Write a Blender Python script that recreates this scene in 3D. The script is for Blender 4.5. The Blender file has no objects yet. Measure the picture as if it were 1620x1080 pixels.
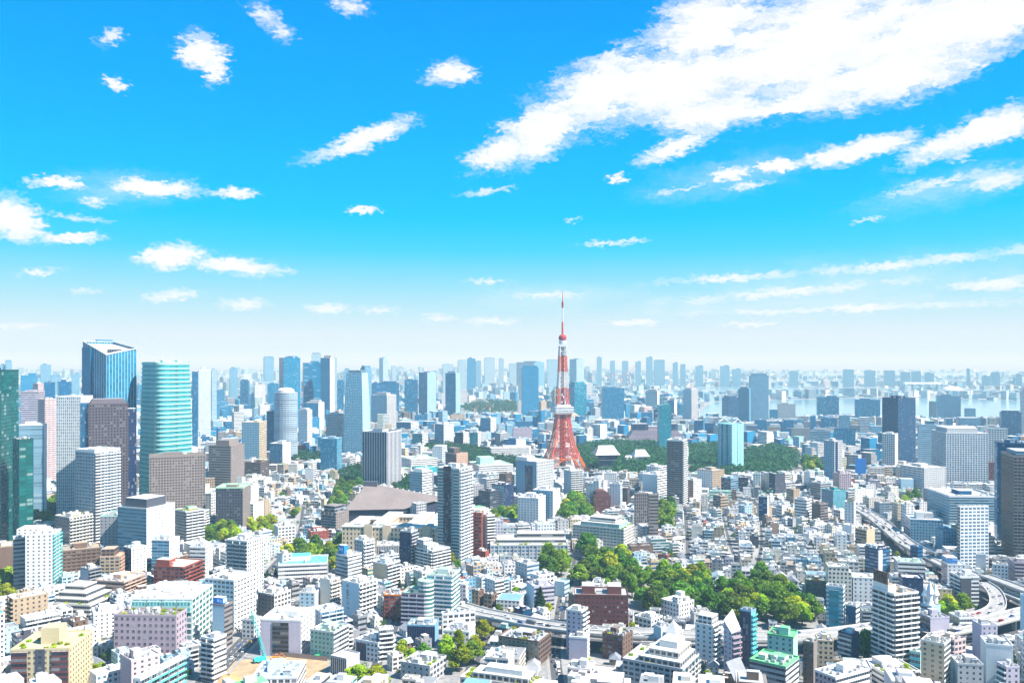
import bpy, math, random
import numpy as np
from mathutils import Vector, noise as mnoise

R = math.radians
sc = bpy.context.scene
COL = sc.collection
rnd = random.Random(7)

# ------------------------------------------------------------------ camera, sky, sun, exposure
F, HZ, CU, H = 1350.0, 570.0, 810.0, 206.0      # focal length (px of the 1620 px photo), eye level, centre column, eye height
cam_d = bpy.data.cameras.new('camera')
cam_d.sensor_width = 36.0
cam_d.lens = 36.0 * F / 1620.0
cam_d.shift_y = (HZ - 540.0) / 1620.0
cam_d.clip_start = 1.0
cam_d.clip_end = 120000.0
cam = bpy.data.objects.new('camera', cam_d)
cam.location = (0, 0, H)
cam.rotation_euler = (R(90), 0, 0)
COL.objects.link(cam)
sc.camera = cam

SUN_EL, SUN_AZ = R(52), R(112)                  # azimuth clockwise from the view direction
sun_d = bpy.data.lights.new('sun', 'SUN')
sun_d.energy = 5.0
sun_d.angle = R(0.53)
sun_d.color = (1.0, 0.965, 0.90)
sun = bpy.data.objects.new('sun', sun_d)
sdir = Vector((math.sin(SUN_AZ) * math.cos(SUN_EL), math.cos(SUN_AZ) * math.cos(SUN_EL), math.sin(SUN_EL)))
sun.rotation_euler = (-sdir).to_track_quat('-Z', 'Y').to_euler()
sun.location = (400, -200, 900)
COL.objects.link(sun)

sc.view_settings.view_transform = 'Standard'
sc.view_settings.look = 'None'
sc.view_settings.gamma = 1.0
sc.view_settings.exposure = 1.40
sc.cycles.use_denoising = True
sc.cycles.max_bounces = 5
sc.cycles.diffuse_bounces = 2
sc.cycles.glossy_bounces = 2
sc.cycles.transmission_bounces = 2
sc.cycles.volume_bounces = 0
sc.cycles.sample_clamp_indirect = 4.0

class NT:
    """short-hand for building a node tree"""
    def __init__(s, tree): s.t = tree; s.n = tree.nodes; s.l = tree.links
    def node(s, typ, **kw):
        nd = s.n.new(typ)
        for k, v in kw.items(): setattr(nd, k, v)
        return nd
    def put(s, sock, val):
        if val is None: return
        if hasattr(val, 'is_output') or isinstance(val, bpy.types.NodeSocket): s.l.new(val, sock)
        else: sock.default_value = val
    def m(s, op, a=None, b=None, c=None, clamp=False):
        nd = s.node('ShaderNodeMath', operation=op, use_clamp=clamp)
        for i, x in enumerate((a, b, c)): s.put(nd.inputs[i], x)
        return nd.outputs[0]
    def vm(s, op, a=None, b=None, out=0):
        nd = s.node('ShaderNodeVectorMath', operation=op)
        for i, x in enumerate((a, b)): s.put(nd.inputs[i], x)
        return nd.outputs[out]
    def mix(s, f, a, b, blend='MIX'):
        nd = s.node('ShaderNodeMix', data_type='RGBA', blend_type=blend)
        s.put(nd.inputs[0], f); s.put(nd.inputs[6], a); s.put(nd.inputs[7], b)
        return nd.outputs[2]
    def ramp(s, f, stops, interp='LINEAR'):
        nd = s.node('ShaderNodeValToRGB'); cr = nd.color_ramp; cr.interpolation = interp
        while len(cr.elements) < len(stops): cr.elements.new(0.5)
        for e, (p, c) in zip(cr.elements, stops): e.position = p; e.color = (*c, 1.0) if len(c) == 3 else c
        s.put(nd.inputs[0], f)
        return nd.outputs[0]
    def noise(s, vec, scale, detail=3, rough=0.55, dist=0.0):
        nd = s.node('ShaderNodeTexNoise'); s.put(nd.inputs['Vector'], vec)
        nd.inputs['Scale'].default_value = scale; nd.inputs['Detail'].default_value = detail
        nd.inputs['Roughness'].default_value = rough; nd.inputs['Distortion'].default_value = dist
        return nd.outputs[0]

SKY_S = 0.12
def make_world():
    w = bpy.data.worlds.new('World'); sc.world = w; w.use_nodes = True
    T = NT(w.node_tree); T.n.clear()
    sky = T.node('ShaderNodeTexSky', sky_type='NISHITA', sun_disc=False, sun_elevation=SUN_EL, sun_rotation=SUN_AZ,
                 altitude=50, air_density=1.0, dust_density=0.4, ozone_density=3.0)
    g = T.node('ShaderNodeTexCoord').outputs['Generated']
    sep = T.node('ShaderNodeSeparateXYZ'); T.put(sep.inputs[0], g)
    x, y, z = sep.outputs
    az = T.m('ARCTAN2', x, y); el = T.m('ARCSINE', z)
    # clear-air colour of the sky: Nishita, saturated, tinted by height above the horizon
    hs = T.node('ShaderNodeHueSaturation'); hs.inputs['Saturation'].default_value = 1.25; T.put(hs.inputs['Color'], sky.outputs[0])
    eln = T.m('DIVIDE', el, R(90))
    grad = T.ramp(eln, [(0.0000, (2.46, 2.81, 3.03)), (0.0200, (2.34, 2.75, 3.00)), (0.0360, (1.71, 2.62, 3.00)), (0.0565, (0.95, 2.43, 3.09)), (0.0800, (0.19, 2.18, 3.16)), (0.1030, (0.00, 1.99, 3.22)), (0.1260, (0.00, 1.80, 3.22)), (0.1700, (0.00, 1.52, 3.22)), (0.2130, (0.00, 1.33, 3.22)), (0.2540, (0.00, 1.17, 3.22)), (0.5000, (0.09, 1.07, 2.59)), (1.0000, (0.16, 1.07, 2.34))])
    base = T.mix(0.99, hs.outputs[0], grad)
    cmb = T.node('ShaderNodeCombineXYZ'); T.put(cmb.inputs[0], az); T.put(cmb.inputs[1], el)
    p = cmb.outputs[0]
    pw = T.node('ShaderNodeTexNoise'); T.put(pw.inputs['Vector'], T.vm('MULTIPLY', p, (26.0, 50.0, 1.0))); pw.inputs['Detail'].default_value = 4
    p = T.vm('ADD', p, T.vm('MULTIPLY', T.vm('SUBTRACT', pw.outputs['Color'], (.5, .5, .5)), (.042, .016, 0)))
    pn = T.vm('MULTIPLY', p, (22.0, 58.0, 1.0))
    n1 = T.noise(pn, 1.0, 6, 0.58, 0.3)
    n2 = T.noise(T.vm('MULTIPLY', p, (85.0, 210.0, 1.0)), 1.0, 8, 0.7, 0.4)
    nn = T.m('ADD', T.m('MULTIPLY', T.m('SUBTRACT', n1, 0.5), 2.6), T.m('MULTIPLY', T.m('SUBTRACT', n2, 0.5), 1.1))
    def field(blobs):
        f = None
        for (u, v, a, b, ang) in blobs:
            mp = T.node('ShaderNodeMapping', vector_type='TEXTURE')
            A = math.atan((u - CU) / F); E = math.atan((HZ - v) / F * math.cos(A))
            mp.inputs['Location'].default_value = (A, E, 0)
            mp.inputs['Rotation'].default_value = (0, 0, R(ang))
            mp.inputs['Scale'].default_value = (a / F * math.cos(A) ** 2, b / F * math.cos(A), 1)
            T.put(mp.inputs[0], p)
            q = T.m('SUBTRACT', 1.0, T.vm('LENGTH', mp.outputs[0], None, 1))
            f = q if f is None else T.m('MAXIMUM', f, q)
        return f
    solid = field([(795, 238, 62, 26, 22), (870, 200, 100, 45, 26), (960, 140, 130, 52, 18), (1075, 130, 150, 66, 8), (1120, 45, 105, 60, 22),
                   (1270, 75, 250, 85, 10), (1480, 50, 250, 66, 14), (1390, 125, 190, 44, 8), (1130, 178, 130, 28, 4), (1240, 168, 90, 16, 4), (1570, 25, 150, 62, 18),
                   (1545, 212, 130, 30, 14), (1360, 238, 105, 19, 8), (1063, 235, 58, 17, 14), (318, 86, 42, 30, -25), (340, 105, 22, 34, -20), (183, 134, 22, 11, -10),
                   (712, 116, 44, 18, 10), (575, 220, 92, 17, 22), (18, 345, 60, 34, -20), (112, 376, 58, 11, 4), (275, 405, 62, 20, 8), (375, 422, 85, 14, -6),
                   (240, 296, 80, 15, 2), (368, 305, 42, 8, 2), (95, 290, 52, 11, 0), (1155, 276, 36, 12, 10), (1232, 262, 36, 11, 2), (572, 333, 30, 7, 4), (975, 284, 16, 8, 0)])
    soft = field([(420, 25, 50, 22, -30), (445, 50, 28, 18, -40), (555, 12, 40, 16, -10), (150, 318, 42, 13, -10), (125, 345, 62, 9, -4), (605, 490, 44, 11, 4), (510, 487, 55, 10, 0),
                  (385, 482, 66, 13, 2), (280, 468, 76, 11, 8), (140, 460, 40, 8, 0), (690, 503, 40, 8, 0), (60, 430, 60, 8, 8), (770, 303, 70, 7, 9), (1090, 296, 80, 7, 10), (1180, 293, 70, 8, 6),
                  (1490, 288, 120, 13, 8), (1570, 285, 90, 26, 10), (1430, 304, 55, 8, 3), (1370, 348, 34, 6, 6), (1180, 438, 230, 9, 3), (1420, 418, 260, 14, 4), (1250, 462, 330, 15, 4), (1560, 450, 150, 18, 4),
                  (1300, 489, 400, 9, 1), (865, 466, 100, 9, 0), (905, 347, 20, 5, 3), (780, 445, 60, 6, 0), (960, 385, 90, 5, 3), (175, 60, 40, 16, 40), (780, 508, 60, 8, 0), (1000, 510, 90, 8, 0), (1180, 512, 60, 6, 0), (30, 515, 90, 7, 2)])
    ms = T.node('ShaderNodeMapRange', interpolation_type='SMOOTHSTEP'); T.put(ms.inputs[0], T.m('ADD', solid, T.m('MULTIPLY', nn, 0.62)))
    ms.inputs[1].default_value = -0.18; ms.inputs[2].default_value = 0.60
    mf = T.node('ShaderNodeMapRange', interpolation_type='SMOOTHSTEP'); T.put(mf.inputs[0], T.m('ADD', soft, T.m('MULTIPLY', nn, 0.7)))
    mf.inputs[1].default_value = 0.05; mf.inputs[2].default_value = 1.1
    veil = field([(1350, 455, 420, 62, 4), (1250, 480, 520, 30, 1), (190, 300, 160, 40, 6), (1500, 300, 220, 40, 8), (1150, 280, 200, 40, 8), (870, 470, 200, 30, 0)])
    mv = T.node('ShaderNodeMapRange', interpolation_type='SMOOTHSTEP'); T.put(mv.inputs[0], T.m('ADD', veil, T.m('MULTIPLY', nn, 0.45)))
    mv.inputs[1].default_value = 0.0; mv.inputs[2].default_value = 1.3
    msk = T.m('MAXIMUM', ms.outputs[0], T.m('MAXIMUM', T.m('MULTIPLY', mf.outputs[0], 0.9), T.m('MULTIPLY', mv.outputs[0], 0.36)), clamp=True)
    cloud = T.mix(T.m('MULTIPLY', n2, 0.7), (3.4, 3.4, 3.4, 1), (2.75, 2.95, 3.1, 1))
    out = T.mix(msk, base, cloud)
    bg = T.node('ShaderNodeBackground'); T.put(bg.inputs[0], out); bg.inputs[1].default_value = SKY_S
    wo = T.node('ShaderNodeOutputWorld'); T.l.new(bg.outputs[0], wo.inputs[0])
    w.cycles.sampling_method = 'MANUAL'; w.cycles.sample_map_resolution = 512
make_world()

# ------------------------------------------------------------------ materials
C = dict(white=(.66, .66, .655), offw=(.57, .545, .49), lgrey=(.40, .41, .42), grey=(.24, .245, .26), dgrey=(.065, .07, .09), black=(.03, .032, .04), navy=(.015, .03, .085), umber=(.085, .07, .085),
         beige=(.50, .40, .27), tan=(.36, .275, .185), brown=(.15, .095, .07), taupe=(.215, .18, .165), brick=(.27, .06, .035), rbrown=(.13, .04, .035), pink=(.54, .42, .42), mauve=(.37, .30, .345),
         lilac=(.42, .40, .49), peach=(.53, .34, .25), yel=(.52, .44, .27), blue=(.02, .20, .58), pblue=(.36, .52, .61), teal=(.02, .27, .30), dteal=(.0, .06, .06), mint=(.34, .56, .49),
         green=(.15, .48, .22), lgreen=(.34, .56, .38), cyan=(.14, .52, .62), dblue=(.003, .085, .20), mblue=(.006, .19, .37), steel=(.16, .32, .43), turq=(.10, .53, .49), orange=(.62, .17, .02), red=(.48, .03, .02), sand=(.52, .37, .2))
G = dict(dk=(.018, .028, .045), bl=(.004, .092, .185), tl=(.008, .12, .13), sk=(.16, .27, .35), cy=(.025, .27, .34), nv=(.006, .017, .06), gn=(.003, .10, .09), tq=(.005, .14, .24), bk=(.009, .01, .014), br=(.03, .022, .02))  # sk is glass with the light of the sky put into its colour
PAT = dict(sq=(3.9, 4.1, .46, .46), vstr=(4.4, 3.8, .68, 1.1), grid=(3.2, 3.3, .52, .5), wide=(4.0, 3.4, .74, .55), ribbon=(6, 3.6, 1.1, .46), rib2=(6, 3.2, 1.1, .58), curtain=(1.8, 4.0, .86, .82), vert=(1.7, 4.0, .58, 1.1), punch=(4.0, 3.2, .34, .44),
           blank=(5, 3.3, 0, 0), balc=(6, 3.05, .94, .58), big=(6.5, 4.0, .82, .72), dense=(2.2, 3.5, .62, .6), glass=(3.0, 4.0, .95, .93), tall=(2.4, 3.8, .62, .74), plate=(12, 3.8, 1.1, .72))

def surf_material(name, roofy=False):
    m = bpy.data.materials.new(name); m.use_nodes = True
    T = NT(m.node_tree); bs = T.n['Principled BSDF']
    def at(n): return T.node('ShaderNodeAttribute', attribute_name=n)
    wc = at('wc'); gc = at('gc'); wn = at('wn')
    geo = T.node('ShaderNodeNewGeometry').outputs['Position']
    dirt = T.noise(geo, 0.05 if roofy else 0.035, 5, 0.65)
    if roofy:
        fine = T.noise(geo, 0.45, 4, 0.7)
        k = T.m('ADD', T.m('MULTIPLY', dirt, 0.55), T.m('MULTIPLY', fine, 0.5))
        k = T.m('ADD', k, 0.26)
        col = T.mix(1.0, wc.outputs['Color'], k, 'MULTIPLY')
        T.put(bs.inputs['Base Color'], col); bs.inputs['Roughness'].default_value = 0.85
        return m
    uv = T.node('ShaderNodeUVMap', uv_map='UVMap').outputs[0]
    s = T.node('ShaderNodeSeparateXYZ'); T.put(s.inputs[0], uv)
    ws = T.node('ShaderNodeSeparateXYZ'); T.put(ws.inputs[0], wn.outputs['Vector'])
    w, h, spec = ws.outputs
    fu = T.m('FRACT', s.outputs[0]); fv = T.m('FRACT', s.outputs[1])
    iu = T.m('LESS_THAN', T.m('ABSOLUTE', T.m('SUBTRACT', fu, 0.5)), T.m('MULTIPLY', w, 0.5))
    iv = T.m('LESS_THAN', T.m('ABSOLUTE', T.m('SUBTRACT', fv, 0.52)), T.m('MULTIPLY', h, 0.5))
    win = T.m('MULTIPLY', iu, iv)
    cell = T.vm('FLOOR', uv)
    wnz = T.node('ShaderNodeTexWhiteNoise', noise_dimensions='3D'); T.put(wnz.inputs['Vector'], T.vm('ADD', cell, T.vm('SCALE', wc.outputs['Vector'], None)))
    rv = wnz.outputs['Value']
    var = T.m('ADD', 0.65, T.m('MULTIPLY', rv, 0.7))
    glass = T.mix(1.0, gc.outputs['Color'], var, 'MULTIPLY')
    lit = T.m('MULTIPLY', T.m('GREATER_THAN', rv, 0.90), T.m('LESS_THAN', h, 1.0))                          # drawn blinds
    glass = T.mix(T.m('MULTIPLY', lit, 0.26), glass, (.55, .56, .55, 1))
    big = T.noise(geo, 0.012, 2, 0.5)
    glass = T.mix(1.0, glass, T.m('ADD', 0.65, T.m('MULTIPLY', big, 0.7)), 'MULTIPLY')
    # streaks and weathering of the wall
    sv = T.vm('MULTIPLY', geo, (0.35, 0.35, 0.04))
    streak = T.noise(sv, 1.0, 4, 0.6)
    fine = T.noise(geo, 0.9, 3, 0.6)
    line = T.m('LESS_THAN', fv, 0.045)                           # slab joint of each storey
    ml = T.m('MULTIPLY', T.m('LESS_THAN', T.m('ABSOLUTE', T.m('SUBTRACT', T.m('FRACT', T.m('MULTIPLY', s.outputs[0], 3.0)), 0.5)), 0.06), T.m('LESS_THAN', w, 2.0))
    glass = T.mix(T.m('MULTIPLY', ml, 0.45), glass, wc.outputs['Color'])
    wk = T.m('SUBTRACT', T.m('ADD', T.m('MULTIPLY', T.m('SUBTRACT', fine, 0.5), 0.22), 0.0), T.m('MULTIPLY', line, 0.16))
    wk = T.m('ADD', T.m('ADD', wk, 0.72), T.m('ADD', T.m('MULTIPLY', dirt, 0.28), T.m('MULTIPLY', streak, 0.24)))
    wall = T.mix(1.0, wc.outputs['Color'], wk, 'MULTIPLY')
    col = T.mix(win, wall, glass)
    T.put(bs.inputs['Base Color'], col)
    T.put(bs.inputs['Roughness'], T.m('SUBTRACT', 0.72, T.m('MULTIPLY', win, T.m('SUBTRACT', 0.60, T.m('MULTIPLY', rv, 0.1)))))
    T.put(bs.inputs['Specular IOR Level'], T.m('ADD', 0.3, T.m('MULTIPLY', win, spec)))
    # panes lean a little out of true, and sit back from the wall
    nrm = T.node('ShaderNodeBump'); nrm.inputs['Strength'].default_value = 0.35; nrm.inputs['Distance'].default_value = 0.25
    T.put(nrm.inputs['Height'], T.m('SUBTRACT', 1.0, win)); T.put(bs.inputs['Normal'], nrm.outputs[0])
    return m
M_WALL = surf_material('facade')
M_ROOF = surf_material('roofing', True)

def flat_material(name, col, rough=0.6, nz=0.25, scale=0.3, metal=0.0, spec=0.5):
    m = bpy.data.materials.new(name); m.use_nodes = True
    T = NT(m.node_tree); bs = T.n['Principled BSDF']
    geo = T.node('ShaderNodeNewGeometry').outputs['Position']
    k = T.m('ADD', 1.0 - nz / 2, T.m('MULTIPLY', T.m('SUBTRACT', T.noise(geo, scale, 5, 0.65), 0.5), nz * 2.2))
    T.put(bs.inputs['Base Color'], T.mix(1.0, (*col, 1), k, 'MULTIPLY'))
    bs.inputs['Roughness'].default_value = rough; bs.inputs['Metallic'].default_value = metal; bs.inputs['Specular IOR Level'].default_value = spec
    return m
_fm = {}
def FM(key, rough=0.6):
    k = (key, rough)
    if k not in _fm: _fm[k] = flat_material('paint_' + key, C[key] if key in C else G[key], rough)
    return _fm[k]

def leaf_material(name, a, b, hue=0.04):
    m = bpy.data.materials.new(name); m.use_nodes = True
    T = NT(m.node_tree); bs = T.n['Principled BSDF']
    oi = T.node('ShaderNodeObjectInfo')
    geo = T.node('ShaderNodeNewGeometry')
    n = T.m('ADD', T.m('MULTIPLY', T.noise(geo.outputs['Position'], 0.22, 3, 0.6), 0.6), T.m('MULTIPLY', T.noise(geo.outputs['Position'], 0.035, 3, 0.6), 0.4))
    f = T.m('ADD', T.m('MULTIPLY', n, 0.9), T.m('MULTIPLY', T.m('SUBTRACT', geo.outputs['Random Per Island'], 0.5), 0.6), clamp=True)
    c = T.mix(f, (*a, 1), (*b, 1))
    c = T.mix(1.0, c, T.m('ADD', 0.6, T.m('MULTIPLY', oi.outputs['Random'], 0.8)), 'MULTIPLY')
    hs = T.node('ShaderNodeHueSaturation'); T.put(hs.inputs['Color'], c)
    T.put(hs.inputs['Hue'], T.m('ADD', 0.5 - hue, T.m('MULTIPLY', T.m('FRACT', T.m('MULTIPLY', oi.outputs['Random'], 7.31)), hue * 2 * .8)))
    T.put(bs.inputs['Base Color'], hs.outputs[0]); bs.inputs['Roughness'].default_value = 0.6; bs.inputs['Specular IOR Level'].default_value = 0.2
    tr = T.node('ShaderNodeBsdfTranslucent'); T.put(tr.inputs[0], hs.outputs[0])
    mx = T.node('ShaderNodeMixShader'); mx.inputs[0].default_value = 0.4
    T.l.new(bs.outputs[0], mx.inputs[1]); T.l.new(tr.outputs[0], mx.inputs[2]); T.l.new(mx.outputs[0], T.n['Material Output'].inputs[0])
    return m

# ------------------------------------------------------------------ mesh builder
class MB:
    def __init__(s): s.v = []; s.f = []; s.uv = []; s.wc = []; s.gc = []; s.wn = []; s.mi = []
    def face(s, pts, uv=None, wc=(.8, .8, .8), gc=(0, 0, 0), wn=(0, 0, 0), mi=0):
        b = len(s.v); s.v.extend(pts); n = len(pts); s.f.append(tuple(range(b, b + n)))
        s.uv.extend(uv if uv else [(0, 0)] * n); s.wc.append(wc); s.gc.append(gc); s.wn.append(wn); s.mi.append(mi)
    def side(s, a, b, z0, z1, st, za=None, zb=None):
        """a wall from a to b seen from outside, a on the viewer's near side going counter-clockwise; st = style tuple"""
        wall, glass, (bay, fl, w, h), spec = st
        L = math.hypot(b[0] - a[0], b[1] - a[1]); n = max(1, round(L / bay)); m = max(1, round((z1 - z0) / fl))
        za = z1 if za is None else za; zb = z1 if zb is None else zb
        k = m / max(z1 - z0, .01)
        s.face([(a[0], a[1], z0), (b[0], b[1], z0), (b[0], b[1], zb), (a[0], a[1], za)], [(0, 0), (n, 0), (n, (zb - z0) * k), (0, (za - z0) * k)], wall, glass, (w, h, spec), 0)
    def prism(s, poly, z0, z1, sts, roof=None, tops=None, poly2=None, under=False):
        n = len(poly)
        for i in range(n):
            j = (i + 1) % n; st = sts[i % len(sts)]
            if poly2 is None:
                s.side(poly[i], poly[j], z0, z1, st, tops[i] if tops else None, tops[j] if tops else None)
            else:
                wall, glass, (bay, fl, w, h), spec = st
                a, b, c, d = poly[i], poly[j], poly2[j], poly2[i]
                L = math.hypot(b[0] - a[0], b[1] - a[1]); nn = max(1, round(L / bay)); m = max(1, round((z1 - z0) / fl))
                s.face([(a[0], a[1], z0), (b[0], b[1], z0), (c[0], c[1], tops[j] if tops else z1), (d[0], d[1], tops[i] if tops else z1)], [(0, 0), (nn, 0), (nn, m), (0, m)], wall, glass, (w, h, spec), 0)
        if roof is not None:
            P = poly2 or poly
            s.face([(P[i][0], P[i][1], tops[i] if tops else z1) for i in range(n)], None, roof, mi=1)
        if under: s.face([(p[0], p[1], z0) for p in reversed(poly)], None, sts[0][0], mi=1)
    def box(s, x0, x1, y0, y1, z0, z1, col, roof=None, under=True, st=None):
        st = st or (col, (0, 0, 0), PAT['blank'], 0.3)
        s.prism([(x0, y0), (x1, y0), (x1, y1), (x0, y1)], z0, z1, [st], roof or col, under=under)
    def tube(s, a, b, r, col, n=4, r2=None, mi=1):
        a = Vector(a); b = Vector(b); d = (b - a)
        if d.length < 1e-6: return
        d.normalize(); up = Vector((0, 0, 1)) if abs(d.z) < .9 else Vector((1, 0, 0))
        x = d.cross(up).normalized(); y = d.cross(x); r2 = r if r2 is None else r2
        A = [a + x * (r * math.cos(2 * math.pi * (i + .5) / n)) + y * (r * math.sin(2 * math.pi * (i + .5) / n)) for i in range(n)]
        B = [b + x * (r2 * math.cos(2 * math.pi * (i + .5) / n)) + y * (r2 * math.sin(2 * math.pi * (i + .5) / n)) for i in range(n)]
        for i in range(n):
            j = (i + 1) % n; s.face([tuple(A[j]), tuple(A[i]), tuple(B[i]), tuple(B[j])], None, col, mi=mi)
        s.face([tuple(p) for p in A], None, col, mi=mi); s.face([tuple(p) for p in reversed(B)], None, col, mi=mi)
    def lathe(s, prof, col, n=16, cx=0, cy=0, st=None, mi=1):
        """prof: list of (r, z) from bottom to top"""
        for (r0, z0), (r1, z1) in zip(prof, prof[1:]):
            for i in range(n):
                a0, a1 = 2 * math.pi * i / n, 2 * math.pi * (i + 1) / n
                q = [(cx + r0 * math.cos(a0), cy + r0 * math.sin(a0), z0), (cx + r0 * math.cos(a1), cy + r0 * math.sin(a1), z0), (cx + r1 * math.cos(a1), cy + r1 * math.sin(a1), z1), (cx + r1 * math.cos(a0), cy + r1 * math.sin(a0), z1)]
                if r1 < 1e-4: q = q[:3]
                if r0 < 1e-4: q = [q[0], q[2], q[3]]
                s.face(q, None, col, mi=mi)
    def mesh(s, name, mats):
        me = bpy.data.meshes.new(name)
        nv, nf = len(s.v), len(s.f)
        me.vertices.add(nv); me.vertices.foreach_set('co', np.array(s.v, dtype=np.float32).ravel())
        tot = np.array([len(f) for f in s.f], dtype=np.int32); st = np.concatenate(([0], np.cumsum(tot)[:-1])).astype(np.int32)
        me.loops.add(int(tot.sum())); me.loops.foreach_set('vertex_index', np.concatenate([np.array(f, dtype=np.int32) for f in s.f]))
        me.polygons.add(nf); me.polygons.foreach_set('loop_start', st); me.polygons.foreach_set('loop_total', tot)
        me.polygons.foreach_set('material_index', np.array(s.mi, dtype=np.int32) if len(mats) > 1 else np.zeros(nf, dtype=np.int32))
        u = me.uv_layers.new(name='UVMap'); u.data.foreach_set('uv', np.array(s.uv, dtype=np.float32).ravel())
        for nm, arr in (('wc', s.wc), ('gc', s.gc), ('wn', s.wn)):
            A = me.attributes.new(nm, 'FLOAT_COLOR', 'FACE')
            D = np.ones((nf, 4), dtype=np.float32); D[:, :3] = np.array(arr, dtype=np.float32)
            A.data.foreach_set('color', D.ravel())
        for m in mats: me.materials.append(m)
        me.update(); me.validate()
        return me
    def build(s, name, parent=None, mats=None, loc=(0, 0, 0), rz=0.0):
        return link(name, s.mesh(name, mats or [M_WALL, M_ROOF]), parent, loc, rz)

def link(name, data, parent=None, loc=(0, 0, 0), rz=0.0):
    o = bpy.data.objects.new(name, data); COL.objects.link(o)
    o.location = loc; o.rotation_euler = (0, 0, rz)
    if parent is not None: o.parent = parent
    return o
def tag(o, label=None, cat=None, group=None, kind=None):
    if label: o['label'] = label
    if cat: o['category'] = cat
    if group: o['group'] = group
    if kind: o['kind'] = kind
    return o
def thing(name, label, cat, loc=(0, 0, 0), rz=0.0, group=None):
    return tag(link(name, None, None, loc, rz), label, cat, group)

def gp(u, v, z=0.0):
    """the point at height z that the photo shows at pixel (u, v)"""
    d = (H - z) * F / (v - HZ)
    return ((u - CU) / F * d, d)
def zof(v, d): return H - d * (v - HZ) / F
def style(code):
    p = code.split('.')
    col = C[p[0]]; pat = PAT[p[1]] if len(p) > 1 else PAT['grid']; gl = G['dk']; spec = 0.3
    for q in p[2:]:
        if q in G: gl = G[q]
    if len(p) > 1 and p[1] in ('curtain', 'glass', 'vert', 'plate'): spec = 0.3
    return (col, gl, pat, spec)

M_LEAF = [leaf_material('leaf_deep', (.026, .105, .010), (.21, .38, .016)), leaf_material('leaf_bright', (.15, .27, .008), (.44, .54, .016)), leaf_material('leaf_pine', (.010, .045, .018), (.035, .12, .028)), leaf_material('leaf_mixed', (.022, .075, .008), (.22, .32, .014)), leaf_material('leaf_far', (.010, .050, .016), (.055, .15, .026))]

# ------------------------------------------------------------------ buildings placed one by one
HAND = []            # dicts: u0 u1 d vis foot label
CATS = dict(office_tower='office tower', apartment_tower='apartment tower', apartment_building='apartment building', office_building='office building', hotel_tower='hotel', house='house',
            townhouse='townhouse', low_rise_building='low building', skyscraper='skyscraper', school_building='school', embassy_building='embassy', museum_building='museum')
_cache = {}
def cached(key, fn):
    if key not in _cache: _cache[key] = fn()
    return _cache[key]
def unit_mesh():
    def f():
        m = MB(); m.box(-1.1, 1.1, -.8, .8, 0, 1.5, (.40, .41, .42)); m.lathe([(.55, 1.5), (.55, 1.66), (0, 1.66)], (.2, .2, .21), 10); m.box(-1.2, 1.2, -.9, -.82, .3, 1.2, (.33, .34, .35)); return m.mesh('air_conditioner', [M_WALL, M_ROOF])
    return cached('ac', f)
def tank_mesh(ck):
    def f():
        m = MB(); c = C[ck]
        for q in ((-1, -1), (1, -1), (1, 1), (-1, 1)): m.box(q[0] * .9 - .12, q[0] * .9 + .12, q[1] * .9 - .12, q[1] * .9 + .12, 0, .8, (.3, .3, .3))
        m.lathe([(0, .8), (1.35, .8), (1.4, 2.9), (1.0, 3.25), (0, 3.4)], c, 14); return m.mesh('water_tank', [M_WALL, M_ROOF])
    return cached('tank' + ck, f)
def stair_mesh(ck):
    def f():
        m = MB(); c = C[ck]; m.box(-1.9, 1.9, -2.3, 2.3, 0, 2.8, c, tuple(min(.85, x * 1.1) for x in c)); m.box(-2.1, 2.1, -2.5, 2.5, 2.8, 3.0, tuple(x * .9 for x in c)); m.box(-.5, .5, -2.36, -2.3, 0, 2.1, (.18, .2, .22)); return m.mesh('stair_house', [M_WALL, M_ROOF])
    return cached('stair' + ck, f)
def duct_mesh():
    def f():
        m = MB(); m.tube((-3, 0, .5), (3, 0, .5), .28, (.36, .37, .38), 8); m.tube((3, 0, .5), (3, 2.5, .5), .28, (.36, .37, .38), 8)
        for x in (-2.5, 0, 2.5): m.box(x - .1, x + .1, -.1, .1, 0, .4, (.3, .3, .3))
        return m.mesh('vent_duct', [M_WALL, M_ROOF])
    return cached('duct', f)
def shrub_mesh(i=0):
    def f():
        r = random.Random(40 + i); m = MB()
        for k in range(60):
            a = r.uniform(0, 6.28); rr = 1.4 * math.sqrt(r.random()); z = r.uniform(.2, 1.4) * (1 - .3 * rr / 1.4)
            c = Vector((rr * math.cos(a), rr * math.sin(a), z)); n = Vector((r.gauss(0, 1), r.gauss(0, 1), r.gauss(.6, 1))).normalized()
            x = n.orthogonal().normalized() * r.uniform(.25, .5); y = n.cross(x)
            m.face([tuple(c - x - y), tuple(c + x - y), tuple(c + x + y), tuple(c - x + y)])
        return m.mesh('shrub', [M_LEAF[1]])
    return cached('shrub%d' % i, f)
def ctint(c, k): return tuple(min(.86, x * k) for x in c)

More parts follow.
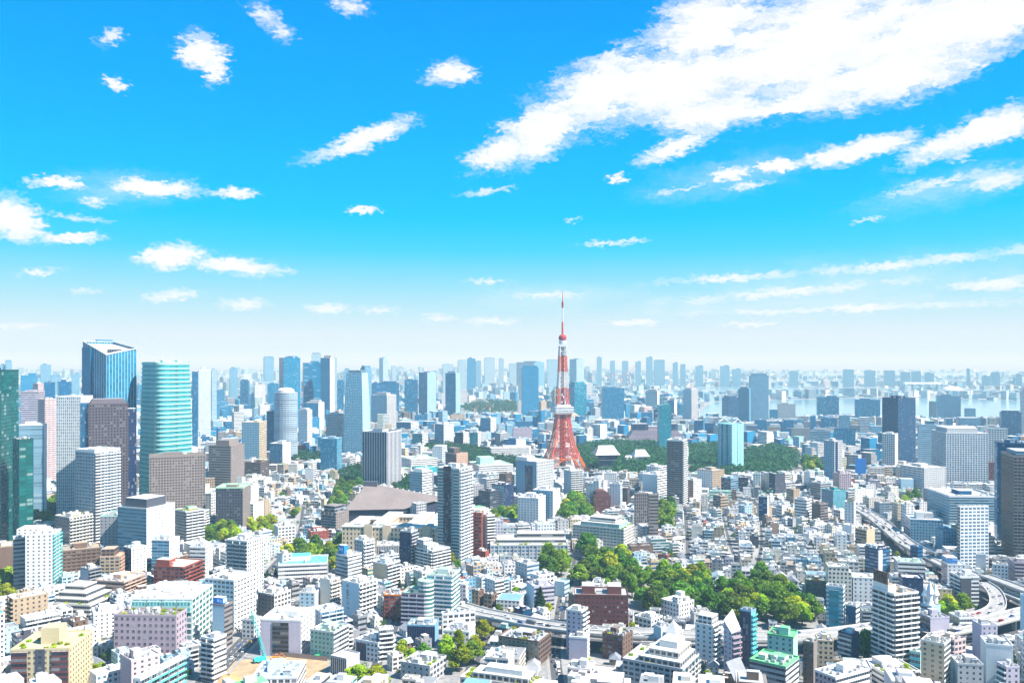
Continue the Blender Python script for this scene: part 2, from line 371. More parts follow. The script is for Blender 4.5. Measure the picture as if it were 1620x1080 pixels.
def balcony_mesh(L, col, glassy, fl):
    m = MB(); n = max(1, round(L / 6.5))
    m.box(.1, L - .1, -1.35, 0, 0, .2, ctint(col, .95))
    pc = col if not glassy else glassy
    m.box(.1, L - .1, -1.42, -1.3, .1, 1.2, pc); m.box(.06, .16, -1.4, 0, .2, 1.2, pc); m.box(L - .16, L - .06, -1.4, 0, .2, 1.2, pc)
    for i in range(1, n): m.box(i * L / n - .06, i * L / n + .06, -1.3, 0, .2, fl, ctint(col, .9))
    return m
def spandrel_mesh(L, col, hh):
    m = MB(); m.box(-.02, L + .02, -.32, 0, 0, hh, col); return m
def window_mesh(w, h, frame, glass):
    m = MB(); t = .1
    for b in ((0, w, 0, t), (0, w, h - t, h), (0, t, t, h - t), (w - t, w, t, h - t), (w / 2 - .04, w / 2 + .04, t, h - t)): m.box(b[0], b[1], -.12, 0, b[2], b[3], frame)
    m.face([(t, -.05, t), (w - t, -.05, t), (w - t, -.05, h - t), (t, -.05, h - t)], [(.4, .4), (.6, .4), (.6, .6), (.4, .6)], frame, glass, (1, 1, .5))
    return m

def facing(root, code, L, side, lx, ly, h, h0=0.0, key=''):
    """real floor-by-floor pieces on one face: balconies, spandrels, fins or windows"""
    base, _, geo = code.partition('/')
    col, gl, (bay, fl, w, hh), sp = style(base)
    loc0, rz = ((0, 0), 0.0) if side == 'R' else ((0, ly), -R(90))
    n = max(1, round((h - h0) / fl)); fl = (h - h0) / n
    gk = dict(c=(.10, .45, .42), g=(.25, .36, .40), w=(.78, .78, .78), d=(.12, .13, .15))
    if geo[:1] == 'b':
        me = balcony_mesh(L, col, gk.get(geo[1:2]), fl).mesh('balcony', [M_WALL, M_ROOF])
        for i in range(1 if n > 3 else 0, n):
            link('balcony', me, root, (*loc0, h0 + i * fl), rz)
    elif geo[:1] == 's':
        me = spandrel_mesh(L, gk.get(geo[1:2], col), fl * (1 - min(hh, .8))).mesh('spandrel', [M_WALL, M_ROOF])
        for i in range(0, n):
            link('spandrel', me, root, (*loc0, h0 + i * fl), rz)
    elif geo[:1] == 'f':
        k = max(2, round(L / (bay * (2 if len(geo) < 2 else int(geo[1:])))))
        m = MB(); m.box(-.22, .22, -.5, 0, h0, h, col); me = m.mesh('fin', [M_WALL, M_ROOF])
        for i in range(k + 1):
            x = L * i / k
            link('fin', me, root, (loc0[0] + (x if side == 'R' else 0), loc0[1] - (0 if side == 'R' else x), 0), rz)
    elif geo[:1] == 'w':
        k = max(1, round(L / bay)); bw = L / k
        ms = [window_mesh(bw * max(w, .35), fl * hh, ctint(col, .85) if not geo[1:] else (.75, .76, .77), g).mesh('window', [M_WALL, M_ROOF]) for g in (gl, ctint(gl, 2.2), (.34, .38, .40))]
        cnt = 0
        for j in reversed(range(n)):
            for i in range(k):
                if cnt >= 96: break
                cnt += 1
                x = (i + .5) * bw - bw * max(w, .35) / 2
                me = ms[0 if rnd.random() < .62 else (1 if rnd.random() < .7 else 2)]
                z = h0 + j * fl + fl * .3
                link('window', me, root, (loc0[0] + (x if side == 'R' else 0), loc0[1] - (0 if side == 'R' else x), z), rz)

def solve_len(cx, cy, dx, dy, u):
    k = (u - CU) / F
    return (k * cy - cx) / (dx - k * dy)

def clutter(root, lx, ly, h, n, r, garden=0, cols=('white', 'lgrey', 'offw')):
    """things on a roof: lift house, tanks, air conditioners, ducts, planting"""
    m = min(lx, ly)
    spots = []
    def spot(rad):
        for _ in range(14):
            if lx < 2 * rad + 1 or ly < 2 * rad + 1: return None
            x, y = r.uniform(rad + .4, lx - rad - .4), r.uniform(rad + .4, ly - rad - .4)
            if all((x - a) ** 2 + (y - b) ** 2 > (rad + c) ** 2 for a, b, c in spots):
                spots.append((x, y, rad)); return x, y
        return None
    if m > 9:
        p = spot(3.2)
        if p: link('stair_house', stair_mesh(r.choice(cols)), root, (*p, h), r.choice((0, R(90))))
    for i in range(n):
        t = r.random()
        if t < .14:
            p = spot(1.7)
            if p: link('water_tank', tank_mesh(r.choice(('white', 'offw', 'pblue', 'lgrey'))), root, (*p, h))
        elif t < .30 and m > 9:
            p = spot(3.3)
            if p: link('vent_duct', duct_mesh(), root, (*p, h), r.choice((0, R(90), R(180))))
        else:
            p = spot(1.5)
            if p: link('air_conditioner', unit_mesh(), root, (*p, h), r.choice((0, R(90))))
    for i in range(garden):
        p = spot(1.2)
        if p: link('shrub', shrub_mesh(r.randrange(3)), root, (*p, h), r.uniform(0, 6))

def roof_mesh(lx, ly, h, deck, rim, ph=1.0, t=.3):
    m = MB()
    z0, z1 = h - .25, h + ph
    for b in ((-.12, lx + .12, -.12, t), (-.12, lx + .12, ly - t, ly + .12), (-.12, t, t, ly - t), (lx - t, lx + .12, t, ly - t)): m.box(b[0], b[1], b[2], b[3], z0, z1, rim)
    m.face([(t, t, h), (lx - t, t, h), (lx - t, ly - t, h), (t, ly - t, h)], None, deck, mi=1)
    return m

def register(label, foot, us, d, vis, h, root=None):
    HAND.append(dict(u0=min(us), u1=max(us), d=d, vis=vis, foot=foot, label=label, h=h, root=root))

def frame_of(uL, uC, uR, vb, d=None, a=None, lx=None, ly=None):
    D = d or H * F / (vb - HZ)
    cx, cy = (uC - CU) / F * D, D
    phi = math.atan2(cx, cy)
    hasL, hasR = uL < uC - .6, uR > uC + .6
    if a is None:
        al = math.atan2(uC - uL, uR - uC) if hasL and hasR else (R(2) if hasR else R(88))
        al = min(R(80), max(R(10), al)) if hasL and hasR else al
        yaw = -phi + al
    else: yaw = R(a)
    X = (math.cos(yaw), math.sin(yaw)); Y = (-math.sin(yaw), math.cos(yaw))
    if hasR: lx = lx or abs(solve_len(cx, cy, X[0], X[1], uR))
    if hasL: ly = ly or abs(solve_len(cx, cy, Y[0], Y[1], uL))
    if not hasR: lx = lx or max(11, min(40, .6 * ly))
    if not hasL: ly = ly or max(11, min(40, .6 * lx))
    big = 2.6 * min(lx, ly) + 25
    lx, ly = min(lx, big), min(ly, big)
    P = lambda x, y: (cx + X[0] * x + Y[0] * y, cy + X[1] * x + Y[1] * y)
    return D, cx, cy, yaw, lx, ly, P

def B(kind, label, uL, uC, uR, vt, vb, L='white.grid', Rr=None, roof='lgrey', vis=None, a=None, lx=None, ly=None, d=None, pent=None, n=None, ph=1.0, rim=None, garden=0, sb=None, h0=0.0, seed=None, reg=True):
    Rr = Rr or L.split('/')[0]
    D, cx, cy, yaw, lx, ly, P = frame_of(uL, uC, uR, vb, d, a, lx, ly)
    h = zof(vt, D)
    if h < 4: h = 4
    r = random.Random(seed if seed is not None else int(uC * 31 + vt * 17))
    root = thing(kind, label, CATS.get(kind, kind.replace('_', ' ')), (cx, cy, 0), yaw)
    far = D > 2300
    poly = [(0, 0), (lx, 0), (lx, ly), (0, ly)]
    sl, sr = style(L.split('/')[0]), style(Rr.split('/')[0])
    wl = [sr, sl, sr, sl]
    # a face that carries real windows or spandrels keeps the wall behind plain
    def under(code, s): return (s[0], s[1], PAT['blank'], s[3]) if '/w' in code else s
    wl = [under(Rr, sr), sl, sr, under(L, sl)]
    m = MB(); m.prism(poly, h0, h, wl)
    m.build('wall', root)
    deck = C[roof]; rimc = C[rim] if rim else ctint(sr[0], 1.02)
    roof_o = roof_mesh(lx, ly, h, deck, rimc, ph if D < 1600 else .6).build('roof', root)
    if not far:
        for code, ln, sd in ((Rr, lx, 'R'), (L, ly, 'L')):
            if '/' in code: facing(root, code, ln, sd, lx, ly, h, h0)
    if sb:                                             # set-back storeys: list of (x0, x1, y0, y1 as fractions, height, style)
        for (x0, x1, y0, y1, hh, s) in sb:
            q = MB(); st = style(s or Rr.split('/')[0]); q.prism([(lx * x0, ly * y0), (lx * x1, ly * y0), (lx * x1, ly * y1), (lx * x0, ly * y1)], h, h + hh, [st], C[roof])
            q.build('penthouse', root)
    elif pent is None and not far and min(lx, ly) > 12:
        q = MB(); x0 = r.uniform(.15, .45); y0 = r.uniform(.15, .45); hh = r.uniform(3, 5)
        q.box(lx * x0, lx * (x0 + r.uniform(.25, .45)), ly * y0, ly * (y0 + r.uniform(.25, .45)), h, h + hh, ctint(sr[0], .95), ctint(deck, 1.0)); q.build('penthouse', root)
    if D > 1900 and pent is None and not sb and h > 60:   # plant rooms and screens that break the flat tops
        t = r.random(); q = MB(); x0, x1 = (.08, .92) if t < .4 else (.2, .6) if t < .7 else (.45, .9)
        q.prism([(lx * x0, ly * .15), (lx * x1, ly * .15), (lx * x1, ly * .85), (lx * x0, ly * .85)], h, h + r.uniform(3.5, 8), [(ctint(sr[0], .9), sr[1], PAT['tall'], .3)], deck)
        if t > .5: q.tube((lx * .5, ly * .5, h), (lx * .5, ly * .5, h + r.uniform(9, 16)), .5, (.6, .6, .62))
        q.build('plant_room', root)
    if n is None: n = 0 if far else (16 if D < 800 else 9 if D < 1000 else 4 if D < 1300 else 1)
    if n and not sb: clutter(roof_o, lx, ly, h, n, r, garden)
    elif n or garden: clutter(roof_o, lx, ly, h, 0, r, garden)
    if reg: register(label, [P(0, 0), P(lx, 0), P(lx, ly), P(0, ly)], (uL, uC, uR), D, vis or vb - 2, h, root)
    return root, lx, ly, h

def part_box(root, name, x0, x1, y0, y1, z0, z1, code, roof='lgrey', tops=None):
    m = MB(); m.prism([(x0, y0), (x1, y0), (x1, y1), (x0, y1)], z0, z1, [style(code)], C[roof], tops=tops); return m.build(name, root)

OT, AT, AB, OB, LB = 'office_tower', 'apartment_tower', 'apartment_building', 'office_building', 'low_rise_building'
# --- left-hand towers, front to back
B(OT, 'green glass tower cut by the edge of the photo, tallest of the teal pair', -70, 2, 29.5, 588, 868, 'dteal.curtain.gn', 'dteal.big.gn', 'dgrey', vis=860, ph=2)
B(OT, 'lower green glass wing tower against the tall teal tower', 20, 30, 53, 696, 872, 'dteal.curtain.gn', 'dteal.big.gn', 'offw', vis=860, pent=0)
B(OT, 'blue grey glass office tower with white edge strip behind the teal pair', 30, 69, 74, 672, 822, 'steel.plate.sk', 'white.blank', 'white', vis=780)
B(AT, 'slim white lattice tower with pale blue panes beside the dark grid tower', 89, 128, 147, 628, 840, 'white.tall.sk', 'white.grid.sk', 'white', vis=770, pent=0)
r_, lx, ly, h = B(OT, 'dark grey grid tower with navy glass wings and chamfered crown', 140, 140, 203, 640, 856, 'umber.grid.bk', 'umber.grid.bk', 'grey', vis=760, ly=30, pent=0)
part_box(r_, 'wing', -8, -.05, 4, 30, 0, h + 2, 'navy.curtain.bl'); part_box(r_, 'wing', lx + .05, lx + 9, 4, 30, 0, h - 6, 'navy.curtain.nv')
m = MB(); m.prism([(1, 1), (lx - 1, 1), (lx - 1, 29), (1, 29)], h + .3, h + 6, [style('umber.blank')], C['grey'], poly2=[(5, 3), (lx - 5, 3), (lx - 5, 27), (5, 27)]); m.build('penthouse', r_)
B(AT, 'white crowned apartment tower with dark ribs before the dark grid tower', 119, 150, 190, 716, 868, 'lgrey.tall.bl', 'white.wide.bl/b', 'white', vis=850, ph=3)
part_box(HAND[-1]['root'], 'dark_rib', -.4, 7, -.4, .0, 0, 104, 'dgrey.blank')
B('hotel_tower', 'wide brown hotel slab with a full grid of square dark windows', 229, 236, 325, 724, 846, 'brown.blank', 'taupe.grid.bk', 'taupe', vis=805, a=22, ly=22, ph=2.5)
B(OB, 'dark brown office block with tan roof line behind white apartments', 97, 97, 160, 873, 918, 'brown.wide.br', 'brown.wide.br/s', 'tan', vis=905, ly=26)
B(OB, 'brown flat box building with tan wall under the teal tower', 0, 39, 39.5, 862, 912, 'brown.blank', 'tan.blank', 'lgrey', vis=905, ly=40)
# wooded slope and mid blocks on the left
B(AB, 'beige balcony block with a garden of shrubs on its roof', 87, 110, 147, 819, 876, 'taupe.ribbon', 'offw.wide/b', 'offw', vis=866, garden=16)
B(OB, 'plain grey blank-walled office block before the white crowned tower', 158, 207, 224, 816, 886, 'grey.punch', 'mint.ribbon', 'grey', vis=850)
r_, lx, ly, h = B(OB, 'white square-windowed office block with a dark machine room on top', 186, 232, 276.5, 805, 897, 'steel.ribbon.tl', 'white.punch', 'white', vis=880, sb=[(.12, .8, .12, .85, 9, 'dgrey.blank')])
B(AB, 'white balcony block with rooftop trees beside the brown hotel slab', 277, 294, 323, 810, 872, 'lgrey.rib2', 'white.rib2/b', 'green', vis=862, garden=22)
B(AB, 'charcoal apartment tower with a pale green roof cap', 341, 384, 396, 772, 842, 'dgrey.grid.bk', 'taupe.punch', 'lgreen', vis=832, rim='lgreen', ph=1.5)
r_, lx, ly, h = B(AB, 'white twin slab apartments with turquoise balcony glass', 40, 83, 97, 845, 942, 'white.punch', 'white.rib2.cy/bc', 'white', vis=935)
part_box(r_, 'wing', 3, lx - 1, ly * .55, ly + 8, h, h + 5, 'white.punch', 'white')
B(AB, 'grey low wing beside the white twin slab apartments', 21, 21, 40, 852, 936, 'lgrey.ribbon', 'lgrey.ribbon', 'offw', vis=868)
B(AB, 'brown tiled stepped block with glazed top floor and stair tower', 158, 189, 198, 880, 918, 'tan.wide', 'peach.wide/b', 'peach', vis=912, sb=[(.1, .9, .3, .95, 7, 'brown.wide')])
B(AB, 'lavender grey slab with zigzag outside stairs', 127, 140, 160, 901, 934, 'lilac.blank', 'grey.rib2/b', 'white', vis=928)
B(AB, 'white slab joined to a dark rear half near the brown stepped block', 196, 208, 232, 868, 914, 'navy.punch', 'white.punch', 'white', vis=910)
B(AB, 'pair of blue grey ribbed apartment slabs with white end wall', 240, 268, 284, 855, 910, 'steel.balc.bl', 'white.punch', 'white', vis=897)
B(AB, 'bright red brick terrace block with stepped balconies', 243, 290, 321, 898, 934, 'brick.wide', 'brick.rib2/b', 'offw', vis=928, sb=[(.05, .35, .5, .95, 6, 'brick.blank')])
B(LB, 'long peach low block with stepped orange terraces', 151, 196, 230, 921, 948, 'peach.ribbon', 'peach.rib2/b', 'white', vis=942)
r_, lx, ly, h = B(AB, 'tiered white ziggurat apartments with planted terraces', 80, 142, 186, 958, 978, 'offw.rib2', 'offw.rib2', 'offw', vis=968, sb=[(.1, .95, .12, .95, 4, 'offw.rib2'), (.2, .9, .25, .95, 8, 'offw.rib2'), (.35, .8, .4, .9, 12, 'offw.ribbon')], garden=20)
B(LB, 'pale blue white box building with tall side windows', 145, 148, 200, 972, 1010, 'pblue.blank', 'white.punch', 'white', vis=1000, a=30)
r_, lx, ly, h = B(OB, 'mauve tiled office block with square windows', 178, 180, 279, 973, 1052, 'mauve.sq', 'mauve.sq/w', 'taupe', vis=1030, a=-3, ly=16, garden=10, pent=0)
r_, lx, ly, h = B(OB, 'large white framed office block with glass louvre top behind the mauve block', 209, 304, 341, 948, 1022, 'white.big.tl', 'white.big.gn/s', 'white', vis=1015, n=14)
for i in range(4):
    q = MB(); w = ly / 4.4; q.box(-1.5, -.05, .8 + i * ly / 4, .8 + i * ly / 4 + w, h - 9, h - 1, (.30, .48, .50), st=style('mint.dense.cy')); q.build('louvre_bay', r_)
r_, lx, ly, h = B(AB, 'mustard yellow apartment block with dark centre strip and roof garden', 22, 110, 146, 1026, 1110, 'yel.grid/w', 'yel.punch', 'yel', vis=1080, ly=34, garden=12, sb=[(.30, .62, .30, .62, 10, 'yel.blank')])
part_box(r_, 'dark_strip', -.3, -.02, ly * .42, ly * .58, 0, h + .5, 'dgrey.punch')
for y0, y1 in ((.02, .30), (.72, .98)): part_box(r_, 'maroon_bay', -.8, -.02, ly * y0, ly * y1, 0, h - 1, 'rbrown.rib2')
B(AB, 'pale pink white block with roof screens before the mauve block', 190, 208, 253, 1046, 1120, 'mauve.blank', 'pink.punch', 'white', vis=1080)
B(AB, 'white zigzag balcony slab with turquoise glass at the bottom edge', 212, 222, 345, 1075, 1196, 'white.punch', 'white.rib2/bc', 'offw', vis=1080, n=14, a=73)
B(AB, 'white balcony slab stepped behind the zigzag one', 318, 338, 358, 1012, 1080, 'white.rib2/b', 'white.ribbon', 'white', vis=1055, n=8)
r_, lx, ly, h = B(OB, 'slim white tower with a blue sign box by the main street', 336, 355, 368, 958, 1026, 'pblue.blank', 'taupe.ribbon', 'white', vis=1018, pent=0, n=2)
part_box(r_, 'sign_box', .3, lx * .55, ly * .15, ly - .3, h + 1.0, h + 5.5, 'blue.blank', 'white')
m = MB(); m.box(.2, .28, ly * .45, ly * .62, h + 2.4, h + 4.2, (.35, .65, .9)); m.box(.2, .28, ly * .25, ly * .38, h + 2, h + 3.9, (.30, .50, .85)); m.box(.8, lx * .48, ly * .15 - .08, ly * .15 - .01, h + 2, h + 4.6, (.6, .8, .9)); m.build('sign_mark', r_)
B(OB, 'tall white ribbon-window office slab along the main street', 324, 370, 405, 919, 998, 'pblue.wide', 'white.wide/s', 'offw', vis=985, n=10)
B(AT, 'tall grey white apartment tower with dark recessed windows', 358, 391, 417, 857, 948, 'lgrey.rib2.tl/b', 'white.grid', 'white', vis=935, n=8)
B(LB, 'white low ribbon block behind the red brick terrace', 300, 325, 337, 866, 915, 'white.ribbon', 'white.grid', 'white', vis=905)
r_, lx, ly, h = B('school_building', 'wide white school hall with turquoise roof behind four conifers', 416, 440, 517, 894, 926, 'white.ribbon', 'white.ribbon', 'turq', vis=916, a=10, ly=34)
B(LB, 'white stair block of the turquoise roofed hall', 438, 447, 462, 878, 922, 'white.blank', 'lgrey.punch', 'white', vis=900)
B(OB, 'pale blue white building in front of the low wood', 433, 440, 467, 834, 860, 'pblue.punch', 'white.wide', 'white', vis=854)
B(LB, 'deep red brick building with chimney wall', 486, 492, 520, 842, 862, 'rbrown.punch', 'brick.punch', 'offw', vis=856)
B(OB, 'grey terraced block leaning back in steps', 508, 532, 552, 812, 846, 'grey.rib2/b', 'taupe.punch', 'taupe', vis=838, sb=[(.1, .8, .2, .9, 8, 'grey.rib2')])
B(OB, 'white striped block with a blue rooftop sign', 531, 550, 572, 880, 926, 'pblue.rib2', 'white.rib2/s', 'white', vis=918)
part_box(HAND[-1]['root'], 'sign_box', 1, 6, 6, 14, HAND[-1]['h'] + 1.2, HAND[-1]['h'] + 9, 'blue.blank', 'white'); m = MB(); _h = HAND[-1]['h']; m.box(.9, .98, 10, 12.6, _h + 4, _h + 6.4, (.45, .65, .9)); m.box(.9, .98, 8, 9, _h + 3.6, _h + 6.8, (.6, .75, .9)); m.build('sign_mark', HAND[-1]['root'])
B(AT, 'grey white tall slab next to the blue-sign block', 561, 575, 592, 856, 912, 'lgrey.grid', 'white.grid/b', 'white', vis=900)
B('museum_building', 'flat white pavilion with a colonnade before the beige palace', 585, 596, 633, 864, 888, 'grey.blank', 'lgrey.vert', 'offw', vis=878, a=8, ly=22, pent=0)
B(AB, 'beige blank-ended slab with white balcony face', 590, 612, 633, 893, 932, 'beige.blank', 'white.rib2/b', 'white', vis=922)
B(AT, 'dark patterned slab apartment with light balcony edge', 632.5, 650, 661, 842, 905, 'navy.punch', 'lgrey.rib2/b', 'lgrey', vis=898)
B(AB, 'white stepped terrace apartments at the foot of the dark and white tower', 659, 684, 712, 872, 912, 'white.rib2/b', 'white.rib2/b', 'white', vis=905, sb=[(.0, .6, .3, 1, 5, 'white.grid'), (.0, .5, .55, 1, 9, 'lgrey.grid')])
r_, lx, ly, h = B(AT, 'slender tower with dark centre strip, glass sides and white balconies', 692, 727, 747, 742, 890, 'lgrey.rib2.tl', 'white.wide.bl/b', 'offw', vis=884, n=6)
part_box(r_, 'dark_strip', -.5, -.02, ly * .38, ly * .72, 0, h + 2.5, 'navy.curtain.bk'); part_box(r_, 'glass_bay', -.35, -.02, ly * .02, ly * .30, 0, h - 1, 'lgrey.rib2.tl')
B(OB, 'navy striped office tower with white ribs by the sloped roof hall', 573, 612, 635, 684, 776, 'lgrey.vstr.nv', 'white.vstr.nv', 'dgrey', vis=770)
B(OB, 'brown office block with ribbon floors and small square windows', 330, 365, 386.5, 706, 792, 'taupe.ribbon', 'taupe.punch', 'taupe', vis=755, sb=[(.2, .9, .2, .8, 8, 'taupe.blank')])
B(AT, 'beige apartment tower with sunny balconies behind the brown ribbon block', 382.5, 410, 422, 668, 746, 'steel.grid', 'beige.wide', 'white', vis=728)  # steel blue left face: its shade is put into the wall colour
B(OT, 'narrow deep blue tower between the beige and the round striped towers', 422, 422, 437, 651, 728, 'dblue.dense.bl', vis=700)
B(OB, 'dark glass block with a white rear half below the round striped tower', 427, 447, 460, 702, 748, 'dblue.curtain.tq', 'white.grid', 'lgrey', vis=735)
B(OB, 'low dark brown flat office building in front of the beige tower', 387, 412, 426, 732, 766, 'brown.ribbon', 'brown.rib2', 'brown', vis=752)
B(AT, 'teal glass apartment tower between the trees and the navy striped tower', 507, 533, 541, 694, 752, 'dblue.curtain.tq', 'steel.curtain.tq', 'lgrey', vis=745)
B(OB, 'white striped office tower behind the teal glass apartment tower', 516, 534, 544, 655, 722, 'lgrey.dense.bl', 'white.ribbon', 'white', vis=700)
B(AT, 'white slab with a shaded blue side beside the round striped tower', 472, 486, 494, 649, 714, 'pblue.dense.bl', 'white.tall', 'white', vis=700)  # the blue of the shaded side is put into its wall colour
B(OB, 'blue block with bright white end wall under the twin blue towers', 483, 504, 513, 637, 690, 'mblue.dense.bl', 'white.blank', 'lgrey', vis=660)
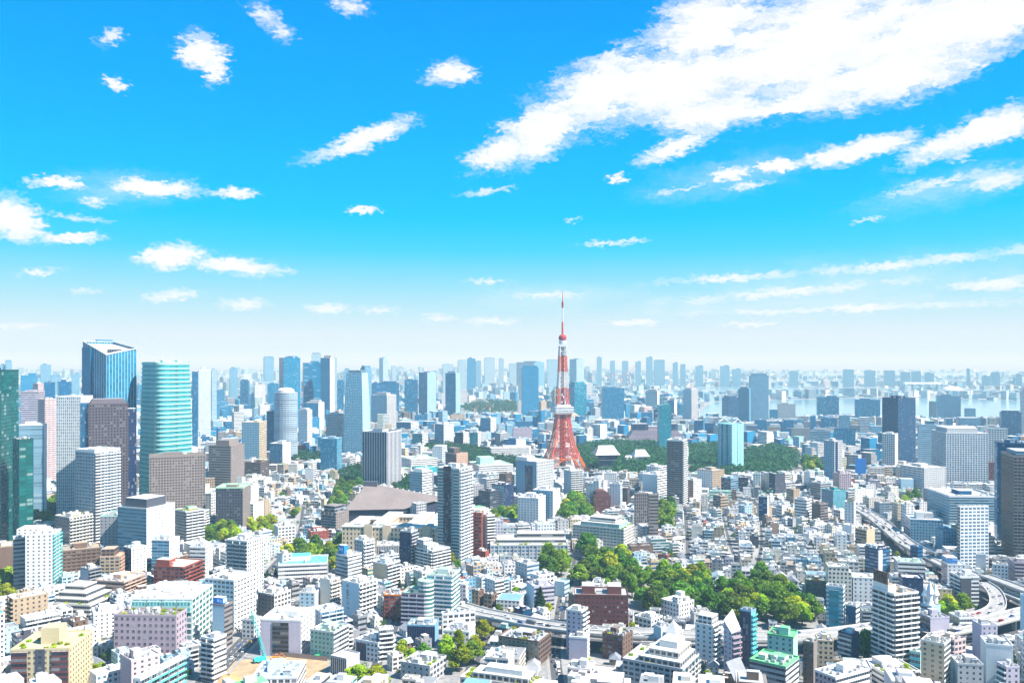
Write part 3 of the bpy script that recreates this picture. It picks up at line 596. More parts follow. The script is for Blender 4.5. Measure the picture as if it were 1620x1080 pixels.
# --- far skyline, left and middle
far = [
 ('office_tower', 'pale lilac office block with fine ribbon lines behind the blue grey glass tower', 33, 61, 71, 620, 760, 'lilac.ribbon', 'mauve.dense', 672),
 ('office_tower', 'pinkish office block with fine grid next to the lattice tower', 60, 71, 90, 632, 770, 'mauve.dense', 'pink.dense', 690),
 ('office_tower', 'dusky pink tower rising behind the lilac block', 52, 60, 69, 607, 740, 'mauve.dense', 'pink.dense', 630),
 ('office_tower', 'navy slab with white edges, slimmer of the navy pair', 69, 70, 87, 605, 735, 'white.blank', 'dblue.dense.bl', 630),
 ('office_tower', 'navy slab with white edges, wider of the navy pair', 91, 93, 113, 604, 737, 'white.blank', 'dblue.dense.bl', 627),
 ('office_tower', 'blue flat-topped block above the lilac office block', 33, 33, 60, 594, 680, 'mblue.dense.bl', 'mblue.dense.bl', 615),
 ('office_tower', 'small dark blue tower behind the twisted turquoise tower edge', 304, 304, 313, 588, 720, 'dblue.curtain.bl', 'dblue.curtain.bl', 640),
 ('apartment_tower', 'pale striped slab tower beside the striped turquoise tower', 313, 314, 333.5, 585, 700, 'pblue.vert.sk', 'white.vert.sk', 645),
 ('office_tower', 'pale blue slab touching the striped slab tower', 334, 335, 343, 585, 690, 'pblue.dense', 'pblue.dense', 640),
 ('office_tower', 'pale blue tower behind the red and white mast', 363, 364, 376, 583, 645, 'pblue.dense.bl', 'steel.dense.bl', 602),
 ('office_tower', 'cobalt dark block with a lower stepped side', 380, 393, 395, 603, 668, 'dblue.glass.bl', 'dblue.glass.bl', 640),
 ('office_tower', 'lower cobalt step building beside the dark cobalt block', 395, 396, 402, 624, 666, 'dblue.glass.bl', 'dblue.glass.bl', 645),
 ('office_building', 'white building with a pink red roof band near the mast', 401, 403, 420, 609, 650, 'white.dense', 'white.dense', 628),
 ('office_tower', 'blue glass block between the pink roofed building and the tall cobalt tower', 423, 424, 441, 607, 668, 'mblue.curtain.bl', 'mblue.curtain.bl', 640),
 ('skyscraper', 'hazy pale tower left over the roofs behind the tall cobalt tower', 416.7, 418, 433.4, 565, 622, 'steel.dense.bl', 'steel.dense.bl', 605),
 ('skyscraper', 'tall cobalt tower with a small cap and glowing centre panel', 441.5, 449, 475, 566, 692, 'dblue.glass.bl', 'mblue.curtain.tq', 660),
 ('skyscraper', 'broad cobalt half of the twin blue towers with dark banded glass', 479, 481, 508, 574, 680, 'mblue.curtain.bl', 'mblue.plate.bl', 636),
 ('skyscraper', 'slim dark half of the twin blue towers with a white flank', 507, 522, 529, 566, 682, 'mblue.vert.bl', 'offw.blank', 650),
 ('skyscraper', 'pale lattice tower peeking over the twin blue towers', 492.5, 493, 508, 560, 640, 'pblue.dense', 'pblue.dense', 575),
 ('skyscraper', 'pale tower edge behind the slim dark twin', 526, 527, 533, 566, 650, 'pblue.dense', 'pblue.dense', 600),
 ('office_tower', 'blue slab behind the tapered glass tower', 533, 534, 544, 603, 675, 'mblue.glass.bl', 'mblue.glass.bl', 640),
 ('office_tower', 'steel blue tower half hidden behind the tapered glass tower', 570, 577, 588, 582, 685, 'mblue.dense.bl', 'steel.dense.bl', 620),
 ('skyscraper', 'faint pale blue tower over the wide navy slab', 600, 606, 614, 566, 615, 'steel.dense.bl', 'pblue.dense', 603),
 ('skyscraper', 'short faint tower beside the pale blue one over the navy slab', 619, 620, 627, 580, 618, 'pblue.dense', 'pblue.dense', 603),
 ('office_tower', 'wide navy slab office behind pale apartments', 588, 590, 649, 606, 670, 'dblue.dense.bl', 'dblue.ribbon.bl', 650),
 ('office_tower', 'darker square end tower of the wide navy slab', 640, 641, 661, 601, 673, 'dblue.glass.bl', 'dblue.glass.bl', 650),
 ('apartment_tower', 'pale ribbed apartment slab before the wide navy slab', 587, 612, 627, 625, 692, 'pblue.vert.sk', 'white.vert', 655),
 ('skyscraper', 'first blue lattice-sided tower of the matching pair near the park', 662.5, 676, 690, 589, 664, 'mblue.curtain.bl', 'pblue.dense.bl', 648),
 ('skyscraper', 'second blue lattice-sided tower of the matching pair near the park', 704.5, 721, 728, 590, 668, 'mblue.curtain.bl', 'pblue.dense.bl', 650),
 ('skyscraper', 'pale blue tower between the matching lattice-sided pair', 700, 701, 717, 576, 622, 'steel.dense.bl', 'pblue.dense', 640),
 ('skyscraper', 'faint wide tower behind the second lattice-sided tower', 724, 725, 738, 570, 616, 'pblue.dense', 'pblue.dense', 640),
 ('skyscraper', 'darker blue slim tower with rounded top over the park', 738.5, 739, 752, 567, 620, 'mblue.dense.bl', 'mblue.dense.bl', 615),
 ('skyscraper', 'steel tower tight behind the darker slim tower', 752, 753, 761, 571, 618, 'steel.dense.bl', 'steel.dense.bl', 612),
 ('skyscraper', 'tall pale twin slab over the arched bridge', 766, 767, 783, 566, 612, 'pblue.dense', 'pblue.dense', 606),
 ('skyscraper', 'thin pale tower next to the tall pale twin slab', 788.5, 789, 797, 567, 611, 'pblue.dense', 'pblue.dense', 606),
 ('skyscraper', 'pale blocky tower beside the slant-roofed giant', 805, 806, 817, 576, 618, 'pblue.dense', 'pblue.dense', 606),
 ('skyscraper', 'broad pale giant with a slanted roof behind the framed navy tower', 817, 845, 861, 573, 626, 'white.dense', 'steel.dense.bl', 610),
 ('skyscraper', 'pale blue block between the giant and the red tower', 865, 866, 884, 569, 622, 'pblue.dense.bl', 'pblue.dense.bl', 612),
 ('skyscraper', 'twin ribbed pale tower just past the red tower', 901, 912, 924, 568, 620, 'steel.dense.bl', 'pblue.dense', 605),
 ('skyscraper', 'navy tower with a bright frame around its face', 825, 826, 852, 581, 666, 'mblue.dense.bl', 'mblue.dense.bl', 650),
 ('office_tower', 'teal blue glass tower seen past the shaft of the red tower', 900, 909, 928, 608, 676, 'mblue.glass.tq', 'teal.glass.tq', 655),
 ('apartment_tower', 'small white apartment tower at the framed navy tower', 818, 819, 831, 636, 664, 'white.tall', 'white.tall', 655),
 ('office_building', 'wide navy flat office block below the framed navy tower', 816, 817, 843.5, 667, 684, 'dblue.ribbon.bl', 'dblue.ribbon.bl', 677),
 ('office_building', 'large dusky lilac office block with window grid', 811, 812, 843.5, 677, 698, 'mauve.grid.bl', 'mauve.grid.bl', 694),
 ('office_building', 'blue striped office block with a small top tower', 760, 776, 785, 661, 692, 'steel.ribbon.bl', 'white.ribbon', 684),
 ('office_building', 'white gridded block over blue glass near the red cranes', 687.5, 702, 718, 671, 708, 'steel.curtain.bl', 'white.wide.bl', 700),
 ('office_building', 'dark blue flat block beside the white gridded block', 626.5, 650, 663, 668, 688, 'mblue.ribbon.bl', 'white.ribbon', 680),
 ('office_building', 'teal sided white block near the foot of the wooded hill', 652, 668, 677.5, 686, 710, 'teal.ribbon', 'white.ribbon', 704),
 ('office_building', 'small cobalt box with white parapet', 656, 657, 672, 657, 676, 'dblue.glass.bl', 'dblue.glass.bl', 666),
 ('low_rise_building', 'long white low hall before the first lattice-sided tower', 645, 646, 674, 640, 654, 'white.dense', 'white.ribbon', 652),
 ('low_rise_building', 'long beige low block below the second lattice-sided tower', 712, 713, 735.5, 656, 675, 'beige.blank', 'beige.ribbon', 664),
 ('office_building', 'white and navy split block near the wooded hill', 720, 733, 741, 684, 710, 'navy.wide', 'white.wide', 704),
 ('office_building', 'teal roof-angled block among white offices', 743, 756, 761, 684, 708, 'teal.ribbon.tq', 'white.ribbon', 703),
 ('office_building', 'navy low block in front of the dusky lilac block', 796.5, 797, 832, 695, 716, 'dblue.ribbon.nv', 'dblue.ribbon.nv', 706),
 # right of the tower
 ('skyscraper', 'dark cobalt office giant with stepped top and cranes', 951.5, 953, 1006, 614, 671, 'dblue.glass.bl', 'mblue.curtain.bl', 664),
 ('office_tower', 'slim teal glass tower before the dusky wide block', 1040, 1043, 1062, 641, 718, 'teal.plate.tq', 'teal.curtain.tq', 710),
 ('office_tower', 'pale white blue office block behind the slim teal tower', 1022, 1040, 1043, 618, 655, 'pblue.ribbon', 'white.blank', 643),
 ('apartment_tower', 'white tower with a red and white mast on its roof', 1081, 1094, 1104, 616, 670, 'pblue.vert.sk', 'white.vert', 665),
 ('office_tower', 'mid blue block in front of the white masted tower', 1056, 1067, 1071, 633, 662, 'mblue.ribbon.bl', 'white.blank', 655),
 ('office_tower', 'teal blue box low beside the white masted tower', 1073, 1074, 1086, 640, 664, 'mblue.glass.tq', 'mblue.glass.tq', 655),
 ('office_tower', 'deep navy two-part block by the bay', 1142, 1153, 1168, 629, 666, 'dblue.glass.bl', 'dblue.curtain.nv', 655),
 ('skyscraper', 'steel blue ribbed tower joined to the tall grey tower', 1168, 1185, 1188, 615, 678, 'steel.vert.bl', 'steel.vert.bl', 668),
 ('skyscraper', 'tall grey blue tower with dark centre and red roof beacon', 1185, 1187, 1216, 594, 675, 'steel.dense.bl', 'steel.dense.bl', 664),
 ('office_tower', 'small slate block beside the tall grey blue tower', 1217, 1218, 1230, 648, 668, 'mblue.ribbon.bl', 'mblue.ribbon.bl', 663),
 ('office_tower', 'light grey gridded office block by the water', 1230, 1231, 1261, 639, 670, 'lgrey.tall.bl', 'lgrey.tall.bl', 664),
 ('office_tower', 'dark cobalt square block standing against the water', 1291.5, 1293, 1330.5, 628, 664, 'mblue.glass.bl', 'mblue.glass.bl', 656),
 ('office_tower', 'cobalt block with roof plant near the dark slab tower', 1352, 1354, 1392.5, 632, 676, 'mblue.curtain.bl', 'mblue.curtain.bl', 660),
 ('apartment_tower', 'grey blue waterfront apartment slab with fine grid', 1481, 1483, 1520, 626, 670, 'steel.dense.bl', 'steel.tall.bl', 662),
 ('office_building', 'small tower left of nothing but water, slate coloured and square', 1525.5, 1527, 1543.5, 646, 672, 'steel.dense.bl', 'steel.dense.bl', 658),
 ('office_building', 'wide slate low block with lit windows by the waterfront slab', 1512, 1520, 1551, 661, 690, 'mblue.ribbon.bl', 'steel.tall.bl', 675),
 ('office_tower', 'dark navy glass block close to the photo edge', 1581, 1584, 1616, 652, 706, 'dblue.curtain.bl', 'dblue.curtain.bl', 690),
 ('office_building', 'pale ribbed office block below the cobalt water block', 1252, 1253, 1281, 677, 708, 'lgrey.vert', 'lgrey.vert', 690),
 ('office_building', 'grey ribbon office block next to the pale ribbed one', 1280, 1281, 1318, 682, 712, 'steel.ribbon', 'steel.ribbon', 700),
 ('office_building', 'dark blue glass low office block before the cobalt roof-plant block', 1319, 1320, 1358, 678, 715, 'dblue.curtain.bl', 'dblue.curtain.tq', 700),
 ('office_building', 'blue glass box under the dark cobalt square block', 1298, 1299, 1324, 661, 690, 'mblue.glass.bl', 'mblue.glass.bl', 676),
 ('office_building', 'bright blue wrapped building among white flats', 1353, 1354, 1370, 726, 762, 'blue.blank', 'blue.blank', 750),
 ('office_tower', 'light steel office block hidden behind the big white grid', 1451.5, 1453, 1490, 672, 754, 'steel.ribbon', 'pblue.ribbon.sk', 728),
 ('apartment_tower', 'white striped tall flats behind the big white grid', 1562, 1564, 1594, 678, 766, 'white.ribbon', 'white.wide', 740),
 ('skyscraper', 'thin white tower with a mast cut by the photo edge', 1614, 1616, 1640, 618, 694, 'pblue.dense', 'white.dense', 690),
]
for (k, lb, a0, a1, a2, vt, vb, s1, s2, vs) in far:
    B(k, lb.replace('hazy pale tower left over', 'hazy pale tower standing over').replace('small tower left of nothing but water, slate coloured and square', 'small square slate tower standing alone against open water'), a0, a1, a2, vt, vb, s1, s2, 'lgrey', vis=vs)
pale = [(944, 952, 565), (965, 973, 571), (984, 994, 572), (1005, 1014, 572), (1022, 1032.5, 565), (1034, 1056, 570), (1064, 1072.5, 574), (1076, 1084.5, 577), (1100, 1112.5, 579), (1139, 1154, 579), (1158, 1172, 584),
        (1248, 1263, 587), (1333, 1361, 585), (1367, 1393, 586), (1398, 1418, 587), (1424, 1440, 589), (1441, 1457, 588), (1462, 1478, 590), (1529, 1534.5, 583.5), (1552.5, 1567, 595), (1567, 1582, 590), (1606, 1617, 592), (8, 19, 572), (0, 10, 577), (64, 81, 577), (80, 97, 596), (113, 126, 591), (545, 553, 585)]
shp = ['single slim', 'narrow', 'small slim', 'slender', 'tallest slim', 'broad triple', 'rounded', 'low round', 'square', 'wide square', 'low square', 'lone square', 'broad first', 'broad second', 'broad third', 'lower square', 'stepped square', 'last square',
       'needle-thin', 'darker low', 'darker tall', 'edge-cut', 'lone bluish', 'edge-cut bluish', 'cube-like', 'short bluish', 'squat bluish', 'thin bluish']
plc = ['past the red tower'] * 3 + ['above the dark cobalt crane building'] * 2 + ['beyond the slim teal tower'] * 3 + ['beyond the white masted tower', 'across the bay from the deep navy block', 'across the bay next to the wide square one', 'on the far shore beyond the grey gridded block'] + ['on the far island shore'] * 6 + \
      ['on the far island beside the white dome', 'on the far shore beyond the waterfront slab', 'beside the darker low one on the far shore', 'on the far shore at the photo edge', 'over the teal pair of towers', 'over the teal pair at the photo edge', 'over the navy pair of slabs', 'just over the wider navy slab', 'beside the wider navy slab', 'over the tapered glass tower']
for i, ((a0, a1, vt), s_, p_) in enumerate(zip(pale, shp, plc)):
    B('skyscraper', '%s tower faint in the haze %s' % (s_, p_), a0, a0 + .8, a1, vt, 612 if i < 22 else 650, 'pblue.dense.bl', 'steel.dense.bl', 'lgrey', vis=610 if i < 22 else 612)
# --- middle ground, centre
B(OB, 'long white hotel front of arches below the wooded hill', 775, 777, 874, 709, 724, 'white.tall', 'white.tall', 'offw', vis=720, ly=22)
B(OB, 'square white roof tower of the long hotel front', 816, 817, 832, 696, 721, 'white.blank', 'white.blank', 'white', vis=708)
B(AB, 'brown brick apartments on the slope behind the slender dark-strip tower', 705, 722, 740, 718, 752, 'rbrown.wide', 'peach.wide/s', 'taupe', vis=742, sb=[(.1, .6, .3, .9, 10, 'brown.wide')])
B(LB, 'green roofed low hall with a white cube on top', 741, 758, 812, 737, 756, 'white.ribbon', 'white.ribbon', 'lgreen', vis=750, sb=[(.15, .55, .35, .75, 12, 'mint.blank')])
B(LB, 'white low institute with pale green roof by the navy striped tower', 634, 650, 692, 727, 748, 'white.ribbon', 'white.ribbon', 'lgreen', vis=742)
B(OB, 'turquoise roofed low shed in the trees', 652, 668, 694, 742, 757, 'teal.blank', 'teal.blank', 'turq', vis=752, pent=0)
B(OB, 'rounded blue ribbon-glass office beside the slender dark-strip tower', 648, 668, 684, 747, 800, 'steel.ribbon.tq/sg', 'white.ribbon', 'lgrey', vis=790, sb=[(.1, .8, .1, .8, 4, 'white.blank')])
B(OB, 'dark slate low office among trees', 757, 775, 790, 778, 812, 'dgrey.ribbon', 'dgrey.rib2', 'grey', vis=804)
B(AB, 'white flats with a navy half by the low dark office', 778, 797, 813, 768, 808, 'white.grid', 'navy.grid', 'white', vis=800)
B(OB, 'large white office in front of the red tower with slit windows', 816, 849, 876, 731, 792, 'steel.punch', 'lgrey.sq', 'white', vis=785, sb=[(.0, .45, .45, 1, 6, 'white.blank')])
part_box(HAND[-1]['root'], 'dark_strip', -.4, -.02, 8, 22, 0, HAND[-1]['h'] - 6, 'navy.curtain.nv')
B(AB, 'white and blue striped apartments at the foot of the red tower', 892, 903, 922, 745, 790, 'pblue.vert.bl', 'white.rib2/b', 'white', vis=784)
B(AB, 'white apartment block with a round roof turret', 819, 852, 863, 789, 838, 'white.punch', 'white.punch', 'white', vis=830)
q = MB(); q.lathe([(2.6, 0), (2.6, 4.6), (0, 5.2)], (.78, .78, .78), 14, 6, 5); q.build('roof_turret', HAND[-1]['root'], loc=(0, 0, HAND[-1]['h']))
B(AB, 'pale block with tiny blue windows behind the turret apartments', 843, 875, 886, 777, 830, 'pblue.punch', 'white.blank', 'white', vis=824)
r_, lx, ly, h = B(OB, 'long terraced white office with planted roof steps', 774, 776, 898, 863, 885, 'lgrey.ribbon', 'lgrey.wide.bl/f2', 'offw', vis=880, a=1, ly=34, sb=[(.08, .99, .3, .98, 4.5, 'lgrey.ribbon'), (.35, .98, .55, .95, 9, 'grey.ribbon')], garden=24)
B(AB, 'red brick stepped apartments behind the slender dark-strip tower', 745, 762, 765, 812, 880, 'brick.wide/b', 'brick.grid', 'offw', vis=866)
B(AB, 'white stepped apartments joined to the red brick ones', 764, 770, 783, 816, 878, 'offw.blank', 'white.rib2/b', 'white', vis=858)
B(LB, 'round-cornered orange brick drum building', 754, 768, 774, 873, 888, 'brick.blank', 'brick.blank', 'offw', vis=884)
r_, lx, ly, h = B(OB, 'large stepped beige white college building with glazed roof', 906, 987, 1003, 838, 876, 'offw.wide/s', 'offw.wide', 'offw', vis=865, a=62, sb=[(.05, .9, .1, .85, 5, 'mint.dense.sk'), (.2, .75, .2, .7, 10, 'white.ribbon')], garden=14)
B(OB, 'grey brown twin slab with ribbon windows, shorter front one', 1025.5, 1027, 1041.5, 783, 862, 'taupe.tall', 'taupe.ribbon', 'lgrey', vis=853)
B(OB, 'grey brown twin slab with ribbon windows, wider rear one', 1003, 1004, 1026, 781, 842, 'taupe.tall', 'taupe.tall', 'taupe', vis=832)
B(AB, 'white windowless stepped block behind the brown twin slabs', 1016, 1040, 1056, 752, 792, 'white.blank', 'white.ribbon', 'white', vis=782)
B(AB, 'white tall flats close to the beige tall tower', 1022, 1042, 1056, 739, 786, 'white.grid', 'white.rib2', 'white', vis=770)
B(AT, 'tall beige apartment tower with white balcony edge', 1055, 1080, 1087, 698, 800, 'taupe.balc', 'white.rib2/b', 'offw', vis=787, ph=2)
B(AB, 'orange brown small flats at the foot of the beige tall tower', 1086, 1097, 1110, 760, 794, 'peach.grid', 'white.grid', 'white', vis=785)
B(AB, 'grey brown apartment block with a white front wing', 1103, 1127, 1146, 745, 782, 'white.punch', 'tan.grid', 'lgrey', vis=775)
B(AB, 'dark navy rounded flats below the teal gabled tower', 1141, 1156, 1168, 757, 788, 'navy.rib2', 'steel.rib2', 'lgrey', vis=778)
B(LB, 'green and white roofed gym below the navy rounded flats', 1122, 1124, 1157, 777, 800, 'mint.blank', 'mint.ribbon', 'lgreen', vis=790)
B(AB, 'dark glass slim apartment slab in the low house quarter', 1200, 1214, 1216, 786, 824, 'navy.balc.bl', 'white.grid', 'lgrey', vis=818)
B(AB, 'grey brown twin-wing flats standing in the low house quarter', 1128, 1140, 1152, 785, 812, 'taupe.rib2', 'tan.ribbon', 'lgrey', vis=805)
B(LB, 'small red house with a bright green roof by the park', 1041, 1055, 1060, 879, 890, 'brick.ribbon', 'brick.wide', 'green', vis=886, pent=0, n=2)
# --- right side
B(AT, 'grey apartment tower with a dark glass strip above the small wood', 1303.5, 1320, 1333, 698, 768, 'steel.grid', 'lgrey.grid', 'white', vis=755)
part_box(HAND[-1]['root'], 'dark_strip', 3, 8, -.4, -.02, 0, HAND[-1]['h'] - 1, 'navy.vert.nv')
B(OT, 'dark slab tower with dotted lit windows standing before the bay', 1395.5, 1421, 1448.5, 630, 738, 'navy.grid.bl', 'navy.dense.bl', 'dgrey', vis=730)
B(AT, 'white apartment tower leaning on the dark slab tower', 1395.5, 1416, 1420.5, 687, 744, 'white.wide', 'white.blank', 'white', vis=738)
r_, lx, ly, h = B(OT, 'big white grid office tower with deep blue panes', 1473.5, 1497, 1563, 685, 774, 'lgrey.tall.bl', 'white.wide.bl/f1', 'white', vis=766, n=4, sb=[(.06, .8, .1, .9, 8, 'lgrey.blank')])
B(OB, 'brick red low flank beside the big white grid office', 1563, 1564, 1577, 732, 772, 'brick.grid', 'brick.grid', 'taupe', vis=766)
B(OB, 'white wide office with slot windows in front of the big white grid', 1424, 1462, 1496, 741, 783, 'white.tall', 'lgrey.punch', 'white', vis=775, n=8)
r_, lx, ly, h = B(OB, 'wide glass office with a flat white roof frame', 1467, 1502, 1580, 786, 840, 'steel.ribbon.tq/sg', 'dblue.rib2.bl/sg', 'lgrey', vis=832, n=12, ph=2, rim='white')
B(OT, 'dark blue glass tower behind the big brown tower', 1573, 1577.5, 1640, 701, 866, 'dblue.curtain.tq', 'dblue.curtain.bl', 'grey', vis=850)
B(AT, 'big brown apartment tower at the photo edge with stacked balcony bands', 1584, 1603, 1672, 723, 892, 'brown.grid.bk/s', 'taupe.wide.bk/b', 'lgrey', vis=885, ph=2, n=4, sb=[(.1, .9, .1, .9, 6, 'steel.ribbon')])  # shaded face brown, lit face taupe: light and shade put into the walls
B(AT, 'white gridded apartment tower beside the wide glass office', 1514.5, 1519, 1564, 802, 906, 'lgrey.rib2', 'white.wide.bl', 'white', vis=895, a=6, n=8)
B(LB, 'plain white cube at the foot of the white gridded tower', 1544, 1545, 1559.5, 877, 910, 'white.blank', 'white.blank', 'white', vis=905, n=1)
B(OB, 'slate grey office with a red and white roof box by the expressway', 1429.5, 1440, 1492, 822, 862, 'lilac.ribbon', 'steel.grid.nv', 'lgrey', vis=850, n=8, sb=[(.25, .5, .3, .6, 7, 'white.blank'), (.55, .8, .4, .7, 6, 'lgrey.blank')])
B(OB, 'blue grey angular block before the slate grey office', 1479.5, 1492, 1513, 840, 878, 'steel.punch', 'steel.grid', 'lgrey', vis=870)
B(OB, 'white slim tower with a yellow rooftop sign at the expressway bend', 1336, 1351, 1354, 795, 842, 'white.punch', 'white.grid', 'white', vis=832)
part_box(HAND[-1]['root'], 'sign_board', -.6, -.1, 1, 7, HAND[-1]['h'] + .5, HAND[-1]['h'] + 6, 'yel.blank')
B(AB, 'grey green scaffold-wrapped apartments behind the yellow sign tower', 1300, 1318, 1338, 777, 816, 'steel.vert', 'teal.vert.sk', 'tan', vis=805)
B(AB, 'grey flats with ribbed side above the scaffold-wrapped block', 1282, 1298, 1315, 765, 800, 'grey.rib2', 'lgrey.rib2', 'white', vis=785)
B(AB, 'pinkish flats below the grey dark-strip tower', 1318, 1328, 1347, 750, 792, 'peach.grid', 'mauve.grid', 'offw', vis=775)
B(AB, 'round-cornered white flats facing the low house quarter', 1257, 1276, 1284, 791, 828, 'white.ribbon', 'white.ribbon', 'white', vis=818)
B(AB, 'brown stepped flats near the yellow sign tower', 1284, 1298, 1310, 798, 832, 'brown.punch', 'taupe.rib2', 'taupe', vis=824)
B(AB, 'beige slab with a grey brown side west of the expressway', 1353, 1371, 1384, 839, 882, 'tan.rib2', 'beige.blank', 'lgrey', vis=866)
B(AT, 'dark glass apartment block with a white central pier', 1368.5, 1390, 1408, 870, 924, 'navy.balc.bl', 'navy.rib2.bl', 'white', vis=915)
part_box(HAND[-1]['root'], 'white_pier', -.9, 4, -.9, -.02, 0, HAND[-1]['h'], 'white.blank')
B(OB, 'dark blue signboard building under the expressway', 1440, 1452, 1460, 866, 905, 'dblue.ribbon.nv', 'dblue.ribbon.nv', 'grey', vis=890)
B(AB, 'white ribbon flats with a bright blue striped roof store', 1489, 1499, 1528, 893, 938, 'mauve.rib2', 'white.punch', 'white', vis=930, sb=[(.0, .6, .1, .9, 6, 'blue.ribbon.sk')])
B(AB, 'white and slate slab inside the ramp curve', 1503, 1519, 1549, 913, 962, 'white.rib2/b', 'white.rib2', 'white', vis=950)
part_box(HAND[-1]['root'], 'slate_panel', .2, 9, -.6, -.02, 0, HAND[-1]['h'] - .5, 'dgrey.blank')
B(AB, 'white small flats beside the big brown tower foot', 1569.5, 1572, 1595, 893, 926, 'white.grid', 'white.grid', 'offw', vis=918)
B(AB, 'lavender flats at the photo edge under the big brown tower', 1594, 1606, 1640, 890, 930, 'mauve.grid', 'mauve.rib2', 'offw', vis=920)
B(AT, 'white tower with cone roofs and pipe columns', 1457, 1474, 1488, 960, 1000, 'pblue.ribbon', 'pblue.blank', 'white', vis=990, pent=0)
_r = HAND[-1]['root']; _h = HAND[-1]['h']
for i, (x, y) in enumerate(((4, 5), (11, 6), (8, 12))):
    q = MB(); q.lathe([(2.0, 0), (2.0, 9 - 2 * i), (3.2, 9 - 2 * i), (0, 19 - 3 * i)], (.78, .80, .82), 8, x, y); q.build('cone_roof', _r, loc=(0, 0, _h))
r_, lx, ly, h = B(AT, 'white apartment tower striped by balconies, brown signboard on the roof', 1380, 1415, 1453, 941, 1068, 'white.rib2.bk/b', 'white.rib2.bk/b', 'tan', vis=1058, n=3, sb=[(.02, .34, .30, .98, 5, 'white.blank')])
part_box(r_, 'signboard', .2, .8, ly * .32, ly * .97, h + 5.2, h + 13, 'brown.vert.br', 'brown')
B(AB, 'slab with turquoise balcony glass between white end walls', 1307, 1334, 1337, 930, 1004, 'white.rib2.cy', 'white.rib2', 'lgrey', vis=992)
part_box(HAND[-1]['root'], 'glass_bay', -1.0, -.02, 3, 10, 2, HAND[-1]['h'] - 2, 'teal.rib2.cy')
B(AB, 'dark glass slim block next to the turquoise balcony slab', 1338, 1354, 1360, 959, 1006, 'dblue.curtain.bl', 'white.ribbon', 'white', vis=992)
B(AB, 'long white balcony block behind the brown signboard tower', 1352, 1380, 1384, 962, 985, 'white.rib2/b', 'white.grid', 'white', vis=968)
B(OB, 'pale teal blank block with a green roof by the elevated road', 1214, 1255, 1262, 1009, 1064, 'mint.punch', 'mint.blank', 'green', vis=1052, rim='green', n=3)
B(OB, 'wide lower block with a vivid green roof before the pale teal one', 1186, 1243, 1264, 1056, 1110, 'lgrey.ribbon', 'white.ribbon', 'green', vis=1080, rim='green')
B(AB, 'dark brown slim slab next to the green roofs', 1270.5, 1287, 1293, 1018, 1088, 'brown.punch', 'taupe.blank', 'lgrey', vis=1076)
B(LB, 'long white roofed block at the bottom edge with a row of windows', 1289, 1322, 1376, 1073, 1130, 'mauve.grid', 'white.ribbon', 'white', vis=1080, a=30, n=14)
B(AB, 'white block with a glazed dark side under the elevated road', 1326, 1347, 1359, 1005, 1052, 'white.rib2/b', 'navy.vert.bl', 'white', vis=1045)
B(LB, 'pale teal box beside the beige stepped flats', 1439, 1456, 1459, 1033, 1072, 'cyan.ribbon', 'mint.blank', 'white', vis=1062)
B(AB, 'beige slab apartments with small windows at the bottom edge', 1457, 1494, 1504, 1020, 1110, 'beige.punch', 'offw.rib2', 'offw', vis=1080)
B(AB, 'pinkish stepped block with boxed windows behind the beige slab', 1486, 1510, 1528, 1014, 1058, 'mauve.wide/b', 'pink.wide', 'peach', vis=1050)
B(OB, 'white topped block with a slate curtain stripe', 1451, 1472, 1502, 978, 1024, 'dgrey.rib2', 'lilac.blank', 'lgrey', vis=1010)
B(OB, 'low beige ribbon building by the ramp', 1501, 1518, 1545, 978, 1014, 'beige.punch', 'white.ribbon', 'offw', vis=1004)
B(AB, 'lavender white flats beside the ramp with zigzag balconies', 1538, 1553, 1578, 990, 1052, 'lilac.blank', 'lilac.punch', 'white', vis=1030)
B(OB, 'white glossy box with a sloped glass roof at the corner', 1551, 1560, 1603, 1019, 1096, 'white.blank', 'white.blank', 'white', vis=1070)
B(AB, 'grey balcony flats at the bottom corner edge', 1577, 1592, 1613, 1056, 1110, 'white.rib2/b', 'lilac.punch', 'white', vis=1080)
B(AB, 'pale concrete flats with tiny windows beside the glossy box', 1503, 1515, 1556, 1050, 1110, 'steel.blank', 'lgrey.punch', 'white', vis=1080)
B(OB, 'slim pale building cut by the photo edge beside the ramps', 1614, 1616, 1640, 942, 1030, 'pblue.blank', 'pblue.punch', 'white', vis=1010)
B(LB, 'low curved white pavilion with planted slots at the bottom edge', 1362, 1400, 1456, 1066, 1092, 'white.ribbon', 'white.rib2', 'white', vis=1080, garden=10)
# --- bottom centre
r_, lx, ly, h = B('hotel_tower', 'dark red brick hotel block with two roof boxes', 908, 909, 994, 941, 998, 'rbrown.grid.br', 'rbrown.grid.br/w', 'lgrey', vis=993, a=-4, ly=22, sb=[(.14, .38, .2, .8, 6, 'rbrown.blank'), (.62, .88, .2, .8, 6, 'rbrown.blank')])
B(AB, 'tall white narrow flats beside the red brick hotel', 896, 920, 930, 968, 1040, 'lilac.punch', 'white.rib2/b', 'white', vis=1015)
B(OB, 'grey white box block below the tall narrow flats', 900, 929, 933, 1010, 1046, 'lilac.blank', 'white.grid', 'white', vis=1040)
B(LB, 'white roofed low building with roof vents at the bottom edge', 898, 934, 941, 1060, 1086, 'lgrey.ribbon', 'white.wide', 'white', vis=1076)
B(LB, 'pink roofed low building at the bottom edge', 898, 960, 974, 1078, 1100, 'offw.blank', 'offw.blank', 'pink', vis=1080, n=2, pent=0)
B(AB, 'dark brown block with roof pots before the elevated road', 953, 985, 1001, 1008, 1046, 'rbrown.wide', 'brown.punch', 'taupe', vis=1038, garden=4)
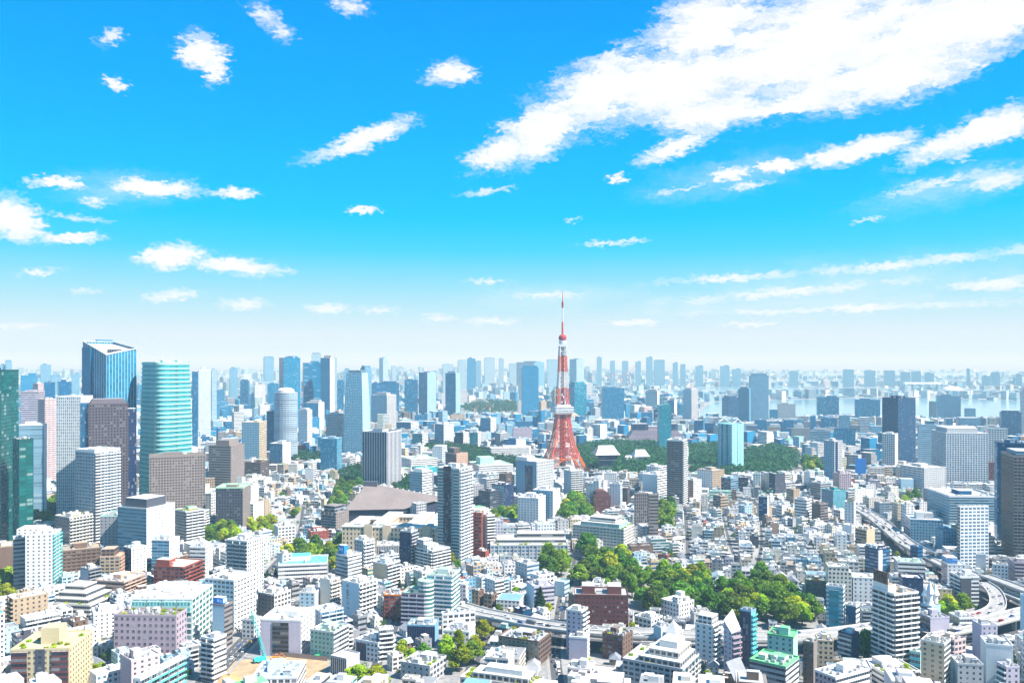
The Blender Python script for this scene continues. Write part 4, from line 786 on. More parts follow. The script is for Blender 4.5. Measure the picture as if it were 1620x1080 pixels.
r_, lx, ly, h = B(AB, 'wide grey terraced apartments stepping down with planters', 985, 1080, 1106, 1060, 1110, 'lgrey.wide', 'lgrey.wide.tl/b', 'offw', vis=1080, a=60, garden=10, sb=[(.05, .95, .05, .75, 4, 'lgrey.wide'), (.2, .95, .12, .62, 8, 'offw.wide'), (.4, .85, .2, .5, 12, 'white.blank')])
B(AB, 'white many-sided apartment block with peaked roof corner', 1100, 1128, 1140, 991, 1058, 'white.punch', 'white.rib2/b', 'white', vis=1050, sb=[(.1, .9, .1, .9, 6, 'white.wide')])
B(AT, 'dark glass tower with cyan balcony ends near the park', 1171, 1188, 1196, 968, 1064, 'navy.curtain.nv', 'steel.rib2.cy/bc', 'lgrey', vis=1050)
B('embassy_building', 'white turreted villa in the trees', 1046, 1074, 1098, 956, 984, 'white.grid', 'white.grid', 'white', vis=978, sb=[(.05, .3, .1, .4, 5, 'white.grid'), (.5, .75, .3, .6, 7, 'white.blank')])
B(LB, 'white L-shaped wing beside the turreted villa', 1092, 1098, 1124, 970, 1000, 'lgrey.punch', 'offw.punch', 'white', vis=992)
B('house', 'small white modern house with layered roofs near the red brick hotel', 1004, 1030, 1048, 981, 1003, 'white.wide', 'white.wide', 'white', vis=998)
B(LB, 'flat white roofed pavilion inside the park', 1116, 1148, 1164, 930, 940, 'offw.ribbon', 'offw.ribbon', 'white', vis=938, ph=.4)
B(OB, 'pale blue tower block beside the white pyramid roof', 1034, 1046, 1064, 994, 1038, 'pblue.blank', 'white.blank', 'white', vis=1025)
r_, lx, ly, h = B(AT, 'white rounded apartment tower with turquoise strip windows', 675, 715, 728, 912, 990, 'white.rib2.cy/b', 'white.rib2.tl', 'lgreen', vis=980)
q = MB(); q.prism([(-1 + 6.5 * math.cos(R(a)), ly + 6.5 * math.sin(R(a))) for a in range(0, 360, 20)], 0, h - 3, [style('white.rib2.tl')], C['lgreen']); q.build('rounded_bay', r_)
B(AB, 'low white wing at the foot of the rounded apartment tower', 698, 700, 752, 972, 1003, 'white.ribbon', 'white.wide', 'white', vis=995)
B(AB, 'white angled flats with a long roof pointing to the big trees', 703, 742, 752, 1000, 1030, 'white.grid', 'white.grid', 'white', vis=1022)
B(AB, 'white slab with sloping green roof terraces', 635, 672, 683, 940, 992, 'lilac.rib2/b', 'grey.blank', 'lgreen', vis=985)
B(OB, 'small black glass building with a white frame', 644, 688, 694, 990, 1022, 'navy.vert.nv', 'steel.blank', 'white', vis=1014)
B(OB, 'red brick office with an orange wall behind the sloping green terraces', 607, 634, 641, 942, 980, 'brick.wide', 'orange.blank', 'white', vis=968, pent=0)
B(AB, 'white flats by the orange ramp at the street bend', 598, 600, 622, 996, 1046, 'white.grid', 'white.rib2/b', 'white', vis=1040)
B(AB, 'lilac grey square-windowed block near the rounded tower', 720, 737, 741, 925, 964, 'lilac.grid', 'white.grid', 'white', vis=958)
B(AB, 'orange brown brick flats, first of the brown pair', 746, 757, 766, 936, 968, 'tan.grid', 'brown.punch', 'taupe', vis=962)
B(AB, 'tan brown flats with dark recess, second of the brown pair', 765, 778, 786, 942, 970, 'tan.wide', 'brown.grid', 'tan', vis=963)
B('townhouse', 'row of white gabled townhouses with blue grey roofs', 785, 822, 830, 950, 974, 'white.grid', 'white.grid', 'steel', vis=966, pent=0, n=0, ph=.2)
_r = HAND[-1]['root']; _lx = 22
B(OB, 'white building with a pale blue end wall behind the dark conifer', 833, 845, 877, 929, 968, 'pblue.blank', 'lilac.ribbon', 'white', vis=958)
r_, lx, ly, h = B(AB, 'brown brick block with a busy pipe-strewn roof', 805, 852, 872, 1016, 1054, 'tan.grid/w', 'brown.wide', 'lgrey', vis=1042, n=26, garden=6, ly=30)
r_, lx, ly, h = B(AB, 'flat white terraced villa block with planted edges at the bottom', 728, 846, 860, 1088, 1130, 'offw.wide', 'offw.wide', 'offw', vis=1080, a=70, garden=26, n=1, sb=[(.12, .9, .1, .85, 4, 'offw.wide'), (.3, .8, .2, .7, 7, 'white.blank')])
B('house', 'flat roofed white garden villa among hedges', 634, 680, 706, 1055, 1082, 'lgrey.punch', 'lgrey.wide', 'white', vis=1070, garden=8)
B(LB, 'dark low house with a teal roof by the big trees', 784, 806, 816, 996, 1014, 'dgrey.wide', 'dgrey.wide', 'turq', vis=1008, pent=0, n=1)
B(LB, 'small white house with a turquoise roof edge beside the brown brick block', 781, 800, 807, 1030, 1044, 'grey.ribbon', 'grey.ribbon', 'turq', vis=1040, pent=0, n=1)
B(LB, 'white hall with a pale turquoise roof in the street trees', 878, 893, 901, 922, 944, 'pblue.blank', 'pblue.ribbon', 'mint', vis=936, pent=0, n=0)
r_, lx, ly, h = B(OB, 'white U-shaped building around a dark open court', 412, 476, 498.5, 982, 1038, 'lilac.blank', 'white.grid', 'white', vis=1030, n=10)
part_box(r_, 'court_shade_panel', -.5, -.03, ly * .30, ly * .70, 2, h - 1, 'dgrey.rib2.bk')  # dark panel on the wall standing in for the shade of the court
B(OB, 'grey brown small office with white balcony back behind the U-shaped building', 408, 434, 460, 942, 978, 'taupe.punch', 'offw.wide', 'white', vis=968)
B(OB, 'pale blue white cube block near the grey brown office', 474, 498, 507, 938, 968, 'pblue.punch', 'white.blank', 'white', vis=958)
B(AB, 'cream white tall flats in front of the turquoise roofed hall', 506, 522, 538, 918, 966, 'offw.blank', 'offw.grid/b', 'white', vis=954)
r_, lx, ly, h = B(OB, 'white office with vertical lettering on its blank wall', 541, 568, 596, 924, 978, 'pblue.blank', 'white.wide/b', 'white', vis=968, n=10)
B(OB, 'white building with a mint roof and rows of skylight windows', 491, 528, 552, 1001, 1044, 'mint.grid/w', 'white.rib2', 'lgreen', vis=1034)
B(LB, 'white modern house with a dark glass middle', 562, 598, 624, 1018, 1048, 'white.grid', 'white.wide/b', 'white', vis=1040)
part_box(HAND[-1]['root'], 'dark_strip', -.4, -.02, 10, 18, 0, HAND[-1]['h'] - 1, 'navy.vert.nv')
B(LB, 'white roofed shed with sliding doors by the building site', 523, 548, 569, 1043, 1070, 'lgrey.vert', 'lgrey.blank', 'white', vis=1060, pent=0, n=0)
B(OB, 'white roofed low block with strip windows below the building site', 398, 470, 484, 1072, 1118, 'white.wide', 'white.ribbon', 'pblue', vis=1080)
B(OB, 'white office slab beside the site crane along the main street', 383, 402, 414, 982, 1010, 'white.grid', 'white.grid', 'white', vis=998)

# ------------------------------------------------------------------ buildings with shapes of their own
def round_rect(lx, ly, r, n=5):
    P = []
    for cx, cy, a0 in ((lx - r, r, -90), (lx - r, ly - r, 0), (r, ly - r, 90), (r, r, 180)):
        for i in range(n + 1):
            a = R(a0 + 90 * i / n); P.append((cx + r * math.cos(a), cy + r * math.sin(a)))
    return P
def scale_poly(P, k):
    cx = sum(p[0] for p in P) / len(P); cy = sum(p[1] for p in P) / len(P)
    return [(cx + (p[0] - cx) * k, cy + (p[1] - cy) * k) for p in P]
def start(kind, label, uL, uC, uR, vt, vb, vis, a=None, lx=None, ly=None, d=None):
    D, cx, cy, yaw, lx, ly, P = frame_of(uL, uC, uR, vb, d, a, lx, ly)
    h = zof(vt, D)
    root = thing(kind, label, CATS.get(kind, kind.replace('_', ' ')), (cx, cy, 0), yaw)
    register(label, [P(0, 0), P(lx, 0), P(lx, ly), P(0, ly)], (uL, uC, uR), D, vis, h, root)
    return root, lx, ly, h, D

# tower with the V-shaped slanted roof
r_, lx, ly, h, D = start('skyscraper', 'tall blue glass tower with a V-shaped slanted roof and white rim', 131, 168, 216, 561, 832, 632)
k = D / F
tops = [h, h + 11 * k, h + 22 * k, h + 22 * k]
m = MB(); P = [(0, 0), (lx, 0), (lx, ly), (0, ly)]
m.prism(P, 0, h, [style('steel.vstr.tq')] * 4, tops=tops); m.build('wall', r_)
m = MB(); m.face([(P[i][0], P[i][1], tops[i] - 3) for i in (0, 1, 2)], None, C['lgrey'], mi=1); m.face([(P[i][0], P[i][1], tops[i] - 3) for i in (0, 2, 3)], None, C['lgrey'], mi=1)
for i in range(6): m.box(lx * .3 + i * 3.5, lx * .3 + i * 3.5 + 2, ly * .3, ly * .3 + 2, h - 3, h + 7, C['dgrey'])
m.build('roof', r_)
m = MB()
for i in range(4): m.tube((*P[i], tops[i]), (*P[(i + 1) % 4], tops[(i + 1) % 4]), .7, C['white'])
m.build('roof_rim', r_)
part_box(r_, 'shoulder', -2, -.02, ly * .6, ly * .98, 0, h + 12 * k, 'mblue.vert.tq')
part_box(r_, 'rear_fin', lx * .45, lx - .5, ly + .02, ly + 3, h - 10, h + 25 * k, 'mblue.vert.tq')

# rounded turquoise tower with sloping sides
r_, lx, ly, h, D = start('skyscraper', 'turquoise rounded tower ringed by pale floor bands, roof edge curling up', 217, 252, 308, 576, 832, 715)
PP = round_rect(lx, ly, min(lx, ly) * .22, 6); nfl = 36; zz = [h * i / nfl for i in range(nfl + 1)]
kk = lambda z: 1.06 - .13 * (z / h) ** 1.6
m = MB()
for i in range(nfl): m.prism(scale_poly(PP, kk(zz[i])), zz[i], zz[i + 1], [(C['teal'], (.02, .20, .22), (2.4, h / nfl * 1.01, .9, 1.1), .8)], poly2=scale_poly(PP, kk(zz[i + 1])))
m.build('wall', r_)
for i in range(1, nfl + 1):
    q = MB(); A = scale_poly(PP, kk(zz[i]) * 1.03); q.prism(A, 0, 1.9 if i % 6 else 2.6, [((.27, .52, .50), (.3, .5, .5), PAT['blank'], .3)], (.5, .74, .72), under=True); q.build('floor_band', r_, loc=(0, 0, zz[i] - 1.0))
m = MB(); A = scale_poly(PP, kk(h)); m.face([(p[0], p[1], h + .95) for p in A], None, C['lgrey'], mi=1); m.build('roof', r_)
cx_ = sum(p[0] for p in A) / len(A); cy_ = sum(p[1] for p in A) / len(A)
tops = [h + 2 + 6 * (abs(math.atan2(p[1] - cy_, p[0] - cx_) / math.pi * 2 % 1 - .5) * 2) ** 2 for p in A]
m = MB(); m.prism(scale_poly(PP, kk(h) * 1.02), h + .9, h + 2, [style('mint.blank')], tops=tops); m.build('crown_screen', r_)
for x, y in ((.35, .4), (.6, .6), (.7, .3)): part_box(r_, 'penthouse', lx * x, lx * x + 6, ly * y, ly * y + 6, h + 1, h + 5, 'mint.blank')
m = MB(); m.tube((lx * .4, ly * .5, h), (lx * .4, ly * .5, h + 11), .3, C['white']); m.build('antenna', r_)

def tapered(label, kind, uL, uC, uR, vt, vb, vis, topk, s1, s2, crown=None):
    r_, lx, ly, h, D = start(kind, label, uL, uC, uR, vt, vb, vis)
    P = [(0, 0), (lx, 0), (lx, ly), (0, ly)]; m = MB(); z0, p0 = 0, P
    for i in range(1, 7):
        t = i / 6; p1 = scale_poly(P, 1 - (1 - topk) * t ** 2.2); z1 = h * t
        m.prism(p0, z0, z1, [style(s2), style(s1)], C['lgrey'] if i == 6 else None, poly2=p1); z0, p0 = z1, p1
    m.build('wall', r_)
    xs = [p[0] for p in p0]; ys = [p[1] for p in p0]
    q = MB(); q.prism(scale_poly(p0, .8), h, h + 6, [style(crown or 'steel.vert')], C['lgrey']); q.build('crown', r_)
    return r_, lx, ly, h
tapered('tapered blue glass tower narrowing to a ribbed crown', 'skyscraper', 543.5, 574, 586, 590, 725, 718, .80, 'steel.wide.tq', 'pblue.wide.sk')
# round striped tower
def round_tower(label, kind, uL, uR, vt, vb, vis, st, bandc, nfl, dome=True, bands=True):
    D = H * F / (vb - HZ); rad = (uR - uL) / 2 / F * D; rad *= (D + rad) / D; cx, cy = ((uL + uR) / 2 - CU) / F * (D + rad), D; h = zof(vt, D)
    r_ = thing(kind, label, CATS.get(kind, kind), (cx, cy + rad, 0), 0)
    register(label, [(cx - rad, cy), (cx + rad, cy), (cx + rad, cy + 2 * rad), (cx - rad, cy + 2 * rad)], (uL, uR), D, vis, h, r_)
    C20 = [(rad * math.cos(2 * math.pi * i / 24), rad * math.sin(2 * math.pi * i / 24)) for i in range(24)]
    m = MB(); m.prism(C20, 0, h, [style(st)], C['lgrey']); m.build('wall', r_)
    if bands:
        me = None
        for i in range(1, nfl + 1):
            if me is None: q = MB(); q.prism(scale_poly(C20, 1.03), 0, h / nfl * .42, [(bandc, bandc, PAT['blank'], .3)], bandc, under=True); me = q.mesh('floor_band', [M_WALL, M_ROOF])
            link('floor_band', me, r_, (0, 0, h * i / nfl - h / nfl * .42))
    if dome:
        q = MB(); q.lathe([(rad * .75, h), (rad * .72, h + 5), (rad * .45, h + 9), (0, h + 10)], (.62, .58, .58), 20); q.build('roof_drum', r_)
    return r_, rad, h
round_tower('round striped tower with a sunlit side and a low drum on top', 'skyscraper', 434.5, 470, 621, 730, 715, 'steel.ribbon.bl', (.40, .43, .46), 34)
# teal tower with gabled roof frame
r_, lx, ly, h, D = start('apartment_tower', 'bright teal tower with an open white gable frame on top', 1135.5, 1158, 1176.5, 671, 750, 742)
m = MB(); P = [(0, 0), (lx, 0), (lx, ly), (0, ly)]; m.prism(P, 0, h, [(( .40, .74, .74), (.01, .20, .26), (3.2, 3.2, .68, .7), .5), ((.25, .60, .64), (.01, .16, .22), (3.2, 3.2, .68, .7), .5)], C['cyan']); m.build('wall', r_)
m = MB(); g = 9
for x in (0, lx):
    m.tube((x, 0, h), (x, ly / 2, h + g), .7, (.7, .85, .85)); m.tube((x, ly / 2, h + g), (x, ly, h), .7, (.7, .85, .85))
for y in (0, ly):
    m.tube((0, y, h), (lx / 2, y, h + g), .7, (.7, .85, .85)); m.tube((lx / 2, y, h + g), (lx, y, h), .7, (.7, .85, .85))
m.tube((lx / 2, 0, h + g), (lx / 2, ly, h + g), .6, (.7, .85, .85)); m.tube((0, ly / 2, h + g), (lx, ly / 2, h + g), .6, (.7, .85, .85))
m.build('gable_frame', r_)
for i in range(1, 4): part_box(r_, 'rib', lx * i / 4 - .5, lx * i / 4 + .5, -.7, -.02, 0, h, 'mint.blank')
for i in range(1, 3): part_box(r_, 'dark_rib', -.5, -.02, ly * i / 3 - 2, ly * i / 3 + 2, 0, h, 'teal.curtain.tq')
# dusky wide building with sloping stepped shoulders
r_, lx, ly, h, D = start('hotel_tower', 'dusky purple wide building whose ends step down like a pyramid', 1000, 1002, 1073, 681, 704, 697, ly=40)
m = MB(); ext = lx * .24
m.prism([(-ext, 0), (lx + ext, 0), (lx + ext, ly), (-ext, ly)], 0, h * .35, [style('mauve.dense.nv')], C['mauve'], poly2=[(-ext * .6, 2), (lx + ext * .6, 2), (lx + ext * .6, ly - 2), (-ext * .6, ly - 2)]); m.build('wall', r_)
m = MB(); m.prism([(-ext * .6, 2), (lx + ext * .6, 2), (lx + ext * .6, ly - 2), (-ext * .6, ly - 2)], h * .35, h, [style('mauve.dense.nv')], C['mauve'], poly2=[(0, 2), (lx, 2), (lx, ly - 2), (0, ly - 2)]); m.build('wall', r_)
for i, (a0, a1) in enumerate(((.0, .34), (.66, 1.0))): part_box(r_, 'penthouse', lx * a0, lx * a1, 6, ly - 6, h, h + 16, 'navy.dense')
part_box(r_, 'penthouse', lx * .34 + .1, lx * .66 - .1, 8, ly - 8, h, h + 10, 'mauve.dense')

# hall under one big sloped roof
r_ = None
D = H * F / (838 - HZ)
cx, cy = (548 - CU) / F * D, D
r_ = thing('concert_hall', 'dark hall under one huge sloping taupe roof with a cut-off peak', 'hall', (cx, cy, 0), 0)
k = D / F
wR = 150 * k; pk = zof(768, D + 45); ev = zof(806, D)
A = [(0, 0), (wR * .60, 8), (wR, 62), (12, 72)]
m = MB(); m.face([(-2, -3, ev), (wR * .60, 5, ev), (wR + 3, 60, ev + 5), (26, 58, pk), (14, 56, pk)], None, (.20, .165, .155), mi=1)
m.face([(-2, -3, ev), (14, 56, pk), (12, 74, ev)], None, (.20, .165, .155), mi=1); m.face([(14, 56, pk), (26, 58, pk), (wR + 3, 60, ev + 5), (12, 74, ev)], None, (.20, .165, .155), mi=1)
for i in range(14):
    t = i / 13; a = Vector((26 + (wR - 23) * t, 58 + 2 * t, pk + (ev + 5 - pk) * t)); m.box(a.x - .9, a.x + .9, a.y - 1, a.y + 1, a.z - .4, a.z + .9, (.7, .68, .66))
m.build('roof', r_)
m = MB(); m.prism(A, 0, ev - .3, [style('dgrey.vert.nv')]); m.build('wall', r_)
m = MB(); m.box(12, 29, 52, 60, pk - 3, pk + 4, C['dgrey']); m.build('ridge_vent', r_)
register('hall with sloping taupe roof', [(cx + p[0], cy + p[1]) for p in A], (547, 700), D, 826, ev, r_)
# beige palace: wings round courts
D0 = H * F / (876 - HZ); D = D0
cx, cy = (541 - CU) / F * D, D
r_ = thing('palace_building', 'beige neoclassical palace with long wings around courtyards', 'palace', (cx, cy, 0), R(-6)); k = D / F
W = 150 * k; ph = zof(833, D)
wings = [(0, W, 0, 17, ph), (0, 16, 17.2, 70, ph - 2), (W * .30, W * .30 + 16, 17.2, 84, ph + 1), (W * .66, W * .66 + 15, 17.2, 92, ph), (W - 16, W, 17.2, 96, ph - 1), (16.2, W * .30 - .2, 54, 68, ph - 2), (W * .30 + 16.2, W * .66 - .2, 66, 80, ph - 1), (W * .66 + 15.2, W - 16.2, 76, 90, ph - 2)]
for (x0, x1, y0, y1, z) in wings:
    m = MB(); m.prism([(x0, y0), (x1, y0), (x1, y1), (x0, y1)], 0, z, [((.58, .47, .33), (.04, .04, .05), (4.0, 5.2, .42, .55), .3)]); m.build('wing', r_)
    m = MB(); m.box(x0 - .5, x1 + .5, y0 - .5, y1 + .5, z + .02, z + 1.1, (.72, .68, .60), (.70, .68, .64)); m.build('cornice_roof', r_)
for i in range(9): m = MB(); x = rnd.uniform(6, W - 8); m.box(x, x + rnd.uniform(4, 9), 4, 12, ph + 1.2, ph + 3.4, C['lgrey'], C['white']); m.build('penthouse', r_)
for x0 in (W * .24, W * .44, W * .86): m = MB(); m.box(x0, x0 + 9, -1.2, -.05, 0, ph + 3, (.55, .44, .31)); m.build('pilaster_bay', r_)
register('beige neoclassical palace', [(cx - 2, cy - 8), (cx + W, cy - 14), (cx + W + 10, cy + 90), (cx + 8, cy + 88)], (541, 694), D, 862, ph, r_)

# red brick block with a domed top
r_, lx, ly, h, D = start('office_building', 'dark red brick block with a rounded barrel top beside the wood', 938, 940, 966, 784, 814, 808, ly=22)
m = MB(); m.prism([(0, 0), (lx, 0), (lx, ly), (0, ly)], 0, h, [style('rbrown.grid.br')], C['rbrown']); m.build('wall', r_)
m = MB()
for i in range(10):
    a0, a1 = math.pi * i / 10, math.pi * (i + 1) / 10; f = lambda a: (lx / 2 - math.cos(a) * lx * .42, h + math.sin(a) * 7)
    (x0, z0), (x1, z1) = f(a0), f(a1); m.face([(x0, 1, z0), (x1, 1, z1), (x1, ly - 1, z1), (x0, ly - 1, z0)], None, C['rbrown'], mi=1); m.face([(x0, 1, z0), (lx / 2, 1, h), (x1, 1, z1)], None, C['rbrown'], mi=1)
m.build('barrel_roof', r_)
# pointed grey slab
r_, lx, ly, h, D = start('apartment_tower', 'grey lilac slab ending in a sharp pointed roof beside the dark cyan-balcony tower', 1145, 1158, 1172, 992, 1076, 1068)
m = MB(); m.prism([(0, 0), (lx, 0), (lx, ly), (0, ly)], 0, h, [style('mauve.rib2'), style('lilac.punch')], C['white'], tops=[h - 4, h - 2, h + 9, h + 3]); m.build('wall', r_)
facing(r_, 'mauve.rib2/b', lx, 'R', lx, ly, h - 4)
# pyramid white roof house
r_, lx, ly, h, D = start('office_building', 'white building with a pyramid roof before the elevated road', 1050, 1070, 1080, 1003, 1042, 1030)
m = MB(); m.prism([(0, 0), (lx, 0), (lx, ly), (0, ly)], 0, h, [style('white.punch'), style('lilac.punch')]); m.build('wall', r_)
m = MB(); e = .6; P4 = [(-e, -e), (lx + e, -e), (lx + e, ly + e), (-e, ly + e)]
for i in range(4): m.face([(*P4[i], h), (*P4[(i + 1) % 4], h), (lx / 2, ly / 2, h + 8)], None, C['white'], mi=1)
m.build('roof', r_)
# sloped slate roof at the bottom
r_, lx, ly, h, D = start('house', 'dark house under a big plain slate roof plane at the bottom edge', 1152, 1163, 1181, 1072, 1112, 1080)
m = MB(); m.prism([(0, 0), (lx, 0), (lx, ly), (0, ly)], 0, h, [style('brown.punch')]); m.build('wall', r_)
m = MB(); m.face([(-1, -1, h - 1), (lx + 1, -1, h + .5), (lx + 1, ly + 1, h + 9), (-1, ly + 1, h + 7)], None, (.30, .31, .33), mi=1); m.face([(-1, ly + 1, h + 6.6), (lx + 1, ly + 1, h + 8.6), (lx + 1, -1, h + .1), (-1, -1, h - 1.4)], None, (.2, .2, .2), mi=1); m.build('roof', r_)

# temple gate and temple halls beyond the red tower
D = H * F / (752 - HZ); cx = (961 - CU) / F * D; k = D / F
r_ = thing('temple_gate', 'large two-storey temple gate with a pale hipped roof and dark body', 'temple gate', (cx, D, 0), R(8))
zt, ze = zof(708, D), zof(718, D); w = 18 * k; b = 9.5 * k; dp = 12
m = MB(); m.box(-b, b, 0, 2 * dp, 0, ze - 9, (.07, .08, .11)); m.build('base', r_)
m = MB(); m.box(-w * .85, w * .85, -2, 2 * dp + 2, ze - 9, ze - 1, (.10, .11, .15), st=style('dgrey.wide.bk')); m.build('upper_storey', r_)
def hip(m, w, y0, y1, z0, z1, ins, col):
    A = [(-w, y0), (w, y0), (w, y1), (-w, y1)]; Bq = [(-w + ins, (y0 + y1) / 2 - 2), (w - ins, (y0 + y1) / 2 - 2), (w - ins, (y0 + y1) / 2 + 2), (-w + ins, (y0 + y1) / 2 + 2)]
    Mq = [(a[0] * .62 + c[0] * .38, a[1] * .62 + c[1] * .38) for a, c in zip(A, Bq)]; zm = z0 + (z1 - z0) * .28
    for P0, P1, za, zb in ((A, Mq, z0, zm), (Mq, Bq, zm, z1)):
        for i in range(4): j = (i + 1) % 4; m.face([(*P0[i], za), (*P0[j], za), (*P1[j], zb), (*P1[i], zb)], None, col, mi=1)
    m.face([(*p, z1) for p in Bq], None, col, mi=1); m.face([(*p, z0) for p in reversed(A)], None, (.1, .1, .11), mi=1)
m = MB(); hip(m, w * 1.12, -6, 2 * dp + 6, ze - 1, zt + 3, w * .45, (.62, .62, .60)); m.build('roof', r_)
m = MB(); hip(m, b * 1.5, -4, 2 * dp + 4, ze - 10.5, ze - 7, 6, (.16, .17, .19)); m.build('lower_roof', r_)
register('temple gate', [(cx - b, D), (cx + b, D), (cx + b, D + 24), (cx - b, D + 24)], (944, 980), D, 742, zt, r_)
for (u, v0, v1, hw, vb, lab) in ((1016, 712, 728, 13, 737, 'large temple hall with a wide bright hipped roof in the trees'), (996, 721, 729, 8, 738, 'smaller temple hall with a pale roof beside the large one'), (985, 734, 738, 5, 744, 'small temple roof tucked in the trees near the gate')):
    D = H * F / (vb - HZ); cx = (u - CU) / F * D; k = D / F
    r_ = thing('temple_hall', lab, 'temple', (cx, D, 0), R(12)); z1 = zof(v0, D); z0 = max(5, z1 - 12)
    m = MB(); m.box(-hw * k * .8, hw * k * .8, 1, hw * k * 1.5, 0, z0 + .5, (.6, .58, .55)); m.build('wall', r_)
    m = MB(); hip(m, hw * k, -2, hw * k * 1.6 + 2, z0, z1, hw * k * .4, (.74, .74, .73)); m.build('roof', r_)
    register(lab, [(cx - hw * k, D), (cx + hw * k, D), (cx + hw * k, D + hw * k * 2), (cx - hw * k, D + hw * k * 2)], (u - hw, u + hw), D, vb - 3, z1, r_)

# the red and white lattice tower
class TowerMB(MB):
    """the tower is laid out on nominal levels; these are the levels as they stand"""
    Z = [(0, 0), (147, 110), (158.5, 121.5), (162, 125), (178, 155), (206, 185), (229, 214), (254.6, 243), (264, 254), (286, 276), (305, 302), (317, 314.5), (333, 333)]
    def build(s, *a, **k):
        s.v = [(p[0], p[1], float(np.interp(p[2], [q[0] for q in s.Z], [q[1] for q in s.Z]))) for p in s.v]
        return MB.build(s, *a, **k)
def lattice_tower():
    D = 1566.0; cx = (890 - CU) / F * D
    r_ = thing('lattice_tower', 'red and white steel lattice broadcasting tower rising above the whole city', 'tower', (cx, D, 0), R(11))
    OR, WH = (.70, .085, .014), (.62, .62, .62)
    ORD = (.85, .17, .02)
    # half width of the square shaft at height z
    prof = [(0, 44), (12, 38.5), (25, 32.5), (40, 26.8), (55, 22.4), (75, 18.2), (100, 14.6), (125, 12.2), (150, 10.6), (175, 8.9), (200, 7.3), (225, 6.3), (252, 5.2)]
    def hw(z):
        for (a, x), (b, y) in zip(prof, prof[1:]):
            if z <= b: return x + (y - x) * (z - a) / (b - a)
        return prof[-1][1]
    def pt(c, z, k=1.0): w = hw(z) * k; return Vector((c[0] * w, c[1] * w, z))
    cor = [(1, -1), (1, 1), (-1, 1), (-1, -1)]
    def colour(z): return ORD if z < 38 else OR if z < 148 else OR if z < 178 else WH if z < 206 else OR if z < 229 else WH
    levels = [0, 8, 17, 27, 38, 49, 60, 71, 82, 93, 104, 115, 126, 137, 147]
    # splayed feet: each leg is a box lattice of four chords
    for c in cor:
        m = TowerMB()
        for (z0, z1) in zip(levels[:5], levels[1:5]):
            ks = [1.0, .80 if z0 < 30 else .84]
            w0, w1 = 5.5 - z0 * .05, 5.5 - z1 * .05
            A = [pt(c, z0) + Vector(o) for o in ((0, 0, 0), (-c[0] * w0, 0, 0), (0, -c[1] * w0, 0), (-c[0] * w0, -c[1] * w0, 0))]
            Bp = [pt(c, z1) + Vector(o) for o in ((0, 0, 0), (-c[0] * w1, 0, 0), (0, -c[1] * w1, 0), (-c[0] * w1, -c[1] * w1, 0))]
            for i in range(4): m.tube(A[i], Bp[i], .75, ORD)
            for i, j in ((0, 1), (0, 2), (1, 3), (2, 3)): m.tube(A[i], Bp[j], .4, ORD); m.tube(A[j], Bp[i], .4, ORD); m.tube(Bp[i], Bp[j], .4, ORD)
        m.box(pt(c, 0).x - 5, pt(c, 0).x + 5, pt(c, 0).y - 5, pt(c, 0).y + 5, 0, 1.5, (.5, .5, .5)); m.build('leg', r_)
    # shaft lattice
    m = TowerMB()
    for (z0, z1) in zip(levels[4:], levels[5:]):
        for i in range(4):
            a, b = cor[i], cor[(i + 1) % 4]; col = colour((z0 + z1) / 2)
            A0, A1, B0, B1 = pt(a, z0), pt(a, z1), pt(b, z0), pt(b, z1)
            m.tube(A0, A1, 1.15, col); m.tube(A1, B1, .7, col)
            n = 3 if z0 < 60 else 2
            for q in range(n):
                p0, p1 = A0.lerp(B0, q / n), A0.lerp(B0, (q + 1) / n); r0, r1 = A1.lerp(B1, q / n), A1.lerp(B1, (q + 1) / n)
                m.tube(p0, r1, .45, col); m.tube(p1, r0, .45, col)
                if q: m.tube(p0, r0, .6, col)
            mid = A0.lerp(B0, .5); m.tube(A0.lerp(A1, .5), B0.lerp(B1, .5), .35, col)
    m.build('shaft', r_)
    # arches between the legs
    m = TowerMB()
    for i in range(4):
        a, b = cor[i], cor[(i + 1) % 4]; prev = None
        for q in range(13):
            t = q / 12; z = 6 + 31 * math.sin(math.pi * t) ** .7
            f = .5 - .5 * math.cos(math.pi * t) if False else t
            p = pt(a, z).lerp(pt(b, z), .08 + .84 * f)
            if prev is not None: m.tube(prev, p, .7, ORD); 
            if q in (2, 3, 4, 5, 6, 7, 8, 9, 10): m.tube(p, pt(a, 38).lerp(pt(b, 38), .08 + .84 * f), .35, ORD)
            prev = p
        m.tube(pt(a, 38), pt(b, 38), .9, ORD)
    m.build('arch', r_)
    # lift shaft in the middle and lower building
    m = TowerMB(); m.box(-4.6, 4.6, -4.6, 4.6, 17, 147, (.15, .07, .07), st=((.16, .06, .055), (.05, .03, .04), (3, 3.2, .5, .5), .3)); m.build('lift_shaft', r_)  # lift shaft coloured dark to stand in for shade inside the lattice
    m = TowerMB(); m.box(-20, 20, -20, 20, 0, 17, (.6, .6, .6), (.7, .7, .7), st=style('lgrey.ribbon')); m.build('foot_building', r_)
    # main deck
    m = TowerMB(); w = 17.0
    m.prism([(-w * .8, -w * .8), (w * .8, -w * .8), (w * .8, w * .8), (-w * .8, w * .8)], 144, 148, [((.7, .7, .7), (.2, .25, .3), PAT['blank'], .3)], None, poly2=[(-w, -w), (w, -w), (w, w), (-w, w)], under=True)
    m.prism([(-w, -w), (w, -w), (w, w), (-w, w)], 148, 158.5, [((.52, .53, .54), (.10, .16, .22), (2.6, 5.2, .9, .42), .6)], (.75, .75, .75)); m.build('main_deck', r_)
    m = TowerMB(); m.box(-w * .72, w * .72, -w * .72, w * .72, 158.6, 162, (.72, .73, .75)); m.build('deck_roof', r_)
    # upper shaft
    zs = [162, 170, 178, 185, 192, 199, 206, 214, 222, 229, 237, 245]
    m = TowerMB()
